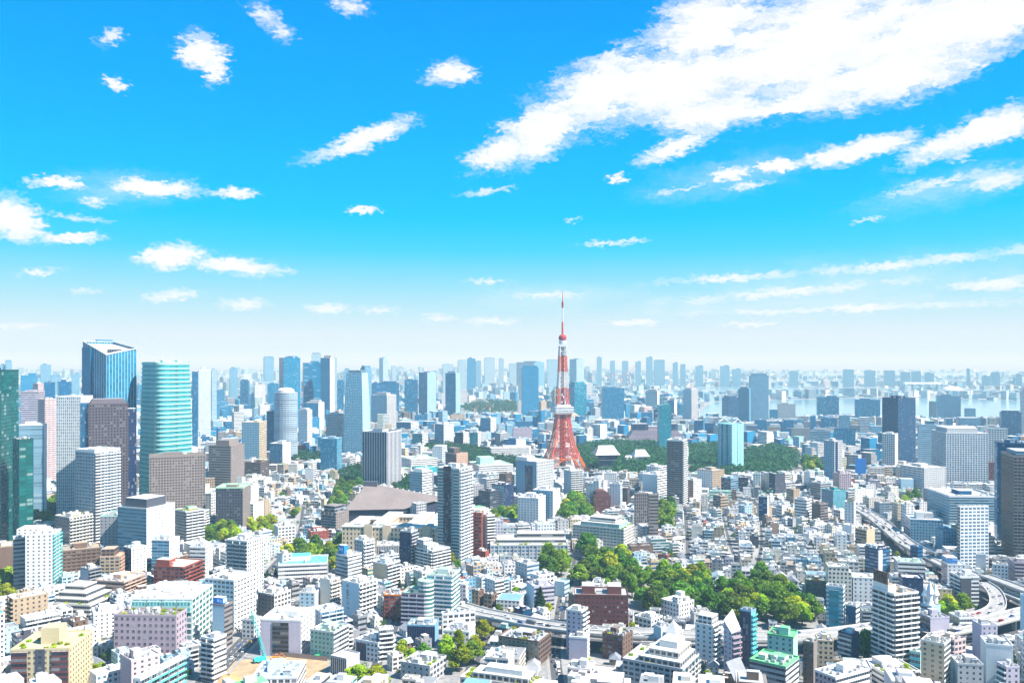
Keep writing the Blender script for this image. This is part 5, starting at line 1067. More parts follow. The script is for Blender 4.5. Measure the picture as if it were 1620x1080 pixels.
    for z0, z1 in zip(zs, zs[1:]):
        col = colour((z0 + z1) / 2)
        for i in range(4):
            a, b = cor[i], cor[(i + 1) % 4]; A0, A1, B0, B1 = pt(a, z0), pt(a, z1), pt(b, z0), pt(b, z1)
            m.tube(A0, A1, .95, col); m.tube(A1, B1, .55, col); m.tube(A0, B1, .45, col); m.tube(B0, A1, .45, col)
        m.box(-2.2, 2.2, -2.2, 2.2, z0, z1 - .02, (.05, .07, .11) if col is WH else (.10, .02, .02))  # core darker than the steel: inner shade put into its colour
    m.build('upper_shaft', r_)
    rr = random.Random(5)
    for i in range(26):                                  # aerial drums and boxes hung on the white stretch
        z = rr.choice((rr.uniform(180, 205), rr.uniform(230, 246), rr.uniform(163, 178))); s = rr.randrange(4); w0 = hw(z)
        x, y = [(w0 + .8, rr.uniform(-w0, w0)), (-w0 - .8, rr.uniform(-w0, w0)), (rr.uniform(-w0, w0), -w0 - .8), (rr.uniform(-w0, w0), w0 + .8)][s]
        m = TowerMB(); m.box(x - .7, x + .7, y - .7, y + .7, z - 1.1, z + 1.1, (.75, .76, .78) if i % 3 else (.12, .18, .28)); m.build('aerial', r_)
    # top deck: stacked platforms, red drum, mast
    m = TowerMB()
    for z, w1, t, col in ((229.5, 7.4, 1.2, (.2, .3, .42)), (236, 6.4, 1.2, (.75, .77, .8)), (243, 7.6, 1.4, (.25, .36, .48)), (248.5, 7.0, 5.5, (.72, .76, .80))): m.lathe([(w1 * .7, z), (w1, z + .3), (w1, z + t), (w1 * .6, z + t + .3), (0, z + t + .4)], col, 12)
    m.build('top_deck', r_)
    m = TowerMB(); m.lathe([(5.6, 254.6), (7.2, 256.2), (7.2, 259.8), (5.6, 262.2), (2.4, 263.8), (0, 264)], (.42, .03, .03), 16); m.build('red_drum', r_)
    m = TowerMB()
    for z0, z1, ra, rb, col in ((263.5, 286, 1.8, 1.5, (.60, .10, .06)), (286, 305, 1.25, 1.05, WH), (305, 308, 1.0, 1.9, (.35, .02, .02)), (308, 315, 1.9, 1.9, (.35, .02, .02)), (315, 317, 1.9, .8, (.35, .02, .02)), (317, 333, .75, .4, (.60, .08, .05))): m.tube((0, 0, z0), (0, 0, z1), ra, col, 8, rb)
    for i in range(12): z = 265 + i * 1.8; m.box(-2.2, 2.2, -.25, .25, z, z + .4, (.5, .1, .08)); m.box(-.25, .25, -2.2, 2.2, z + .8, z + 1.2, (.5, .1, .08))
    m.build('antenna_mast', r_)
    register('red and white lattice tower', [(cx - 45, D - 45), (cx + 45, D - 45), (cx + 45, D + 45), (cx - 45, D + 45)], (862, 938), D - 40, 746, 333, r_)
lattice_tower()

# things on and between the far towers: cranes, masts, arched bridge, dome
def tower_crane(label, u, v0, v1, D, lean=1):
    x = (u - CU) / F * D; z0, z1 = zof(v1, D), zof(v0, D); r_ = thing('tower_crane', label, 'crane', (x, D, z0), R(20)); hgt = z1 - z0; c = (.62, .10, .08)
    m = MB(); s = 1.5
    for i in range(6):
        a, b = hgt * .62 * i / 6, hgt * .62 * (i + 1) / 6
        for p, q in (((-s, -s), (s, -s)), ((s, -s), (s, s)), ((s, s), (-s, s)), ((-s, s), (-s, -s))): m.tube((*p, a), (*p, b), .35, c if i % 2 else (.75, .75, .75)); m.tube((*p, a), (*q, b), .25, c if i % 2 else (.75, .75, .75))
    m.build('mast', r_)
    m = MB(); m.tube((0, 0, hgt * .6), (hgt * .42 * lean, 0, hgt), .9, c, 4, .4); m.tube((0, 0, hgt * .6), (-hgt * .22 * lean, 0, hgt * .66), .8, c); m.tube((-hgt * .2 * lean, 0, hgt * .66), (0, 0, hgt * .85), .25, c); m.tube((0, 0, hgt * .85), (hgt * .42 * lean, 0, hgt), .2, c); m.build('jib', r_)
    m = MB(); m.box(-1.5, 1.5, -1.8, 1.8, hgt * .58, hgt * .66, (.7, .7, .7)); m.build('cab', r_)
    return r_
Dc = H * F / (671 - HZ) + 12
tower_crane('red tower crane on the highest roof step of the dark cobalt giant', 969, 590, 600.2, Dc)
tower_crane('red tower crane in the middle of the dark cobalt giant roof', 983, 591, 613.5, Dc, -1)
tower_crane('red luffing crane with the longest jib over the dark cobalt giant', 993, 577, 613.5, Dc)
tower_crane('red and white crane standing among offices by the second lattice-sided tower', 697, 634, 662, 3000)
tower_crane('small red crane alone before the park', 751, 641, 658, 3100)
tower_crane('red crane at the top tower of the blue striped office', 775, 640, 656, 2500, -1)
def mast(label, u, v0, v1, D, rad=1.6):
    x = (u - CU) / F * D; z0, z1 = max(0, zof(v1, D)), zof(v0, D); r_ = thing('radio_mast', label, 'mast', (x, D, z0)); n = 7
    m = MB()
    for i in range(n):
        c = (.62, .05, .05) if i % 2 == 0 else (.8, .8, .8); a, b = (z1 - z0) * i / n, (z1 - z0) * (i + 1) / n; s0, s1 = rad * (1.3 - .9 * i / n), rad * (1.3 - .9 * (i + 1) / n)
        P = [(1, 1), (1, -1), (-1, -1), (-1, 1)]
        for k in range(4):
            p, q = P[k], P[(k + 1) % 4]; m.tube((p[0] * s0, p[1] * s0, a), (p[0] * s1, p[1] * s1, b), .45, c); m.tube((p[0] * s0, p[1] * s0, a), (q[0] * s1, q[1] * s1, b), .35, c)
    m.build('mast_lattice', r_)
mast('tall red and white banded radio mast among the far towers', 368, 585, 622, 4200, 3.2)
mast('short red and white mast on top of the white waterfront tower', 1093.5, 598, 614.6, H * F / (670 - HZ) + 14, 2.4)
mast('red roof beacon on the tall grey blue tower', 1201, 586.5, 593.2, H * F / (675 - HZ) + 14, 1.6)
D = 3900; x = (757 - CU) / F * D; r_ = thing('arched_bridge', 'white arched road bridge low beyond the park', 'bridge', (x, D, 0), R(10)); m = MB(); w = 19 / F * D
for s in (-6, 6):
    prev = None
    for i in range(17):
        t = -1 + i / 8; p = (t * w, s, 8 + 26 * (1 - t * t))
        if prev: m.tube(prev, p, 1.6, (.8, .8, .8))
        if 0 < i < 16: m.tube(p, (t * w, s, 8), .5, (.8, .8, .8))
        prev = p
m.build('arch', r_); m = MB(); m.box(-w * 1.8, w * 1.8, -8, 8, 5, 8, (.7, .72, .74)); m.build('deck', r_)
for q in (-1, 1): m = MB(); m.box(q * w - 3, q * w + 3, -8, 8, 0, 4.95, (.6, .6, .62)); m.build('pier', r_)
D = 5700; x = (1506 - CU) / F * D; r_ = thing('domed_hall', 'low white domed hall on the far island', 'hall', (x, D, 0)); m = MB(); rr = 16 / F * D
m.lathe([(rr, 0), (rr, 8), (rr * .85, 20), (rr * .5, 30), (0, 34)], (.78, .8, .8), 24); m.build('dome', r_)
D = 5400; x0 = (1432 - CU) / F * D; k = D / F; r_ = thing('office_building', 'white open-frame office like a row of gates on the island shore', 'office building', (x0, D, 0), 0)
for i in range(5): m = MB(); m.box(i * 13 * k, i * 13 * k + 4 * k, 0, 30, 2, 13 * k + 4, (.75, .78, .8), st=style('pblue.dense')); m.build('frame_tower', r_)
m = MB(); m.box(-2, 58 * k, 3, 27, 13 * k + 4.05, 16 * k + 4, (.75, .78, .8)); m.build('frame_beam', r_); m = MB(); m.box(-2, 58 * k, -.5, 30.5, 0, 1.95, (.7, .72, .75)); m.build('plinth', r_)
D = 2200

# ------------------------------------------------------------------ which ground is taken: a raster of the near and one of the far city
class Occ:
    def __init__(s, x0, x1, y0, y1, c): s.x0, s.y0, s.c = x0, y0, c; s.g = np.zeros((int((x1 - x0) / c), int((y1 - y0) / c)), dtype=bool)
    def idx(s, x, y): return ((np.asarray(x) - s.x0) / s.c).astype(int), ((np.asarray(y) - s.y0) / s.c).astype(int)
    def poly(s, P, grow=0.0, val=True):
        P = np.array(P, dtype=float); cx, cy = P.mean(0)
        if grow:
            dd = P - (cx, cy); ln = np.hypot(dd[:, 0], dd[:, 1]) + 1e-6; P = (cx, cy) + dd * ((ln + grow * 1.3) / ln)[:, None]
        i0, j0 = s.idx(*P.min(0)); i1, j1 = s.idx(*P.max(0))
        i0, j0 = max(0, i0), max(0, j0); i1, j1 = min(s.g.shape[0] - 1, i1 + 1), min(s.g.shape[1] - 1, j1 + 1)
        if i1 < i0 or j1 < j0: return
        X, Y = np.meshgrid(s.x0 + (np.arange(i0, i1 + 1) + .5) * s.c, s.y0 + (np.arange(j0, j1 + 1) + .5) * s.c, indexing='ij')
        ins = np.zeros(X.shape, bool); n = len(P)
        for a in range(n):
            b = (a + 1) % n; ya, yb, xa, xb = P[a, 1], P[b, 1], P[a, 0], P[b, 0]
            if ya == yb: continue
            ins ^= ((ya > Y) != (yb > Y)) & (X < (xb - xa) * (Y - ya) / (yb - ya) + xa)
        s.g[i0:i1 + 1, j0:j1 + 1] |= ins
    def hit(s, xs, ys):
        i, j = s.idx(xs, ys); ok = (i >= 0) & (j >= 0) & (i < s.g.shape[0]) & (j < s.g.shape[1])
        return bool(s.g[i[ok], j[ok]].any())
near_occ = Occ(-2200, 2200, 350, 3300, 2.0)
far_occ = Occ(-11000, 11000, 2600, 16000, 12.0)
for q in HAND:
    near_occ.poly(q['foot'], 2.5); far_occ.poly(q['foot'], 10)

# ------------------------------------------------------------------ ground, bay, streets
def sheet(name, pts, z, mat, kind='structure'):
    me = bpy.data.meshes.new(name); me.from_pydata([(x, y, z) for x, y in pts], [], [tuple(range(len(pts)))]); me.materials.append(mat)
    o = link(name, me); o['kind'] = kind; return o
def ground_material():
    m = bpy.data.materials.new('city_ground'); m.use_nodes = True; T = NT(m.node_tree); bs = T.n['Principled BSDF']
    geo = T.node('ShaderNodeNewGeometry').outputs['Position']
    a = T.noise(geo, 0.02, 4, .6); b = T.noise(geo, 0.25, 4, .6)
    c = T.ramp(T.m('ADD', T.m('MULTIPLY', a, .5), T.m('MULTIPLY', b, .5)), [(.35, (.12, .12, .125)), (.5, (.20, .20, .20)), (.62, (.28, .27, .255)), (.72, (.35, .335, .31))])
    T.put(bs.inputs['Base Color'], c); bs.inputs['Roughness'].default_value = .9; return m
M_GROUND = ground_material()
M_ASPH = flat_material('asphalt', (.07, .072, .08), .9, .35, .12)
M_CONC = flat_material('concrete', (.26, .255, .245), .85, .3, .2)
M_CONC2 = flat_material('concrete_deck', (.33, .325, .315), .85, .35, .15)
M_LINE = flat_material('road_paint', (.75, .75, .73), .7, .2, .5)
M_SAND = flat_material('bare_earth', (.40, .29, .17), .95, .5, .12)
def water_material():
    m = bpy.data.materials.new('bay_water'); m.use_nodes = True; T = NT(m.node_tree); bs = T.n['Principled BSDF']
    geo = T.node('ShaderNodeNewGeometry').outputs['Position']
    bs.inputs['Base Color'].default_value = (.16, .27, .33, 1); bs.inputs['Roughness'].default_value = .12
    b = T.node('ShaderNodeBump'); b.inputs['Strength'].default_value = .04; b.inputs['Distance'].default_value = 2.0
    T.put(b.inputs['Height'], T.noise(T.vm('MULTIPLY', geo, (.02, .05, .0)), 1.0, 5, .7)); T.put(bs.inputs['Normal'], b.outputs[0]); return m
M_WATER = water_material()
GX, GY = 34000, 40000
sheet('ground', [(-GX, -900), (GX, -900), (GX, GY), (-GX, GY)], 0, M_GROUND)
# the bay: (u, v) outlines on the ground; the far islands are gaps between the sheets
def pxpoly(pts, z=0.0): return [gp(u, v, z) for u, v in pts]
WATERS = [[(1100, 655), (1128, 636), (1190, 634), (1290, 631), (1400, 628), (1500, 630), (1620, 634), (1720, 640), (1720, 662), (1620, 664), (1560, 665), (1480, 662), (1390, 660), (1300, 661), (1215, 662), (1160, 664), (1110, 662)],
          [(1000, 618), (1100, 613), (1200, 611), (1330, 612), (1500, 615), (1720, 618), (1720, 622), (1500, 622), (1330, 618), (1200, 620), (1100, 622)],
          [(1050, 604), (1200, 601), (1420, 600), (1720, 601), (1720, 606), (1420, 606), (1200, 607)],
          [(1150, 592), (1350, 589.5), (1720, 588), (1720, 596), (1350, 597)]]
WPOLY = []
for w_ in WATERS:
    P = pxpoly(w_); WPOLY.append(P); sheet('bay_water', P, .35, M_WATER); far_occ.poly(P, 0); near_occ.poly(P, 0)

def catmull(P, n=8):
    P = [Vector((*p, 0)) if len(p) == 2 else Vector(p) for p in P]; Q = [P[0] * 2 - P[1]] + P + [P[-1] * 2 - P[-2]]; out = []
    for i in range(1, len(Q) - 2):
        for k in range(n):
            t = k / n; a, b, c, d = Q[i - 1], Q[i], Q[i + 1], Q[i + 2]
            out.append(.5 * ((2 * b) + (c - a) * t + (2 * a - 5 * b + 4 * c - d) * t * t + (3 * b - a - 3 * c + d) * t ** 3))
    out.append(P[-1]); return out
def offset_line(L, o):
    out = []
    for i, p in enumerate(L):
        t = (L[min(i + 1, len(L) - 1)] - L[max(i - 1, 0)]); t.z = 0; t.normalize(); out.append(p + Vector((t.y, -t.x, 0)) * o)
    return out
def ribbon(name, L, o0, o1, z, mat, parent=None):
    A, Bq = offset_line(L, o0), offset_line(L, o1); v = [(p.x, p.y, p.z + z) for p in A] + [(p.x, p.y, p.z + z) for p in Bq]; n = len(L)
    me = bpy.data.meshes.new(name); me.from_pydata(v, [], [(i, n + i, n + i + 1, i + 1) for i in range(n - 1)][::1]); me.materials.append(mat); me.flip_normals() if o1 > o0 else None
    return link(name, me, parent)
def dashes(name, L, o, w, z, mat, on, off, parent=None):
    A = offset_line(L, o); v, f = [], []; acc = 0.0
    for p, q in zip(A, A[1:]):
        d = (q - p).length
        if d < 1e-3: continue
        t = (q - p) / d; nrm = Vector((t.y, -t.x, 0)) * w / 2; s = -((acc) % (on + off)); acc += d
        while s < d:
            a, b = max(0, s), min(d, s + on)
            if b > a + .05:
                for pt_, sg in ((p + t * a, 1), (p + t * b, 1), (p + t * b, -1), (p + t * a, -1)): c = pt_ + nrm * sg; v.append((c.x, c.y, c.z + z))
                k = len(v); f.append((k - 1, k - 2, k - 3, k - 4))
            s += on + off
    me = bpy.data.meshes.new(name); me.from_pydata(v, [], f); me.materials.append(mat); return link(name, me, parent)
def mark_line(L, w):
    for p, q in zip(L, L[1:]):
        t = (q - p).normalized(); n = Vector((t.y, -t.x, 0)) * w; near_occ.poly([(p + n).to_tuple()[:2], (q + n).to_tuple()[:2], (q - n).to_tuple()[:2], (p - n).to_tuple()[:2]], 0)
ROADLINES = []
def street(px, w, lanes=2, walk=2.2, z=.02):
    L = catmull([gp(u, v) for u, v in px], 6); r_ = ribbon('road', L, -w / 2, w / 2, z, M_ASPH); r_['kind'] = 'structure'
    if walk:
        for s in (-1, 1):
            o = ribbon('pavement', L, s * (w / 2 + .0) if s < 0 else w / 2, s * (w / 2 + walk), .14, M_CONC); o['kind'] = 'structure'
    for k in range(1, lanes):
        o = dashes('road_markings', L, -w / 2 + w * k / lanes, .22, z + .012, M_LINE, 4 if lanes > 2 or True else 1, 4); o['kind'] = 'structure'
    mark_line(L, w / 2 + walk); ROADLINES.append((L, w, lanes)); return L
MAIN = street([(300, 1110), (335, 1070), (368, 1036), (400, 1004), (430, 978), (468, 950)], 15, 4)
street([(914, 880), (904, 912), (890, 945), (884, 985), (878, 1030), (884, 1090)], 8, 2)
street([(1078, 770), (1086, 830), (1089, 895)], 4.5, 1, 0)
street([(1138, 790), (1152, 850), (1170, 905)], 3.2, 1, 0)
street([(1198, 800), (1205, 850), (1196, 905)], 3.2, 1, 0)
street([(770, 1000), (752, 1040), (735, 1090)], 8, 2)
street([(640, 935), (632, 965), (620, 1000), (600, 1040), (585, 1085)], 7, 2)
street([(410, 905), (470, 930), (535, 972), (600, 1010)], 5, 1, 1)
street([(1180, 780), (1280, 870), (1330, 920), (1365, 940)], 4, 1, 0)
street([(100, 960), (200, 1040), (260, 1110)], 5, 1, 1)
street([(480, 800), (470, 850), (430, 895), (395, 940)], 4, 1, 0)
street([(610, 840), (560, 930), (535, 972)], 4, 1, 0)
# building site
SITE = pxpoly([(372, 1045), (440, 1036), (522, 1042), (505, 1082), (430, 1092), (330, 1092)]); o = sheet('bare_site_ground', SITE, .05, M_SAND); near_occ.poly(SITE, 2)

M_BAR = flat_material('barrier', (.58, .57, .55), .8, .3, .3)
EXPR = []
def expressway(px, w, dz, lanes, z1=None, pillars=True):
    P = []
    for i, (u, v) in enumerate(px):
        z = dz if z1 is None else dz + (z1 - dz) * i / (len(px) - 1); P.append((*gp(u, v, z), z))
    L = catmull(P, 8)
    r_ = link('elevated_road', None, None, (0, 0, 0)); r_['kind'] = 'structure'
    A, Bq = offset_line(L, -w / 2), offset_line(L, w / 2); A2, B2 = offset_line(L, -w / 2 + 1.5), offset_line(L, w / 2 - 1.5); n = len(L)
    v = [tuple(p) for p in A] + [tuple(p) for p in Bq] + [(p.x, p.y, p.z - 1.1) for p in Bq] + [(p.x, p.y, p.z - 1.1) for p in A] + [(p.x, p.y, p.z - 2.4) for p in B2] + [(p.x, p.y, p.z - 2.4) for p in A2]
    f = []
    for i in range(n - 1):
        j = i + 1; f += [(i, n + i, n + j, j), (n + i, 2 * n + i, 2 * n + j, n + j), (3 * n + i, i, j, 3 * n + j), (2 * n + i, 4 * n + i, 4 * n + j, 2 * n + j), (5 * n + i, 3 * n + i, 3 * n + j, 5 * n + j), (4 * n + i, 5 * n + i, 5 * n + j, 4 * n + j)]
    me = bpy.data.meshes.new('deck'); me.from_pydata(v, [], f); me.materials.append(M_CONC2); link('deck', me, r_)
    ribbon('road_surface', L, -w / 2 + .9, w / 2 - .9, .02, flat_material('deck_asphalt', (.27, .265, .26), .9, .3, .2) if 'deck_asphalt' not in bpy.data.materials else bpy.data.materials['deck_asphalt'], r_)
    for s in (-1, 1):
        a, b = offset_line(L, s * (w / 2 - .45)), offset_line(L, s * (w / 2 - .05)); v = []; f = []
        for p, q in zip(a, b): v += [(p.x, p.y, p.z + .01), (p.x, p.y, p.z + 1.25), (q.x, q.y, q.z + 1.25), (q.x, q.y, q.z + .01)]
        for i in range(n - 1):
            for k in range(3): f.append((4 * i + k, 4 * i + k + 1, 4 * i + 5 + k, 4 * i + 4 + k))
        me = bpy.data.meshes.new('barrier'); me.from_pydata(v, [], f); me.materials.append(M_BAR); link('barrier', me, r_)
    if lanes > 2:
        a, b = offset_line(L, -.3), offset_line(L, .3); v = []; f = []
        for p, q in zip(a, b): v += [(p.x, p.y, p.z + .03), (p.x, p.y, p.z + .9), (q.x, q.y, q.z + .9), (q.x, q.y, q.z + .03)]
        for i in range(n - 1):
            for k in range(3): f.append((4 * i + k, 4 * i + k + 1, 4 * i + 5 + k, 4 * i + 4 + k))
        me = bpy.data.meshes.new('median'); me.from_pydata(v, [], f); me.materials.append(M_BAR); link('median', me, r_)
    for k in range(1, lanes):
        if lanes > 2 and k == lanes // 2: continue
        dashes('lane_marking', L, -w / 2 + 1 + (w - 2) * k / lanes, .25, .035, M_LINE, 5, 6, r_)
    acc = 0
    for p, q in zip(L, L[1:]):
        acc += (q - p).length
        if acc > 34 and pillars:
            acc = 0; t = (q - p).normalized(); m = MB(); m.box(-1.1, 1.1, -1.3, 1.3, 0, p.z - 3.6, (.5, .5, .48)); m.box(-1.0, 1.0, -w / 2 + 1.2, w / 2 - 1.2, p.z - 3.59, p.z - 2.42, (.5, .5, .48)); m.build('pillar', r_, loc=(p.x, p.y, 0), rz=math.atan2(t.y, t.x))
    g = ribbon('road', [Vector((p.x, p.y, 0)) for p in L], -w / 2 - 6, w / 2 + 6, .015 + .008 * len(EXPR), M_ASPH); g['kind'] = 'structure'
    mark_line(L, w / 2 + 6); EXPR.append((L, w, lanes)); return L
EB = expressway([(725, 958), (760, 968), (800, 976), (850, 986), (910, 994), (980, 1000), (1060, 1003), (1150, 1006), (1230, 1007), (1300, 1003), (1383, 993), (1450, 982)], 19, 11, 4)
EA = expressway([(1349, 800), (1362, 806), (1382, 817), (1408, 837), (1432, 857), (1460, 873), (1490, 889), (1528, 906), (1552, 917)], 19, 12, 4)
ER = expressway([(1552, 920), (1568, 930), (1577, 943), (1578, 957), (1566, 967), (1544, 974), (1515, 980), (1485, 986), (1452, 992)], 12, 12, 2, 11.5)
EC = expressway([(1680, 952), (1620, 968), (1585, 977), (1550, 986), (1515, 994), (1470, 1002)], 16, 11.2, 4)
ED = expressway([(1556, 909), (1590, 921), (1625, 934), (1690, 955)], 12, 14, 2)
EE = expressway([(1580, 934), (1600, 941), (1625, 951), (1680, 972)], 11, 9, 2)

# ------------------------------------------------------------------ vehicles
def car_meshes(kind, col):
    def f():
        if kind == 'car': Lx, W, hb, hc = 4.4, 1.75, .85, 1.45; cab = (-1.3, 1.2)
        elif kind == 'van': Lx, W, hb, hc = 4.9, 1.9, 1.1, 2.1; cab = (-2.2, 1.5)
        else: Lx, W, hb, hc = 7.5, 2.3, 1.1, 2.9; cab = (-3.6, 1.6)
        b = MB(); x0, x1, y = -Lx / 2, Lx / 2, W / 2
        for (a, c, z0, z1, i0) in ((x0, x1, .3, hb, .0),):
            P = [(a, -y), (c, -y), (c, y), (a, y)]; Q = [(a + .1, -y + .08), (c - .2, -y + .08), (c - .2, y - .08), (a + .1, y - .08)]
            b.prism(P, z0, z1, [(col, col, PAT['blank'], .5)], col, poly2=Q, under=True)
        if kind == 'truck': b.box(cab[0], cab[1], -y, y, hb + .01, hc, (.78, .78, .78))
        else:
            P = [(cab[0] + .35, -y + .2), (cab[1] - .45, -y + .2), (cab[1] - .45, y - .2), (cab[0] + .35, y - .2)]; b.face([(*p, hc + .02) for p in P], None, col, mi=1)
        body = b.mesh('body', [FM_CAR(col), FM_CAR(col)])
        c = MB(); g = (.02, .025, .035)
        if kind == 'truck': c.box(1.9, 3.55, -y + .05, y - .05, hb + .01, 2.3, col); c.face([(3.56, -y + .2, 1.4), (3.56, y - .2, 1.4), (3.56, y - .2, 2.1), (3.56, -y + .2, 2.1)], None, g, mi=1)
        else:
            P = [(cab[0], -y + .1), (cab[1], -y + .1), (cab[1], y - .1), (cab[0], y - .1)]; Q = [(cab[0] + .35, -y + .2), (cab[1] - .45, -y + .2), (cab[1] - .45, y - .2), (cab[0] + .35, y - .2)]
            c.prism(P, hb + .01, hc, [(g, g, PAT['blank'], .8)], poly2=Q)
        cabm = c.mesh('cabin', [M_WALL, M_ROOF])
        w = MB(); 
        for i in range(12):
            a0, a1 = 2 * math.pi * i / 12, 2 * math.pi * (i + 1) / 12; w.face([(0, 0, 0)] and [(.32 * math.cos(a0), -.11, .32 * math.sin(a0)), (.32 * math.cos(a1), -.11, .32 * math.sin(a1)), (.32 * math.cos(a1), .11, .32 * math.sin(a1)), (.32 * math.cos(a0), .11, .32 * math.sin(a0))], None, (.03, .03, .03), mi=1)
        for s in (-1, 1): w.face([(.32 * math.cos(2 * math.pi * i / 12), s * .11, .32 * math.sin(2 * math.pi * i / 12)) for i in range(12)][::s], None, (.25, .25, .26), mi=1)
        return body, cabm, w.mesh('wheel', [M_WALL, M_ROOF]), Lx, W
    return cached('car%s%s' % (kind, col), f)
_cm = {}
def FM_CAR(col):
    if col not in _cm:
        m = flat_material('car_paint', col, .3, .1, .5, .0, .6); _cm[col] = m
    return _cm[col]
CARCOL = [((.78, .78, .78), 'white'), ((.78, .78, .78), 'white'), ((.45, .46, .48), 'silver'), ((.03, .03, .035), 'black'), ((.12, .13, .15), 'dark grey'), ((.03, .10, .35), 'blue'), ((.45, .03, .03), 'red')]
ncar = 0
def vehicle(kind, col, cname, p, ang, where):
    global ncar; ncar += 1
    body, cabm, wh, Lx, W = car_meshes(kind, col)
    r_ = thing({'car': 'car', 'van': 'van', 'truck': 'truck'}[kind], '%s %s driving along the %s' % (cname, {'car': 'saloon car', 'van': 'tall van', 'truck': 'box truck'}[kind], where), kind, p, ang, 'vehicles on the %s' % where)
    link('body', body, r_); link('cabin', cabm, r_)
    for sx in (-1, 1):
        for sy in (-1, 1): link('wheel', wh, r_, (sx * Lx * .3, sy * (W / 2 - .1), .33))
def traffic(L, w, lanes, where, gap, z=.05):
    acc, nxt = 0, rnd.uniform(4, gap)
    for p, q in zip(L, L[1:]):
        d = (q - p).length; t = (q - p).normalized()
        while nxt < acc + d:
            c = p.lerp(q, (nxt - acc) / d); ln = rnd.randrange(lanes); o = -w / 2 + 1 + (w - 2) * (ln + .5) / lanes; n = Vector((t.y, -t.x, 0)) * o
            pos = c + n; u = CU + F * pos.x / pos.y
            col, nm = rnd.choice(CARCOL); kind = rnd.choices(('car', 'van', 'truck'), (6, 2, 1.4))[0]
            if -40 < u < 1660: vehicle(kind, col, nm, (pos.x, pos.y, pos.z + z), math.atan2(t.y, t.x) + (math.pi if ln < lanes / 2 else 0), where)
            nxt += rnd.uniform(gap * .4, gap * 1.6)
        acc += d
traffic(EA, 19, 4, 'elevated road past the yellow sign tower', 9)
traffic(EB, 19, 4, 'elevated road before the red brick hotel', 13)
traffic(ER, 12, 2, 'curved ramp round the clump of trees', 13)
traffic(EC, 16, 4, 'elevated road below the curved ramp', 15)
traffic(MAIN, 15, 4, 'main street by the building site', 10)
traffic(ROADLINES[1][0], 8, 2, 'tree-lined street beside the brown brick block', 18)

# ------------------------------------------------------------------ trees
M_BARK = flat_material('bark', (.09, .065, .045), .9, .5, 2.0)
def leaf_quad(m, c, n, s, r):
    n = (n + Vector((r.gauss(0, .45), r.gauss(0, .45), r.gauss(0, .45)))).normalized(); x = n.orthogonal().normalized(); y = n.cross(x); a = r.uniform(0, 6.28); x, y = x * math.cos(a) + y * math.sin(a), y * math.cos(a) - x * math.sin(a)
    x *= s * r.uniform(.7, 1.2); y *= s * r.uniform(.5, .9); b = n * (-.2 * s)
    m.append([c - x + b, c - y, c + x + b, c + y])
def leaf_mesh(name, quads, mat):
    v, f = [], []
    for q in quads: k = len(v); v += [tuple(p) for p in q]; f.append((k, k + 1, k + 2, k + 3))
    me = bpy.data.meshes.new(name); me.from_pydata(v, [], f); me.materials.append(mat); return me
def crown_broad(seed, Rr=5.5, h0=3.0, hh=9.0, nl=22, per=75, s=.75, tall=1.0):
    r = random.Random(seed); Q = []
    for i in range(nl):
        a = r.uniform(0, 6.28); t = r.random() ** .5; z = r.random()
        k = math.sin(math.pi * min(1, .18 + .82 * z) ** .9) if tall == 1.0 else (1 - z) ** .7 + .12
        rad = Rr * .72 * t * k; c = Vector((rad * math.cos(a), rad * math.sin(a), h0 + hh * (.14 + .76 * z))); lr = Rr * r.uniform(.28, .46) * (1 if tall == 1.0 else .5 + .6 * (1 - z))
        for j in range(per):
            n = Vector((r.gauss(0, 1), r.gauss(0, 1), r.gauss(.35, 1))).normalized(); leaf_quad(Q, c + Vector((n.x * lr, n.y * lr, n.z * lr * .8)) * r.uniform(.78, 1.08), n, s, r)
    return Q
def crown_pine(seed, Rr=3.2, hh=13, s=.7):
    r = random.Random(seed); Q = []
    for i in range(15):
        z = i / 14; rad = Rr * (1 - z) ** .8 + .25
        for j in range(int(22 + 70 * (1 - z))):
            a = r.uniform(0, 6.28); q = rad * r.random() ** .4; c = Vector((q * math.cos(a), q * math.sin(a), 1.5 + hh * z - q * .35 + r.uniform(-.3, .3))); leaf_quad(Q, c, Vector((math.cos(a) * .6, math.sin(a) * .6, .7)), s, r)
    return Q
def trunk_mesh(h, r0, seed):
    def f():
        r = random.Random(seed); m = MB(); c = (.09, .065, .045); m.tube((0, 0, 0), (0, 0, h), r0, c, 7, r0 * .6)
        for i in range(5): a = i * 1.26 + r.random(); m.tube((0, 0, h * r.uniform(.6, .98)), (math.cos(a) * h * .45, math.sin(a) * h * .45, h * 1.55), r0 * .42, c, 5, r0 * .15)
        return m.mesh('trunk', [M_BARK])
    return cached('trunk%s%s' % (h, seed), f)
CROWNS = {}
for i in range(5): CROWNS['deep%d' % i] = leaf_mesh('crown', crown_broad(100 + i), M_LEAF[0])
for i in range(4): CROWNS['bright%d' % i] = leaf_mesh('crown', crown_broad(200 + i), M_LEAF[1])
for i in range(2): CROWNS['pine%d' % i] = leaf_mesh('crown', crown_pine(300 + i), M_LEAF[2])
for i in range(2): CROWNS['spire%d' % i] = leaf_mesh('crown', crown_broad(400 + i, 4.6, 1.5, 15.5, 34, 70, .7, .5), M_LEAF[1])
TREE_VIS = []
def tree(kind, x, y, size, label, group=None, nm='tree'):
    s = size / 12.0
    r_ = thing(nm, label, 'tree', (x, y, 0), rnd.uniform(0, 6.28), group); r_.scale = (s, s, s * rnd.uniform(.74, 1.0))
    key = rnd.choice([k for k in CROWNS if k.startswith(kind)])
    link('trunk', trunk_mesh(4.2 if kind in ('deep', 'bright') else 2.5, .38, len(key)), r_); link('crown', CROWNS[key], r_)
    return r_
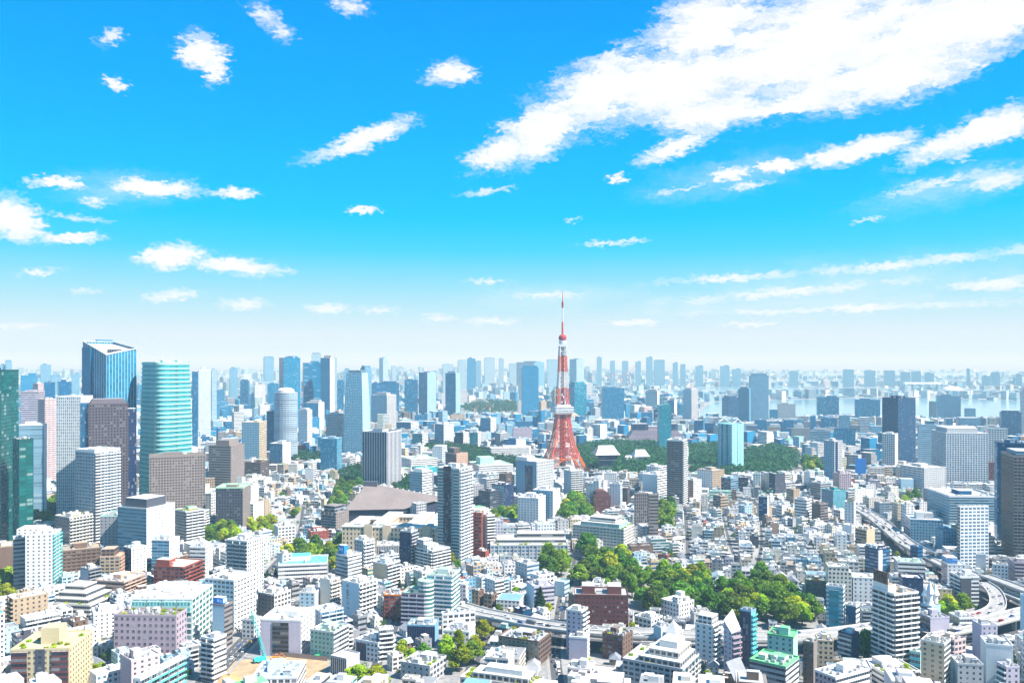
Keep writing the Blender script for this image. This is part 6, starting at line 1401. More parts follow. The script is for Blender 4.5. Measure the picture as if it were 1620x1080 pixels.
def inside(P, x, y):
    c = False; n = len(P)
    for i in range(n):
        (xa, ya), (xb, yb) = P[i], P[(i + 1) % n]
        if (ya > y) != (yb > y) and x < (xb - xa) * (y - ya) / (yb - ya) + xa: c = not c
    return c
N_TREES = 0
def wood(px, gap, size, mix, where, keep=1.0):
    global N_TREES
    P = [gp(u, v, 7.0) for u, v in px]; xs = [p[0] for p in P]; ys = [p[1] for p in P]
    pts = []; y = min(ys); gap *= 1.62; size *= 1.36
    while y < max(ys):
        x = min(xs)
        while x < max(xs):
            q = (x + rnd.uniform(-.4, .4) * gap, y + rnd.uniform(-.4, .4) * gap)
            if inside(P, *q) and not near_occ.hit(np.array([q[0] + a for a in (-2.5, 0, 2.5)]), np.array([q[1]] * 3)) and rnd.random() < keep: pts.append(q)
            x += gap
        y += gap * .9
    for q in pts:
        kind = rnd.choices(('deep', 'bright'), mix)[0]; sz = size * rnd.uniform(.72, 1.3); N_TREES += 1
        big = 'big' if sz > size * 1.12 else 'small' if sz < size * .85 else 'round'
        tree(kind, *q, sz, '%s %s leafy tree %s' % (big, 'dark green' if kind == 'deep' else 'yellow green', where), 'trees ' + where)
    TREE_VIS.append((px, P)); near_occ.poly(P, 1)
wood([(838, 884), (868, 872), (930, 863), (985, 880), (1000, 905), (1062, 900), (1108, 903), (1130, 918), (1122, 944), (1094, 948), (1060, 952), (1034, 968), (1000, 962), (985, 932), (940, 924), (912, 915), (850, 912)], 9.5, 14, (7, 3), 'in the park above the red brick hotel')
wood([(1128, 922), (1180, 908), (1232, 916), (1264, 942), (1290, 972), (1283, 984), (1240, 980), (1205, 970), (1175, 980), (1135, 980), (1112, 955)], 8.5, 13, (7, 3), 'on the wooded knoll before the elevated road')
wood([(886, 803), (905, 786), (932, 790), (936, 812), (906, 822), (890, 820)], 10, 15, (7, 3), 'in the wood beside the domed red brick block')
wood([(1040, 806), (1060, 796), (1068, 806), (1056, 836), (1040, 836)], 9, 14, (8, 2), 'behind the grey brown twin slabs')
wood([(776, 816), (800, 802), (818, 805), (812, 820), (786, 824)], 9, 12, (5, 5), 'before the white turret apartments')
wood([(52, 802), (84, 787), (120, 788), (118, 812), (90, 832), (53, 832)], 10, 13, (8, 2), 'on the slope beside the teal glass pair')
wood([(316, 850), (330, 838), (368, 832), (374, 850), (335, 863)], 9, 12, (6, 4), 'below the charcoal tower with the green cap')
wood([(395, 828), (416, 816), (436, 826), (432, 840), (402, 844)], 8, 11, (1, 8), 'between the charcoal tower and the pale blue block')
wood([(432, 872), (468, 860), (520, 866), (545, 852), (562, 854), (548, 878), (532, 900), (500, 890), (450, 886)], 9, 12, (7, 3), 'in the strip of wood behind the turquoise roofed hall')
wood([(500, 806), (520, 800), (535, 770), (562, 758), (570, 768), (548, 795), (535, 808)], 11, 13, (8, 2), 'on the slope left of the sloping taupe roof'.replace('left of', 'beside'))
wood([(568, 812), (600, 801), (610, 812), (590, 824), (572, 824)], 9, 11, (6, 4), 'in the garden before the dark hall')
wood([(452, 806), (470, 800), (482, 812), (462, 820)], 9, 10, (6, 4), 'among low houses before the terraced grey block', .7)
wood([(690, 838), (712, 850), (730, 905), (715, 905)], 10, 9, (6, 4), 'at the foot of the slender dark-strip tower', .6)
wood([(860, 985), (874, 985), (880, 1080), (856, 1080)], 8, 12, (5, 5), 'in the street row beside the brown brick block')
wood([(690, 1055), (706, 1000), (722, 1010), (716, 1080), (694, 1082)], 8, 11, (5, 5), 'beside the garden villa hedges')
wood([(560, 1062), (600, 1050), (622, 1056), (632, 1076), (600, 1082), (556, 1082)], 8, 12, (4, 6), 'behind the white roofed shed at the bottom edge')
wood([(618, 1030), (640, 1020), (676, 1020), (690, 1028), (640, 1034)], 7, 9, (6, 4), 'behind the garden villa')
wood([(0, 905), (18, 905), (22, 945), (0, 950)], 9, 11, (4, 6), 'at the photo edge below the brown flat box')
wood([(1488, 962), (1500, 955), (1516, 962), (1512, 985), (1495, 982)], 8, 11, (1, 8), 'in the bright clump inside the ramp curve')
wood([(1515, 955), (1536, 945), (1552, 956), (1545, 968), (1520, 972)], 9, 15, (9, 1), 'in the dark clump inside the ramp curve')
wood([(1262, 736), (1280, 728), (1300, 730), (1298, 745), (1270, 748)], 14, 15, (9, 1), 'in the small wood before the grey dark-strip tower')
wood([(1425, 785), (1450, 780), (1455, 792), (1430, 796)], 11, 10, (5, 5), 'before the white slot-window office')
wood([(885, 1000), (895, 1000), (900, 1080), (886, 1080)], 9, 10, (6, 4), 'on the far pavement of the tree-lined street', .5)
wood([(1196, 960), (1215, 990), (1290, 992), (1290, 1000), (1205, 1000)], 9, 9, (5, 5), 'along the edge of the elevated road', .5)
wood([(918, 1040), (945, 1030), (952, 1072), (940, 1082), (930, 1075)], 8, 9, (2, 8), 'in the yellow green row by the dark brown block')
wood([(1375, 1005), (1386, 1000), (1390, 1045), (1362, 1052)], 8, 11, (9, 1), 'beneath the striped signboard tower')
for i, (u, v, k, s, lab) in enumerate([
    (727, 1062, 'spire', 21, 'tallest bright green spire tree before the long roofed white flats'), (748, 1050, 'deep', 19, 'wide dark tree tucked behind the tallest spire tree'), (766, 1012, 'bright', 16, 'rounded green tree at the bend under the elevated road'), (752, 1035, 'bright', 15, 'rounded light tree between the spire tree and the elevated road'),
    (855, 968, 'pine', 20, 'dark cone-shaped conifer before the white building with the pale blue end'), (423, 921, 'pine', 12, 'first small conifer of four before the turquoise roofed hall'), (436, 922, 'pine', 12, 'second small conifer of four before the turquoise roofed hall'), (451, 923, 'pine', 15, 'tallest conifer of four before the turquoise roofed hall'), (464, 924, 'pine', 12, 'last small conifer of four before the turquoise roofed hall'),
    (656, 944, 'pine', 15, 'narrow conifer behind the sloping green roof slab'), (642, 944, 'pine', 11, 'short conifer behind the sloping green roof slab'), (632, 936, 'pine', 10, 'thin conifer by the red brick office'), (762, 988, 'pine', 12, 'narrow conifer beside the elevated road bend'), (789, 972, 'deep', 9, 'small round tree at the white gabled townhouses'),
    (816, 945, 'bright', 12, 'bright tree behind the gabled townhouses'), (868, 972, 'bright', 10, 'yellow green tree by the dark conifer'), (1000, 1000, 'bright', 10, 'yellow green tree beside the small white modern house'), (957, 1036, 'bright', 8, 'small tree against the dark brown block'), (1370, 1060, 'pine', 14, 'pair conifer under the striped signboard tower'), (1602, 1075, 'pine', 18, 'dark conifer near the corner flats'),
    (1419, 885, 'bright', 9, 'single round tree under the elevated road'), (1240, 1025, 'bright', 9, 'single tree behind the pale teal blank block'), (1058, 884, 'deep', 10, 'round tree beside the red house with the green roof'), (447, 790, 'deep', 14, 'single dark tree among the small houses'), (330, 952, 'deep', 9, 'street tree behind the tall ribbon slab'), (148, 1068, 'bright', 9, 'small tree beside the mustard block'), (160, 1062, 'bright', 8, 'smaller tree next to the mustard block hedge'),
    (1030, 1080, 'bright', 8, 'small bright tree at the bottom edge below the terraced apartments'), (1120, 1078, 'bright', 9, 'bright tree below the many-sided apartment block'), (965, 1082, 'deep', 9, 'round tree below the pink roof')]):
    x, y = gp(u, v); tree(k, x, y, s, lab, None, 'conifer' if k in ('pine',) else 'tree'); near_occ.poly([(x - 4, y - 4), (x + 4, y - 4), (x + 4, y + 4), (x - 4, y + 4)]); TREE_VIS.append(([(u - 6, v - 3), (u + 6, v)], None))
# far woods that read as one mass
def far_wood(name, label, polys, gap, size):
    r = random.Random(9); Q = []
    for px in polys:
        P = [gp(u, v, 8.0) for u, v in px]; xs = [p[0] for p in P]; ys = [p[1] for p in P]; y = min(ys)
        while y < max(ys):
            x = min(xs)
            while x < max(xs):
                q = (x + r.uniform(-.45, .45) * gap, y + r.uniform(-.45, .45) * gap)
                if inside(P, *q) and not near_occ.hit(np.array([q[0]]), np.array([q[1]])):
                    s = size * r.uniform(.7, 1.35); rad = s * .5
                    for j in range(26):
                        n = Vector((r.gauss(0, 1), r.gauss(0, 1), abs(r.gauss(.3, 1)))).normalized(); leaf_quad(Q, Vector((q[0], q[1], s * .5)) + n * rad * r.uniform(.7, 1.05), n, s * .15, r)
                x += gap
            y += gap
        near_occ.poly(P, 1); far_occ.poly(P, 3)
        TREE_VIS.append((px, P))
    o = link(name, leaf_mesh(name, Q, M_LEAF[4])); tag(o, label, 'wood', None, 'stuff')
far_wood('distant_wood', 'green wooded hill around the temple and the red tower', [[(912, 706), (960, 700), (1055, 702), (1055, 742), (1010, 750), (960, 748), (925, 738)], [(1088, 706), (1140, 702), (1140, 744), (1092, 744)], [(1176, 712), (1225, 706), (1258, 716), (1264, 735), (1232, 752), (1178, 745)], [(1090, 742), (1230, 742), (1225, 750), (1100, 750)]], 11, 16)
far_wood('hill_wood', 'green wood below the long white hotel front', [[(655, 706), (720, 700), (745, 706), (778, 712), (778, 722), (868, 726), (850, 740), (800, 738), (745, 745), (735, 733), (690, 714)], [(440, 722), (470, 714), (508, 716), (508, 726), (470, 732)], [(536, 745), (570, 735), (576, 756), (545, 762)], [(620, 760), (650, 752), (655, 790), (630, 790)]], 10, 13)
far_wood('park_wood', 'hazy green park in front of the arched bridge', [[(726, 642), (760, 633), (816, 636), (820, 650), (770, 655), (735, 650)]], 22, 17)

# ------------------------------------------------------------------ building site and small street things
x, y = gp(414, 1046); r_ = thing('crawler_crane', 'turquoise crawler crane with a lattice boom on the sandy building site', 'crane', (x, y, 0), R(35)); c = (.03, .52, .50)
for s in (-1, 1): m = MB(); m.box(-3.2, 3.2, s * 2 - .5, s * 2 + .5, 0, 1.1, (.08, .08, .09)); m.build('track', r_)
m = MB(); m.box(-4, 2.6, -1.9, 1.9, 1.2, 3.4, c); m.box(-5.6, -4.01, -1.8, 1.8, 1.3, 3.1, (.05, .40, .40)); m.build('body', r_)
m = MB(); m.box(1.2, 3.2, 1.92, 3.2, 1.5, 3.8, c, st=(c, (.03, .05, .07), (2, 2.4, .8, .6), .6)); m.build('cab', r_)
m = MB(); q = .75; base = Vector((2.4, 0, 2.2)); tip = Vector((2.4 - 6.5, 9.5, 33)); dv = tip - base; sx = dv.cross(Vector((0, 0, 1))).normalized(); sy = dv.cross(sx).normalized(); pr = None
for i in range(15):
    t = i / 14; w = q * min(1, .3 + 4 * t, .3 + 4 * (1 - t)); cc = base + dv * t; ring = [cc + sx * w + sy * w, cc + sx * w - sy * w, cc - sx * w - sy * w, cc - sx * w + sy * w]
    if pr:
        for k in range(4): m.tube(pr[k], ring[k], .17, c); m.tube(pr[k], ring[(k + 1) % 4], .1, c)
    pr = ring
m.build('boom', r_); m = MB(); m.tube(tip, (tip.x, tip.y, 13), .07, (.1, .1, .1)); m.box(tip.x - .4, tip.x + .4, tip.y - .4, tip.y + .4, 11.5, 13, (.6, .4, .05)); m.build('hook', r_)
def container(u, v, L, cc, lab, rz):
    x, y = gp(u, v); r_ = thing('container', lab, 'container', (x, y, 0), R(rz)); m = MB(); m.box(0, L, 0, 2.6, .1, 2.8, cc)
    for i in range(int(L / .6)): m.box(.2 + i * .6, .4 + i * .6, -.06, -.005, .3, 2.6, ctint(cc, .85))
    m.build('shell', r_); m = MB(); m.box(L + .01, L + .07, .1, 1.25, .3, 2.6, ctint(cc, .8)); m.box(L + .01, L + .07, 1.35, 2.5, .3, 2.6, ctint(cc, .8)); m.build('door', r_); m = MB(); m.box(-.1, L + .1, -.1, 2.7, 2.81, 2.95, ctint(cc, 1.15)); m.build('roof', r_)
container(422, 1034, 9, (.03, .30, .62), 'long blue site cabin by the fence', 3); container(433, 1033, 6, (.03, .32, .66), 'short blue site cabin at the end of the row', 3); container(410, 1033, 5.5, (.04, .38, .62), 'blue site cabin behind the turquoise crane', 3)
container(428, 1032, 2.6, (.02, .30, .10), 'green upright site container among the blue cabins', 3); container(498, 1043, 3, (.02, .32, .12), 'small green site hut standing on the sand', 6)
x, y = gp(436, 1043); r_ = thing('excavator', 'orange excavator parked beside the blue site cabins', 'excavator', (x, y, 0), R(10)); oc = (.72, .22, .02)
for s in (-1, 1): m = MB(); m.box(-2, 2, s * 1.3 - .35, s * 1.3 + .35, 0, .9, (.07, .07, .07)); m.build('track', r_)
m = MB(); m.box(-2.3, 1.4, -1.4, 1.4, .95, 2.4, oc); m.build('body', r_); m = MB(); m.box(-.2, 1.5, .3, 1.4, 2.42, 3.6, oc, st=(oc, (.03, .04, .05), (1.5, 1.2, .8, .7), .5)); m.build('cab', r_)
m = MB(); m.tube((1.4, -.4, 1.8), (4.2, -.4, 4.6), .28, oc); m.tube((4.2, -.4, 4.6), (6.2, -.4, 2.0), .22, oc); m.box(5.7, 6.7, -1, .2, .7, 2.0, (.3, .12, .03)); m.build('arm', r_)
A, Bq = Vector((*gp(440, 1037), 0)), Vector((*gp(518, 1045), 0)); d = (Bq - A); n_ = 20; r_ = thing('site_fence', 'brown grey panel fence along the back of the building site', 'fence', A, math.atan2(d.y, d.x)); pl = d.length / n_
m = MB(); m.box(0, pl - .08, -.04, .04, .1, 3.2, (.27, .22, .20)); me = m.mesh('panel', [M_WALL, M_ROOF])
for i in range(n_): link('panel', me, r_, (i * pl, 0, 0))
x, y = gp(362, 1074); r_ = thing('earth_heap', 'heap of orange brown earth on the building site', 'heap', (x, y, 0)); m = MB(); r2 = random.Random(3); ring = [[(rr_ * (1 + r2.uniform(-.15, .15)) * math.cos(i * .45) * 1.5, rr_ * (1 + r2.uniform(-.15, .15)) * math.sin(i * .45), z + r2.uniform(-.15, .15)) for i in range(14)] for rr_, z in ((6, 0), (4.6, 1.2), (2.6, 2.4), (.8, 3.0))]
for a, b in zip(ring, ring[1:]):
    for i in range(14): m.face([a[i], a[(i + 1) % 14], b[(i + 1) % 14], b[i]], None, (.5, .3, .12), mi=1)
m.build('heap_mound', r_)
x, y = gp(8, 1078); r_ = thing('tower_crane', 'yellow crane mast standing at the bottom corner', 'crane', (x, y, 0)); m = MB()
zt = zof(1056, y)
for i in range(16):
    a, b = zt * i / 16, zt * (i + 1) / 16
    for p, q in (((-1, -1), (1, -1)), ((1, -1), (1, 1)), ((1, 1), (-1, 1)), ((-1, 1), (-1, -1))): m.tube((*p, a), (*p, b), .2, (.75, .42, .02)); m.tube((*p, a), (*q, b), .14, (.75, .42, .02))
m.build('mast', r_); m = MB(); m.box(-1.2, 1.2, -1.2, 1.2, zt + .1, zt + 2.2, (.75, .42, .02)); m.build('cab', r_)

# vertical lettering on the blank wall of the white office
for q in HAND:
    if q['label'].startswith('white office with vertical lettering'):
        root = q['root']; ms = [ch for ch in root.children if ch.name.startswith('wall')][0]; lyv = max(v.co.y for v in ms.data.vertices); hh = q['h']
        m = MB(); z = hh * .93; y0 = lyv * .74; r3 = random.Random(4); ink = (.10, .14, .19)
        for gl in 'CIOEHILI':                              # blurred glyphs, stacked and turned sideways
            t = hh * .085; wd = lyv * .13
            if gl in 'CEO': m.box(-.14, -.02, y0 - wd, y0, z - t * .28, z, ink); m.box(-.14, -.02, y0 - wd, y0, z - t * .85, z - t * .60, ink)
            if gl in 'CEOH': m.box(-.14, -.02, y0 - wd, y0 - wd * .7, z - t * .599, z - t * .281, ink)
            if gl in 'OH': m.box(-.14, -.02, y0 - wd * .3, y0, z - t * .599, z - t * .281, ink)
            if gl in 'ILH': m.box(-.14, -.02, y0 - wd, y0, z - t * .75, z - t * .62, ink)
            if gl == 'L': m.box(-.14, -.02, y0 - wd, y0 - wd * .7, z - t * .61, z, ink)
            z -= t * 1.02
        m.box(-.14, -.02, y0 - wd * 1.25, y0 - wd * .7, z - .6, z + .3, ink); m.build('lettering', root)

# ------------------------------------------------------------------ the rest of the city
def short_ref(lb):
    stop = {'with', 'beside', 'behind', 'in', 'on', 'under', 'near', 'among', 'standing', 'before', 'at', 'cut', 'of', 'by', 'next', 'joined', 'against', 'over', 'and', 'leaning', 'ringed', 'whose', 'seen', 'rising', 'from', 'between', 'to', 'close', 'inside', 'touching', 'below', 'above', 'half', 'hidden', 'facing', 'ending', 'around', 'leaving', 'stepping', 'west', 'striped', 'narrowing', 'past', 'hazy', 'tight', 'along', 'stepped', 'hit', 'like', 'rising', 'split'}
    w = lb.replace(',', ' ,').split(); out = []
    for i, x in enumerate(w):
        if x == ',' or (x in stop and i > 1): break
        out.append(x)
    return ' '.join(out[:6])
from collections import Counter
_cnt = Counter(short_ref(q['label']) for q in HAND)
LAND = [(q, short_ref(q['label'])) for q in HAND if _cnt[short_ref(q['label'])] == 1 and 2 <= len(short_ref(q['label']).split()) <= 6 and H * F / (q['d']) > 20]
hu0 = np.array([q['u0'] for q in HAND]); hu1 = np.array([q['u1'] for q in HAND]); hd = np.array([q['d'] for q in HAND]); hv = np.array([q['vis'] for q in HAND])
tv = [(min(u for u, v in px), max(u for u, v in px), H * F / (max(v for u, v in px) - HZ), max(v for u, v in px) - 2) for px, P in TREE_VIS]
hu0 = np.concatenate([hu0, [t[0] for t in tv]]); hu1 = np.concatenate([hu1, [t[1] for t in tv]]); hd = np.concatenate([hd, [t[2] for t in tv]]); hv = np.concatenate([hv, [t[3] for t in tv]])
xr = []                                                   # elevated roads are kept clear as well
for L, w, ln in EXPR:
    for p in L[::2]: xr.append((CU + F * p.x / p.y - 9, CU + F * p.x / p.y + 9, p.y, HZ + F * (H - p.z + 3) / p.y))
for L, w, ln in ROADLINES[:2]:
    for p in L[::2]: xr.append((CU + F * p.x / p.y - 6, CU + F * p.x / p.y + 6, p.y, HZ + F * H / p.y - 1))
SITEV = [(340, 520, gp(430, 1040)[1], 1078)]
for t in xr + SITEV: hu0 = np.append(hu0, t[0]); hu1 = np.append(hu1, t[1]); hd = np.append(hd, t[2]); hv = np.append(hv, t[3])
# the water must stay open too
for P, w_ in zip(WPOLY, WATERS):
    us = [u for u, v in w_]; 
    for a in range(int(min(us)), int(max(us)), 30):
        vv = [v for u, v in w_ if a - 90 < u < a + 120]
        if vv: hu0 = np.append(hu0, a); hu1 = np.append(hu1, a + 30); hd = np.append(hd, H * F / (max(vv) - HZ)); hv = np.append(hv, max(vv) - 4)
def top_limit(u0, u1, d):
    k = (hu1 > u0) & (hu0 < u1) & (hd > d + 2)
    return hv[k].max() if k.any() else HZ + 4

seeds = []
rg = random.Random(21)
for i in range(90): seeds.append((rg.uniform(-1500, 1500), 480 + 2500 * rg.random() ** 1.3, R(rg.choice((12, 28, 35, 40, 52, 60, -8, 75)) + rg.uniform(-6, 6))))
SX = np.array([s[0] for s in seeds]); SY = np.array([s[1] for s in seeds])
WALLS = [('white', 'white', 42), ('offw', 'cream', 20), ('lgrey', 'light grey', 16), ('grey', 'grey', 7), ('beige', 'beige', 7), ('tan', 'tan', 4), ('pink', 'pinkish', 2), ('brown', 'brown', 4), ('lilac', 'lilac', 3), ('pblue', 'pale blue', 4), ('brick', 'brick red', 1), ('dgrey', 'dark grey', 3), ('peach', 'peach', 1), ('navy', 'navy', 2), ('steel', 'steel blue', 2)]
ROOFS = [('white', 'white roof', 30), ('lgrey', 'light grey roof', 30), ('grey', 'grey roof', 16), ('offw', 'cream roof', 10), ('turq', 'turquoise roof', 1), ('lgreen', 'pale green roof', 4), ('green', 'green roof', 1), ('taupe', 'brown roof', 5), ('brick', 'rust roof', 1), ('steel', 'blue grey roof', 3)]
def quarter(x, y):                                        # low house quarters
    u = CU + F * x / y; v = HZ + F * H / y
    if 1035 < u < 1345 and 790 < v < 940: return 'house'
    if 700 < u < 850 and 885 < v < 960: return 'house'
    if 440 < u < 560 and 770 < v < 880: return 'house'
    return 'mix' if v > 700 else 'far'
LOTS = []
def add_lot(cx, cy, a, w, dp, hgt, far):
    ca, sa = math.cos(a), math.sin(a)
    P = [(cx + ca * x - sa * y, cy + sa * x + ca * y) for x, y in ((-w / 2, -dp / 2), (w / 2, -dp / 2), (w / 2, dp / 2), (-w / 2, dp / 2))]
    us = [CU + F * p[0] / p[1] for p in P]; d = min(p[1] for p in P)
    u0, u1 = min(us), max(us)
    if u1 < -60 or u0 > 1680: return False
    gx = np.array([cx + ca * x - sa * y for x in np.linspace(-w / 2, w / 2, 5) for y in np.linspace(-dp / 2, dp / 2, 5)]); gy = np.array([cy + sa * x + ca * y for x in np.linspace(-w / 2, w / 2, 5) for y in np.linspace(-dp / 2, dp / 2, 5)])
    oc = far_occ if far else near_occ
    if oc.hit(gx, gy): return False
    lim = zof(top_limit(u0 - 1, u1 + 1, d), d)
    h = min(hgt, lim)
    if h < 3.4: return False
    if h > 9: h = max(6.4, round(h / 3.1) * 3.1) if round(h / 3.1) * 3.1 <= lim else h
    oc.poly(P, -0.0 if not far else 0)
    LOTS.append(dict(x=cx, y=cy, a=a, w=w, dp=dp, h=h, P=P, u0=u0, u1=u1, d=d, far=far, q=quarter(cx, cy))); return True
def fill_near():
    for si, (sx, sy, a) in enumerate(seeds):
        ca, sa = math.cos(a), math.sin(a); ext = 330
        yy = -ext; rr = random.Random(si)
        while yy < ext:
            for side in (0, 1):
                dpt = rr.uniform(10, 17); xx = -ext; blk = 0
                while xx < ext:
                    X0, Y0 = sx + ca * xx - sa * yy, sy + sa * xx + ca * yy
                    if Y0 < 400 or Y0 > 2750 or abs(X0) > .70 * Y0 + 40 or np.argmin((SX - X0) ** 2 + (SY - Y0) ** 2) != si: xx += 14; continue
                    z = quarter(X0, Y0); sc_ = 1.0 if Y0 < 1500 else 1.35
                    w = rr.uniform(7.5, 13) if z == 'house' else rr.uniform(9, 24) * sc_
                    dd = dpt * (.85 if z == 'house' else 1.0) * rr.uniform(.8, 1.1) * sc_
                    if z == 'house': hg = rr.choice((6.5, 7.5, 9, 9, 10, 12.4, 15.5)) if rr.random() > .03 else rr.uniform(18, 28)
                    elif z == 'mix': t = rr.random(); hg = rr.uniform(7, 13) if t < .38 else rr.uniform(13, 26) if t < .78 else rr.uniform(26, 42)
                    else: t = rr.random(); hg = rr.uniform(12, 28) if t < .5 else rr.uniform(28, 45) if t < .92 else rr.uniform(45, 75)
                    yc = yy + (dd / 2 if side == 0 else dpt * 2.2 - dd / 2)
                    add_lot(sx + ca * (xx + w / 2) - sa * yc, sy + sa * (xx + w / 2) + ca * yc, a, w, dd, hg, False)
                    xx += w + rr.uniform(.8, 2.2); blk += w
                    if blk > 62: xx += 6.5; blk = 0
            yy += dpt * 2.2 + rr.uniform(5.5, 8.5)
fill_near()
def fill_far():
    rr = random.Random(77); y = 2700
    while y < 15500:
        step = 44 + (y - 2700) * .012; x = -.66 * y
        while x < .66 * y:
            w = rr.uniform(18, 42) * (1 + (y - 2700) / 9000); dd = rr.uniform(18, 36) * (1 + (y - 2700) / 9000); t = rr.random(); u = CU + F * x / y
            cen = 1.0 if u < 950 else .75
            hg = rr.uniform(9, 26) if t < .62 else rr.uniform(26, 52) if t < .93 else rr.uniform(55, 118) * cen
            if y > 6000: hg *= .9
            add_lot(x + rr.uniform(-8, 8), y + rr.uniform(-12, 12), R(rr.choice((10, 25, 40, 60, -15))), w, dd, hg, True)
            x += step * rr.uniform(.85, 1.5)
        y += step * 1.15
fill_far()
def infill():
    rr = random.Random(5)
    for i in range(26000):
        v = rr.uniform(745, 1090); u = rr.uniform(-40, 1660); x, y = gp(u, v)
        k = int(np.argmin((SX - x) ** 2 + (SY - y) ** 2)); w = rr.uniform(6, 10)
        add_lot(x, y, seeds[k][2], w, w * rr.uniform(.8, 1.4), rr.choice((5.5, 6.5, 8, 9.5, 12.4, 15.5)), False)
infill()

# how much of each lot the photo would show: a painter's pass from front to back on a half-size picture
cov = np.zeros((540, 810), bool)
items = [('h', q, q['u0'], q['u1'], HZ + F * (H - q['h']) / q['d'], q['vis'], q['d']) for q in HAND] + [('l', l, l['u0'], l['u1'], HZ + F * (H - l['h']) / l['d'], HZ + F * H / l['d'], l['d']) for l in LOTS]
items.sort(key=lambda t: t[6])
for kind, q, u0, u1, v0, v1, d in items:
    a, b = max(0, int(u0 / 2)), min(810, int(math.ceil(u1 / 2))); c, e = max(0, int(v0 / 2)), min(540, int(math.ceil(v1 / 2)))
    n = int((~cov[c:e, a:b]).sum()) if b > a and e > c else 0
    q['px'] = n
    if b > a and e > c: cov[c:e, a:b] = True
for l in LOTS:
    l['kind'] = 'house' if l['h'] < 10.5 else 'low_rise_building' if l['h'] < 19 else 'apartment_building' if l['h'] < 48 else 'office_tower'
SINGLE = []
for kd, most in (('house', 290), ('low_rise_building', 295), ('apartment_building', 150), ('office_tower', 40)):
    S = sorted([l for l in LOTS if l['kind'] == kd and l['px'] > 0], key=lambda l: -l['px'])[:most]; SINGLE += S
for l in SINGLE: l['single'] = True

def wpick(rr, T): return rr.choices(T, [t[2] for t in T])[0]
def lot_look(l):
    rr = random.Random(int(l['x'] * 13 + l['y'] * 7)); wl = wpick(rr, WALLS); rf = wpick(rr, ROOFS)
    pats = dict(house=('wide', 'grid', 'punch', 'grid'), low_rise_building=('wide', 'rib2', 'grid', 'balc', 'ribbon'), apartment_building=('balc', 'rib2', 'grid', 'wide', 'ribbon'), office_tower=('curtain', 'ribbon', 'dense', 'tall'))[l['kind']]
    p1, p2 = rr.choice(pats), rr.choice(('punch', 'punch', 'blank', 'grid', 'punch'))
    if l['kind'] == 'office_tower': p2 = p1
    g = rr.choice(('dk', 'dk', 'bl', 'tl', 'bk'))
    if l['d'] > 4200: wl = rr.choice([('white', 'white', 1), ('pblue', 'pale blue', 1), ('pblue', 'pale blue', 1), ('lgrey', 'light grey', 1), ('steel', 'steel blue', 1)])  # farthest walls given pale colours that stand in for thicker haze
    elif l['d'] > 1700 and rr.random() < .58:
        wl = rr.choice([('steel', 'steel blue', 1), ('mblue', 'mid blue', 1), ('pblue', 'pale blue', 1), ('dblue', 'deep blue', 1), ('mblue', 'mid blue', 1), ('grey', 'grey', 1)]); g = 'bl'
    a_, b_ = '%s.%s.%s' % (wl[0], p1, g), '%s.%s.%s' % (wl[0], p2, g)
    return rr, wl, rf, a_, b_, p1, p2
def lot_shape(m, l, at=None):
    """walls, roof and roof gear of one filler building into mesh m, in its own frame or the world's"""
    rr, wl, rf, a_, b_, p1, p2 = lot_look(l); w, dp, h = l['w'], l['dp'], l['h']
    sa, sb_ = style(a_), style(b_); flip = rr.random() < .5; sts = [sa, sb_, sa, sb_] if flip else [sb_, sa, sb_, sa]
    def T(x, y):
        if at is None: return (x, y)
        ca, s_ = math.cos(l['a']), math.sin(l['a']); return (l['x'] + ca * x - s_ * y, l['y'] + s_ * x + ca * y)
    P = [T(-w / 2, -dp / 2), T(w / 2, -dp / 2), T(w / 2, dp / 2), T(-w / 2, dp / 2)]
    return rr, wl, rf, sts, P, T, p1, p2
REST = MB()
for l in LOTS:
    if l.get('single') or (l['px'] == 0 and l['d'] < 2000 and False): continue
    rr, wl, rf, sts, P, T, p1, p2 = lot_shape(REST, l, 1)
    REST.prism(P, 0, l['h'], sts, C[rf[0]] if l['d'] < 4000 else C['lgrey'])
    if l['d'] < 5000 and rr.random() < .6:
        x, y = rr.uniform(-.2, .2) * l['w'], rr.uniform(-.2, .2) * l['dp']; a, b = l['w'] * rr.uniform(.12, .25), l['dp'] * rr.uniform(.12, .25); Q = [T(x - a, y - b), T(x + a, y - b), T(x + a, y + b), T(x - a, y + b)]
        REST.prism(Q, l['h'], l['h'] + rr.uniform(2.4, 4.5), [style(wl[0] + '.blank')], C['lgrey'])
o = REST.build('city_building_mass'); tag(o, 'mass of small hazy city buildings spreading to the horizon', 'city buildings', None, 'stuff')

REL = []
lx_ = np.array([np.mean([p[0] for p in q['foot']]) for q, s in LAND]); ly_ = np.array([np.mean([p[1] for p in q['foot']]) for q, s in LAND])
used = Counter()
def relation(l, skip=0):
    d2 = np.hypot(lx_ - l['x'], (ly_ - l['y'])); i = int(np.argsort(d2)[skip]); dx, dy = l['x'] - lx_[i], l['y'] - ly_[i]; s = LAND[i][1]
    if dy > 1.0 * abs(dx): return 'behind the ' + s
    if dy < -1.0 * abs(dx): return 'in front of the ' + s
    return 'beside the ' + s
STY = lambda h: max(2, round(h / 3.1))
NUM = ['', 'one', 'two', 'three', 'four', 'five', 'six', 'seven', 'eight', 'nine', 'ten', 'eleven', 'twelve', 'thirteen', 'fourteen', 'fifteen', 'sixteen']
KW = dict(house='house', low_rise_building='building', apartment_building='block', office_tower='tower')
GRP = dict(house='small city houses', low_rise_building='low buildings between the towers', apartment_building='apartment blocks between the towers', office_tower='plain towers')
DET = dict(wide='wide windows', grid='gridded windows', punch='few windows', rib2='balcony bands', balc='deep balconies', ribbon='ribbon windows', curtain='glass walls', dense='fine windows', tall='tall windows', blank='blank walls')
SINGLE.sort(key=lambda l: -l['px'])
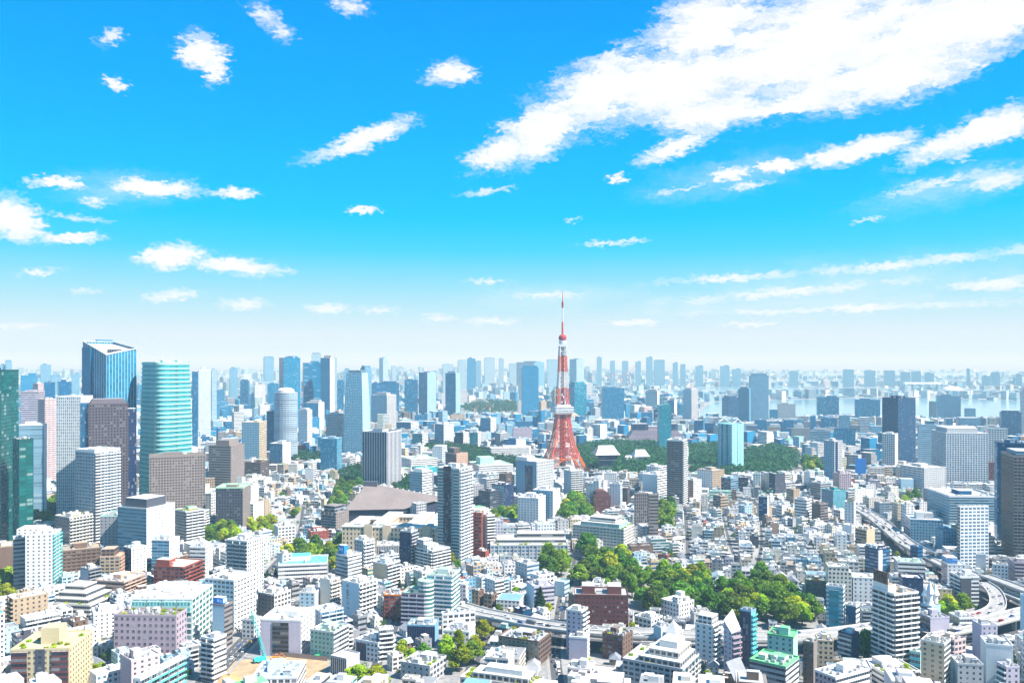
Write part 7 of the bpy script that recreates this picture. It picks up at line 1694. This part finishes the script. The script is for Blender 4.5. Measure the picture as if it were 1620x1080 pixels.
def label_of(l, wl, rf, p1):
    n = STY(l['h']); fl = NUM[n] + '-storey' if n < 17 else 'tall'
    base = '%s %s %s' % (wl[1], fl, KW[l['kind']])
    for sk in range(5):
        for det in ('', ' with ' + rf[1], ' with ' + DET[p1], ' with %s and %s' % (DET[p1], rf[1])):
            t = '%s%s %s' % (base, det, relation(l, sk))
            if used[t] == 0 and len(t.split()) <= 16: used[t] += 1; return t
    used[t] += 1; return t
for l in SINGLE:
    m = MB(); rr, wl, rf, sts, P, T, p1, p2 = lot_shape(m, l); w, dp, h = l['w'], l['dp'], l['h']
    root = thing(l['kind'], label_of(l, wl, rf, p1), KW[l['kind']] if l['kind'] != 'low_rise_building' else 'low building', (l['x'], l['y'], 0), l['a'], GRP[l['kind']])
    detail = l['px'] > 10 and l['d'] < 1500
    gable = l['kind'] == 'house' and rr.random() < .38
    step = l['kind'] in ('low_rise_building', 'apartment_building') and rr.random() < .35 and h > 12
    if gable:
        m.prism(P, 0, h - 2.0, sts); m.build('wall', root); q = MB(); rc = rr.choice([(.30, .31, .34), (.42, .43, .45), (.30, .24, .20), (.5, .5, .52), (.22, .24, .28), (.60, .60, .60), (.30, .40, .46)]); e = .5; z0, z1 = h - 2.1, h + .8
        if w >= dp: A = [(-w / 2 - e, -dp / 2 - e), (w / 2 + e, -dp / 2 - e), (w / 2 + e, dp / 2 + e), (-w / 2 - e, dp / 2 + e)]; r0, r1 = (-w / 2 + (0 if rr.random() < .5 else dp * .3), 0), (w / 2 - (0 if rr.random() < .5 else dp * .3), 0)
        else: A = [(w / 2 + e, -dp / 2 - e), (w / 2 + e, dp / 2 + e), (-w / 2 - e, dp / 2 + e), (-w / 2 - e, -dp / 2 - e)]; r0, r1 = (0, -dp / 2), (0, dp / 2)
        a, b, c, d = [(*p, z0) for p in A]; r0, r1 = (*r0, z1), (*r1, z1)
        q.face([a, b, r1, r0], None, rc, mi=1); q.face([c, d, r0, r1], None, rc, mi=1); q.face([b, c, r1], None, rc if r1[0] else wl and C[wl[0]], mi=1); q.face([d, a, r0], None, rc, mi=1); q.build('roof', root)
        continue
    if step:
        k = rr.uniform(.5, .8); z = h - 3.1 * rr.choice((1, 2)); m.prism(P, 0, z, sts, C[rf[0]]); ax = rr.random() < .5
        Q = [(-w / 2 + .05, -dp / 2 + .05), (w / 2 * (k if ax else 1) - .05, -dp / 2 + .05), (w / 2 * (k if ax else 1) - .05, dp / 2 * (1 if ax else k) - .05), (-w / 2 + .05, dp / 2 * (1 if ax else k) - .05)]
        m.prism(Q, z, h, sts, None); m.build('wall', root); x0, x1, y0, y1 = Q[0][0], Q[2][0], Q[0][1], Q[2][1]
    else:
        m.prism(P, 0, h, sts); m.build('wall', root); x0, x1, y0, y1 = -w / 2, w / 2, -dp / 2, dp / 2
    q = roof_mesh(x1 - x0, y1 - y0, h, C[rf[0]], ctint(C[wl[0]], 1.0), rr.choice((.5, .9, 1.1)) if l['d'] < 1600 else .4, .22); roof = q.build('roof', root, loc=(x0, y0, 0))
    if not detail: continue
    if min(x1 - x0, y1 - y0) > 6.5 and rr.random() < .8:
        s_ = MB(); cw, cd = rr.uniform(2.4, 4.5), rr.uniform(2.4, 5); px, py = rr.uniform(x0 + 1, x1 - 1 - cw), rr.uniform(y0 + 1, y1 - 1 - cd) if y1 - y0 > cd + 2 else y0 + 1
        s_.box(px, px + cw, py, min(py + cd, y1 - .5), h + .01, h + rr.uniform(2.2, 3.6), ctint(C[wl[0]], rr.uniform(.85, 1.05)), C[rr.choice(('white', 'lgrey', 'offw'))]); s_.build('stair_house', roof, loc=(-x0, -y0, 0))
    if l['px'] > 25:
        for i in range(3 if l['px'] < 60 else 6):
            link('air_conditioner', unit_mesh(), roof, (rr.uniform(1.5, x1 - x0 - 1.5), rr.uniform(1.2, y1 - y0 - 1.2), h + .01), rr.choice((0, R(90)))).scale = (.8, .8, .8)
        if rr.random() < .3: link('water_tank', tank_mesh(rr.choice(('white', 'offw', 'lgrey', 'pblue'))), roof, (rr.uniform(2, x1 - x0 - 2), rr.uniform(2, y1 - y0 - 2), h + .01)).scale = (.8, .8, .8)
    if p1 in ('balc', 'rib2') and l['d'] < 1100 and l['px'] > 30:
        fl = h / max(2, round(h / 3.1)); n = int(round(h / fl)); front = sts[0][2] == PAT[p1]
        L_ = (w if front else dp) if not step else (x1 - x0 if front else y1 - y0)
        me = balcony_mesh(L_ - .3, ctint(C[wl[0]], 1.05), rr.choice((None, None, (.45, .52, .55))), fl).mesh('balcony', [M_WALL, M_ROOF])
        for i in range(1, n):
            if step and i * fl > h - 7: break
            if front: link('balcony', me, root, (-w / 2 + .15, -dp / 2, i * fl), 0)
            else: link('balcony', me, root, (-w / 2, -dp / 2 + L_ - .15, i * fl), -R(90))
print('lots', len(LOTS), 'single', len(SINGLE), 'hand', len(HAND), 'objects', len(bpy.data.objects), 'trees', N_TREES, 'vehicles', ncar)

# small trees and shrubs in the gaps between the houses: nobody could count them
def greenery():
    r = random.Random(61); Q = []; made = 0
    for i in range(5200):
        v = r.uniform(735, 1085); u = r.uniform(-30, 1650); x, y = gp(u, v)
        gx = np.array([x - 1.5, x, x + 1.5, x, x]); gy = np.array([y, y, y, y - 1.5, y + 1.5])
        if near_occ.hit(gx, gy): continue
        dens = mnoise.noise((x * .006, y * .006, 3.1))
        if dens < -.12 and r.random() < .75: continue
        s = r.uniform(3.5, 8.5); rad = s * .48; made += 1
        top = zof(top_limit(u - 4, u + 4, y), y)
        if s > top + 2: continue
        near_occ.poly([(x - 1.5, y - 1.5), (x + 1.5, y - 1.5), (x + 1.5, y + 1.5), (x - 1.5, y + 1.5)])
        for k in range(3):
            c = Vector((x + r.uniform(-.4, .4) * rad, y + r.uniform(-.4, .4) * rad, s * r.uniform(.4, .72))); lr = rad * r.uniform(.5, .8)
            for j in range(22):
                n = Vector((r.gauss(0, 1), r.gauss(0, 1), r.gauss(.3, 1))).normalized(); leaf_quad(Q, c + n * lr * r.uniform(.7, 1.05), n, s * .1, r)
    o = link('street_greenery', leaf_mesh('street_greenery', Q, M_LEAF[3])); tag(o, 'small garden trees and shrubs filling gaps between the houses', 'greenery', None, 'stuff'); print('greenery', made)
greenery()

# ------------------------------------------------------------------ the air
def haze():
    me = bpy.data.meshes.new('haze'); x, y0, y1, z0, z1 = 35500, -2500, 41500, -1.5, 337
    v = [(a, b, c) for a in (-x, x) for b in (y0, y1) for c in (z0, z1)]
    me.from_pydata(v, [], [(0, 1, 3, 2), (4, 6, 7, 5), (0, 4, 5, 1), (2, 3, 7, 6), (0, 2, 6, 4), (1, 5, 7, 3)])
    m = bpy.data.materials.new('haze'); m.use_nodes = True; n = m.node_tree.nodes; n.remove(n['Principled BSDF'])
    pv = n.new('ShaderNodeVolumePrincipled'); pv.inputs['Color'].default_value = HAZE_COL; pv.inputs['Density'].default_value = HAZE_D; pv.inputs['Absorption Color'].default_value = (.762, .402, 0, 1); pv.inputs['Anisotropy'].default_value = .0
    m.node_tree.links.new(pv.outputs[0], n['Material Output'].inputs['Volume']); me.materials.append(m)
    o = link('haze', me); tag(o, 'pale blue summer haze over the city', 'haze', None, 'stuff')
HAZE_COL, HAZE_D = (.336, .59, .76, 1), 1.15e-4
haze()
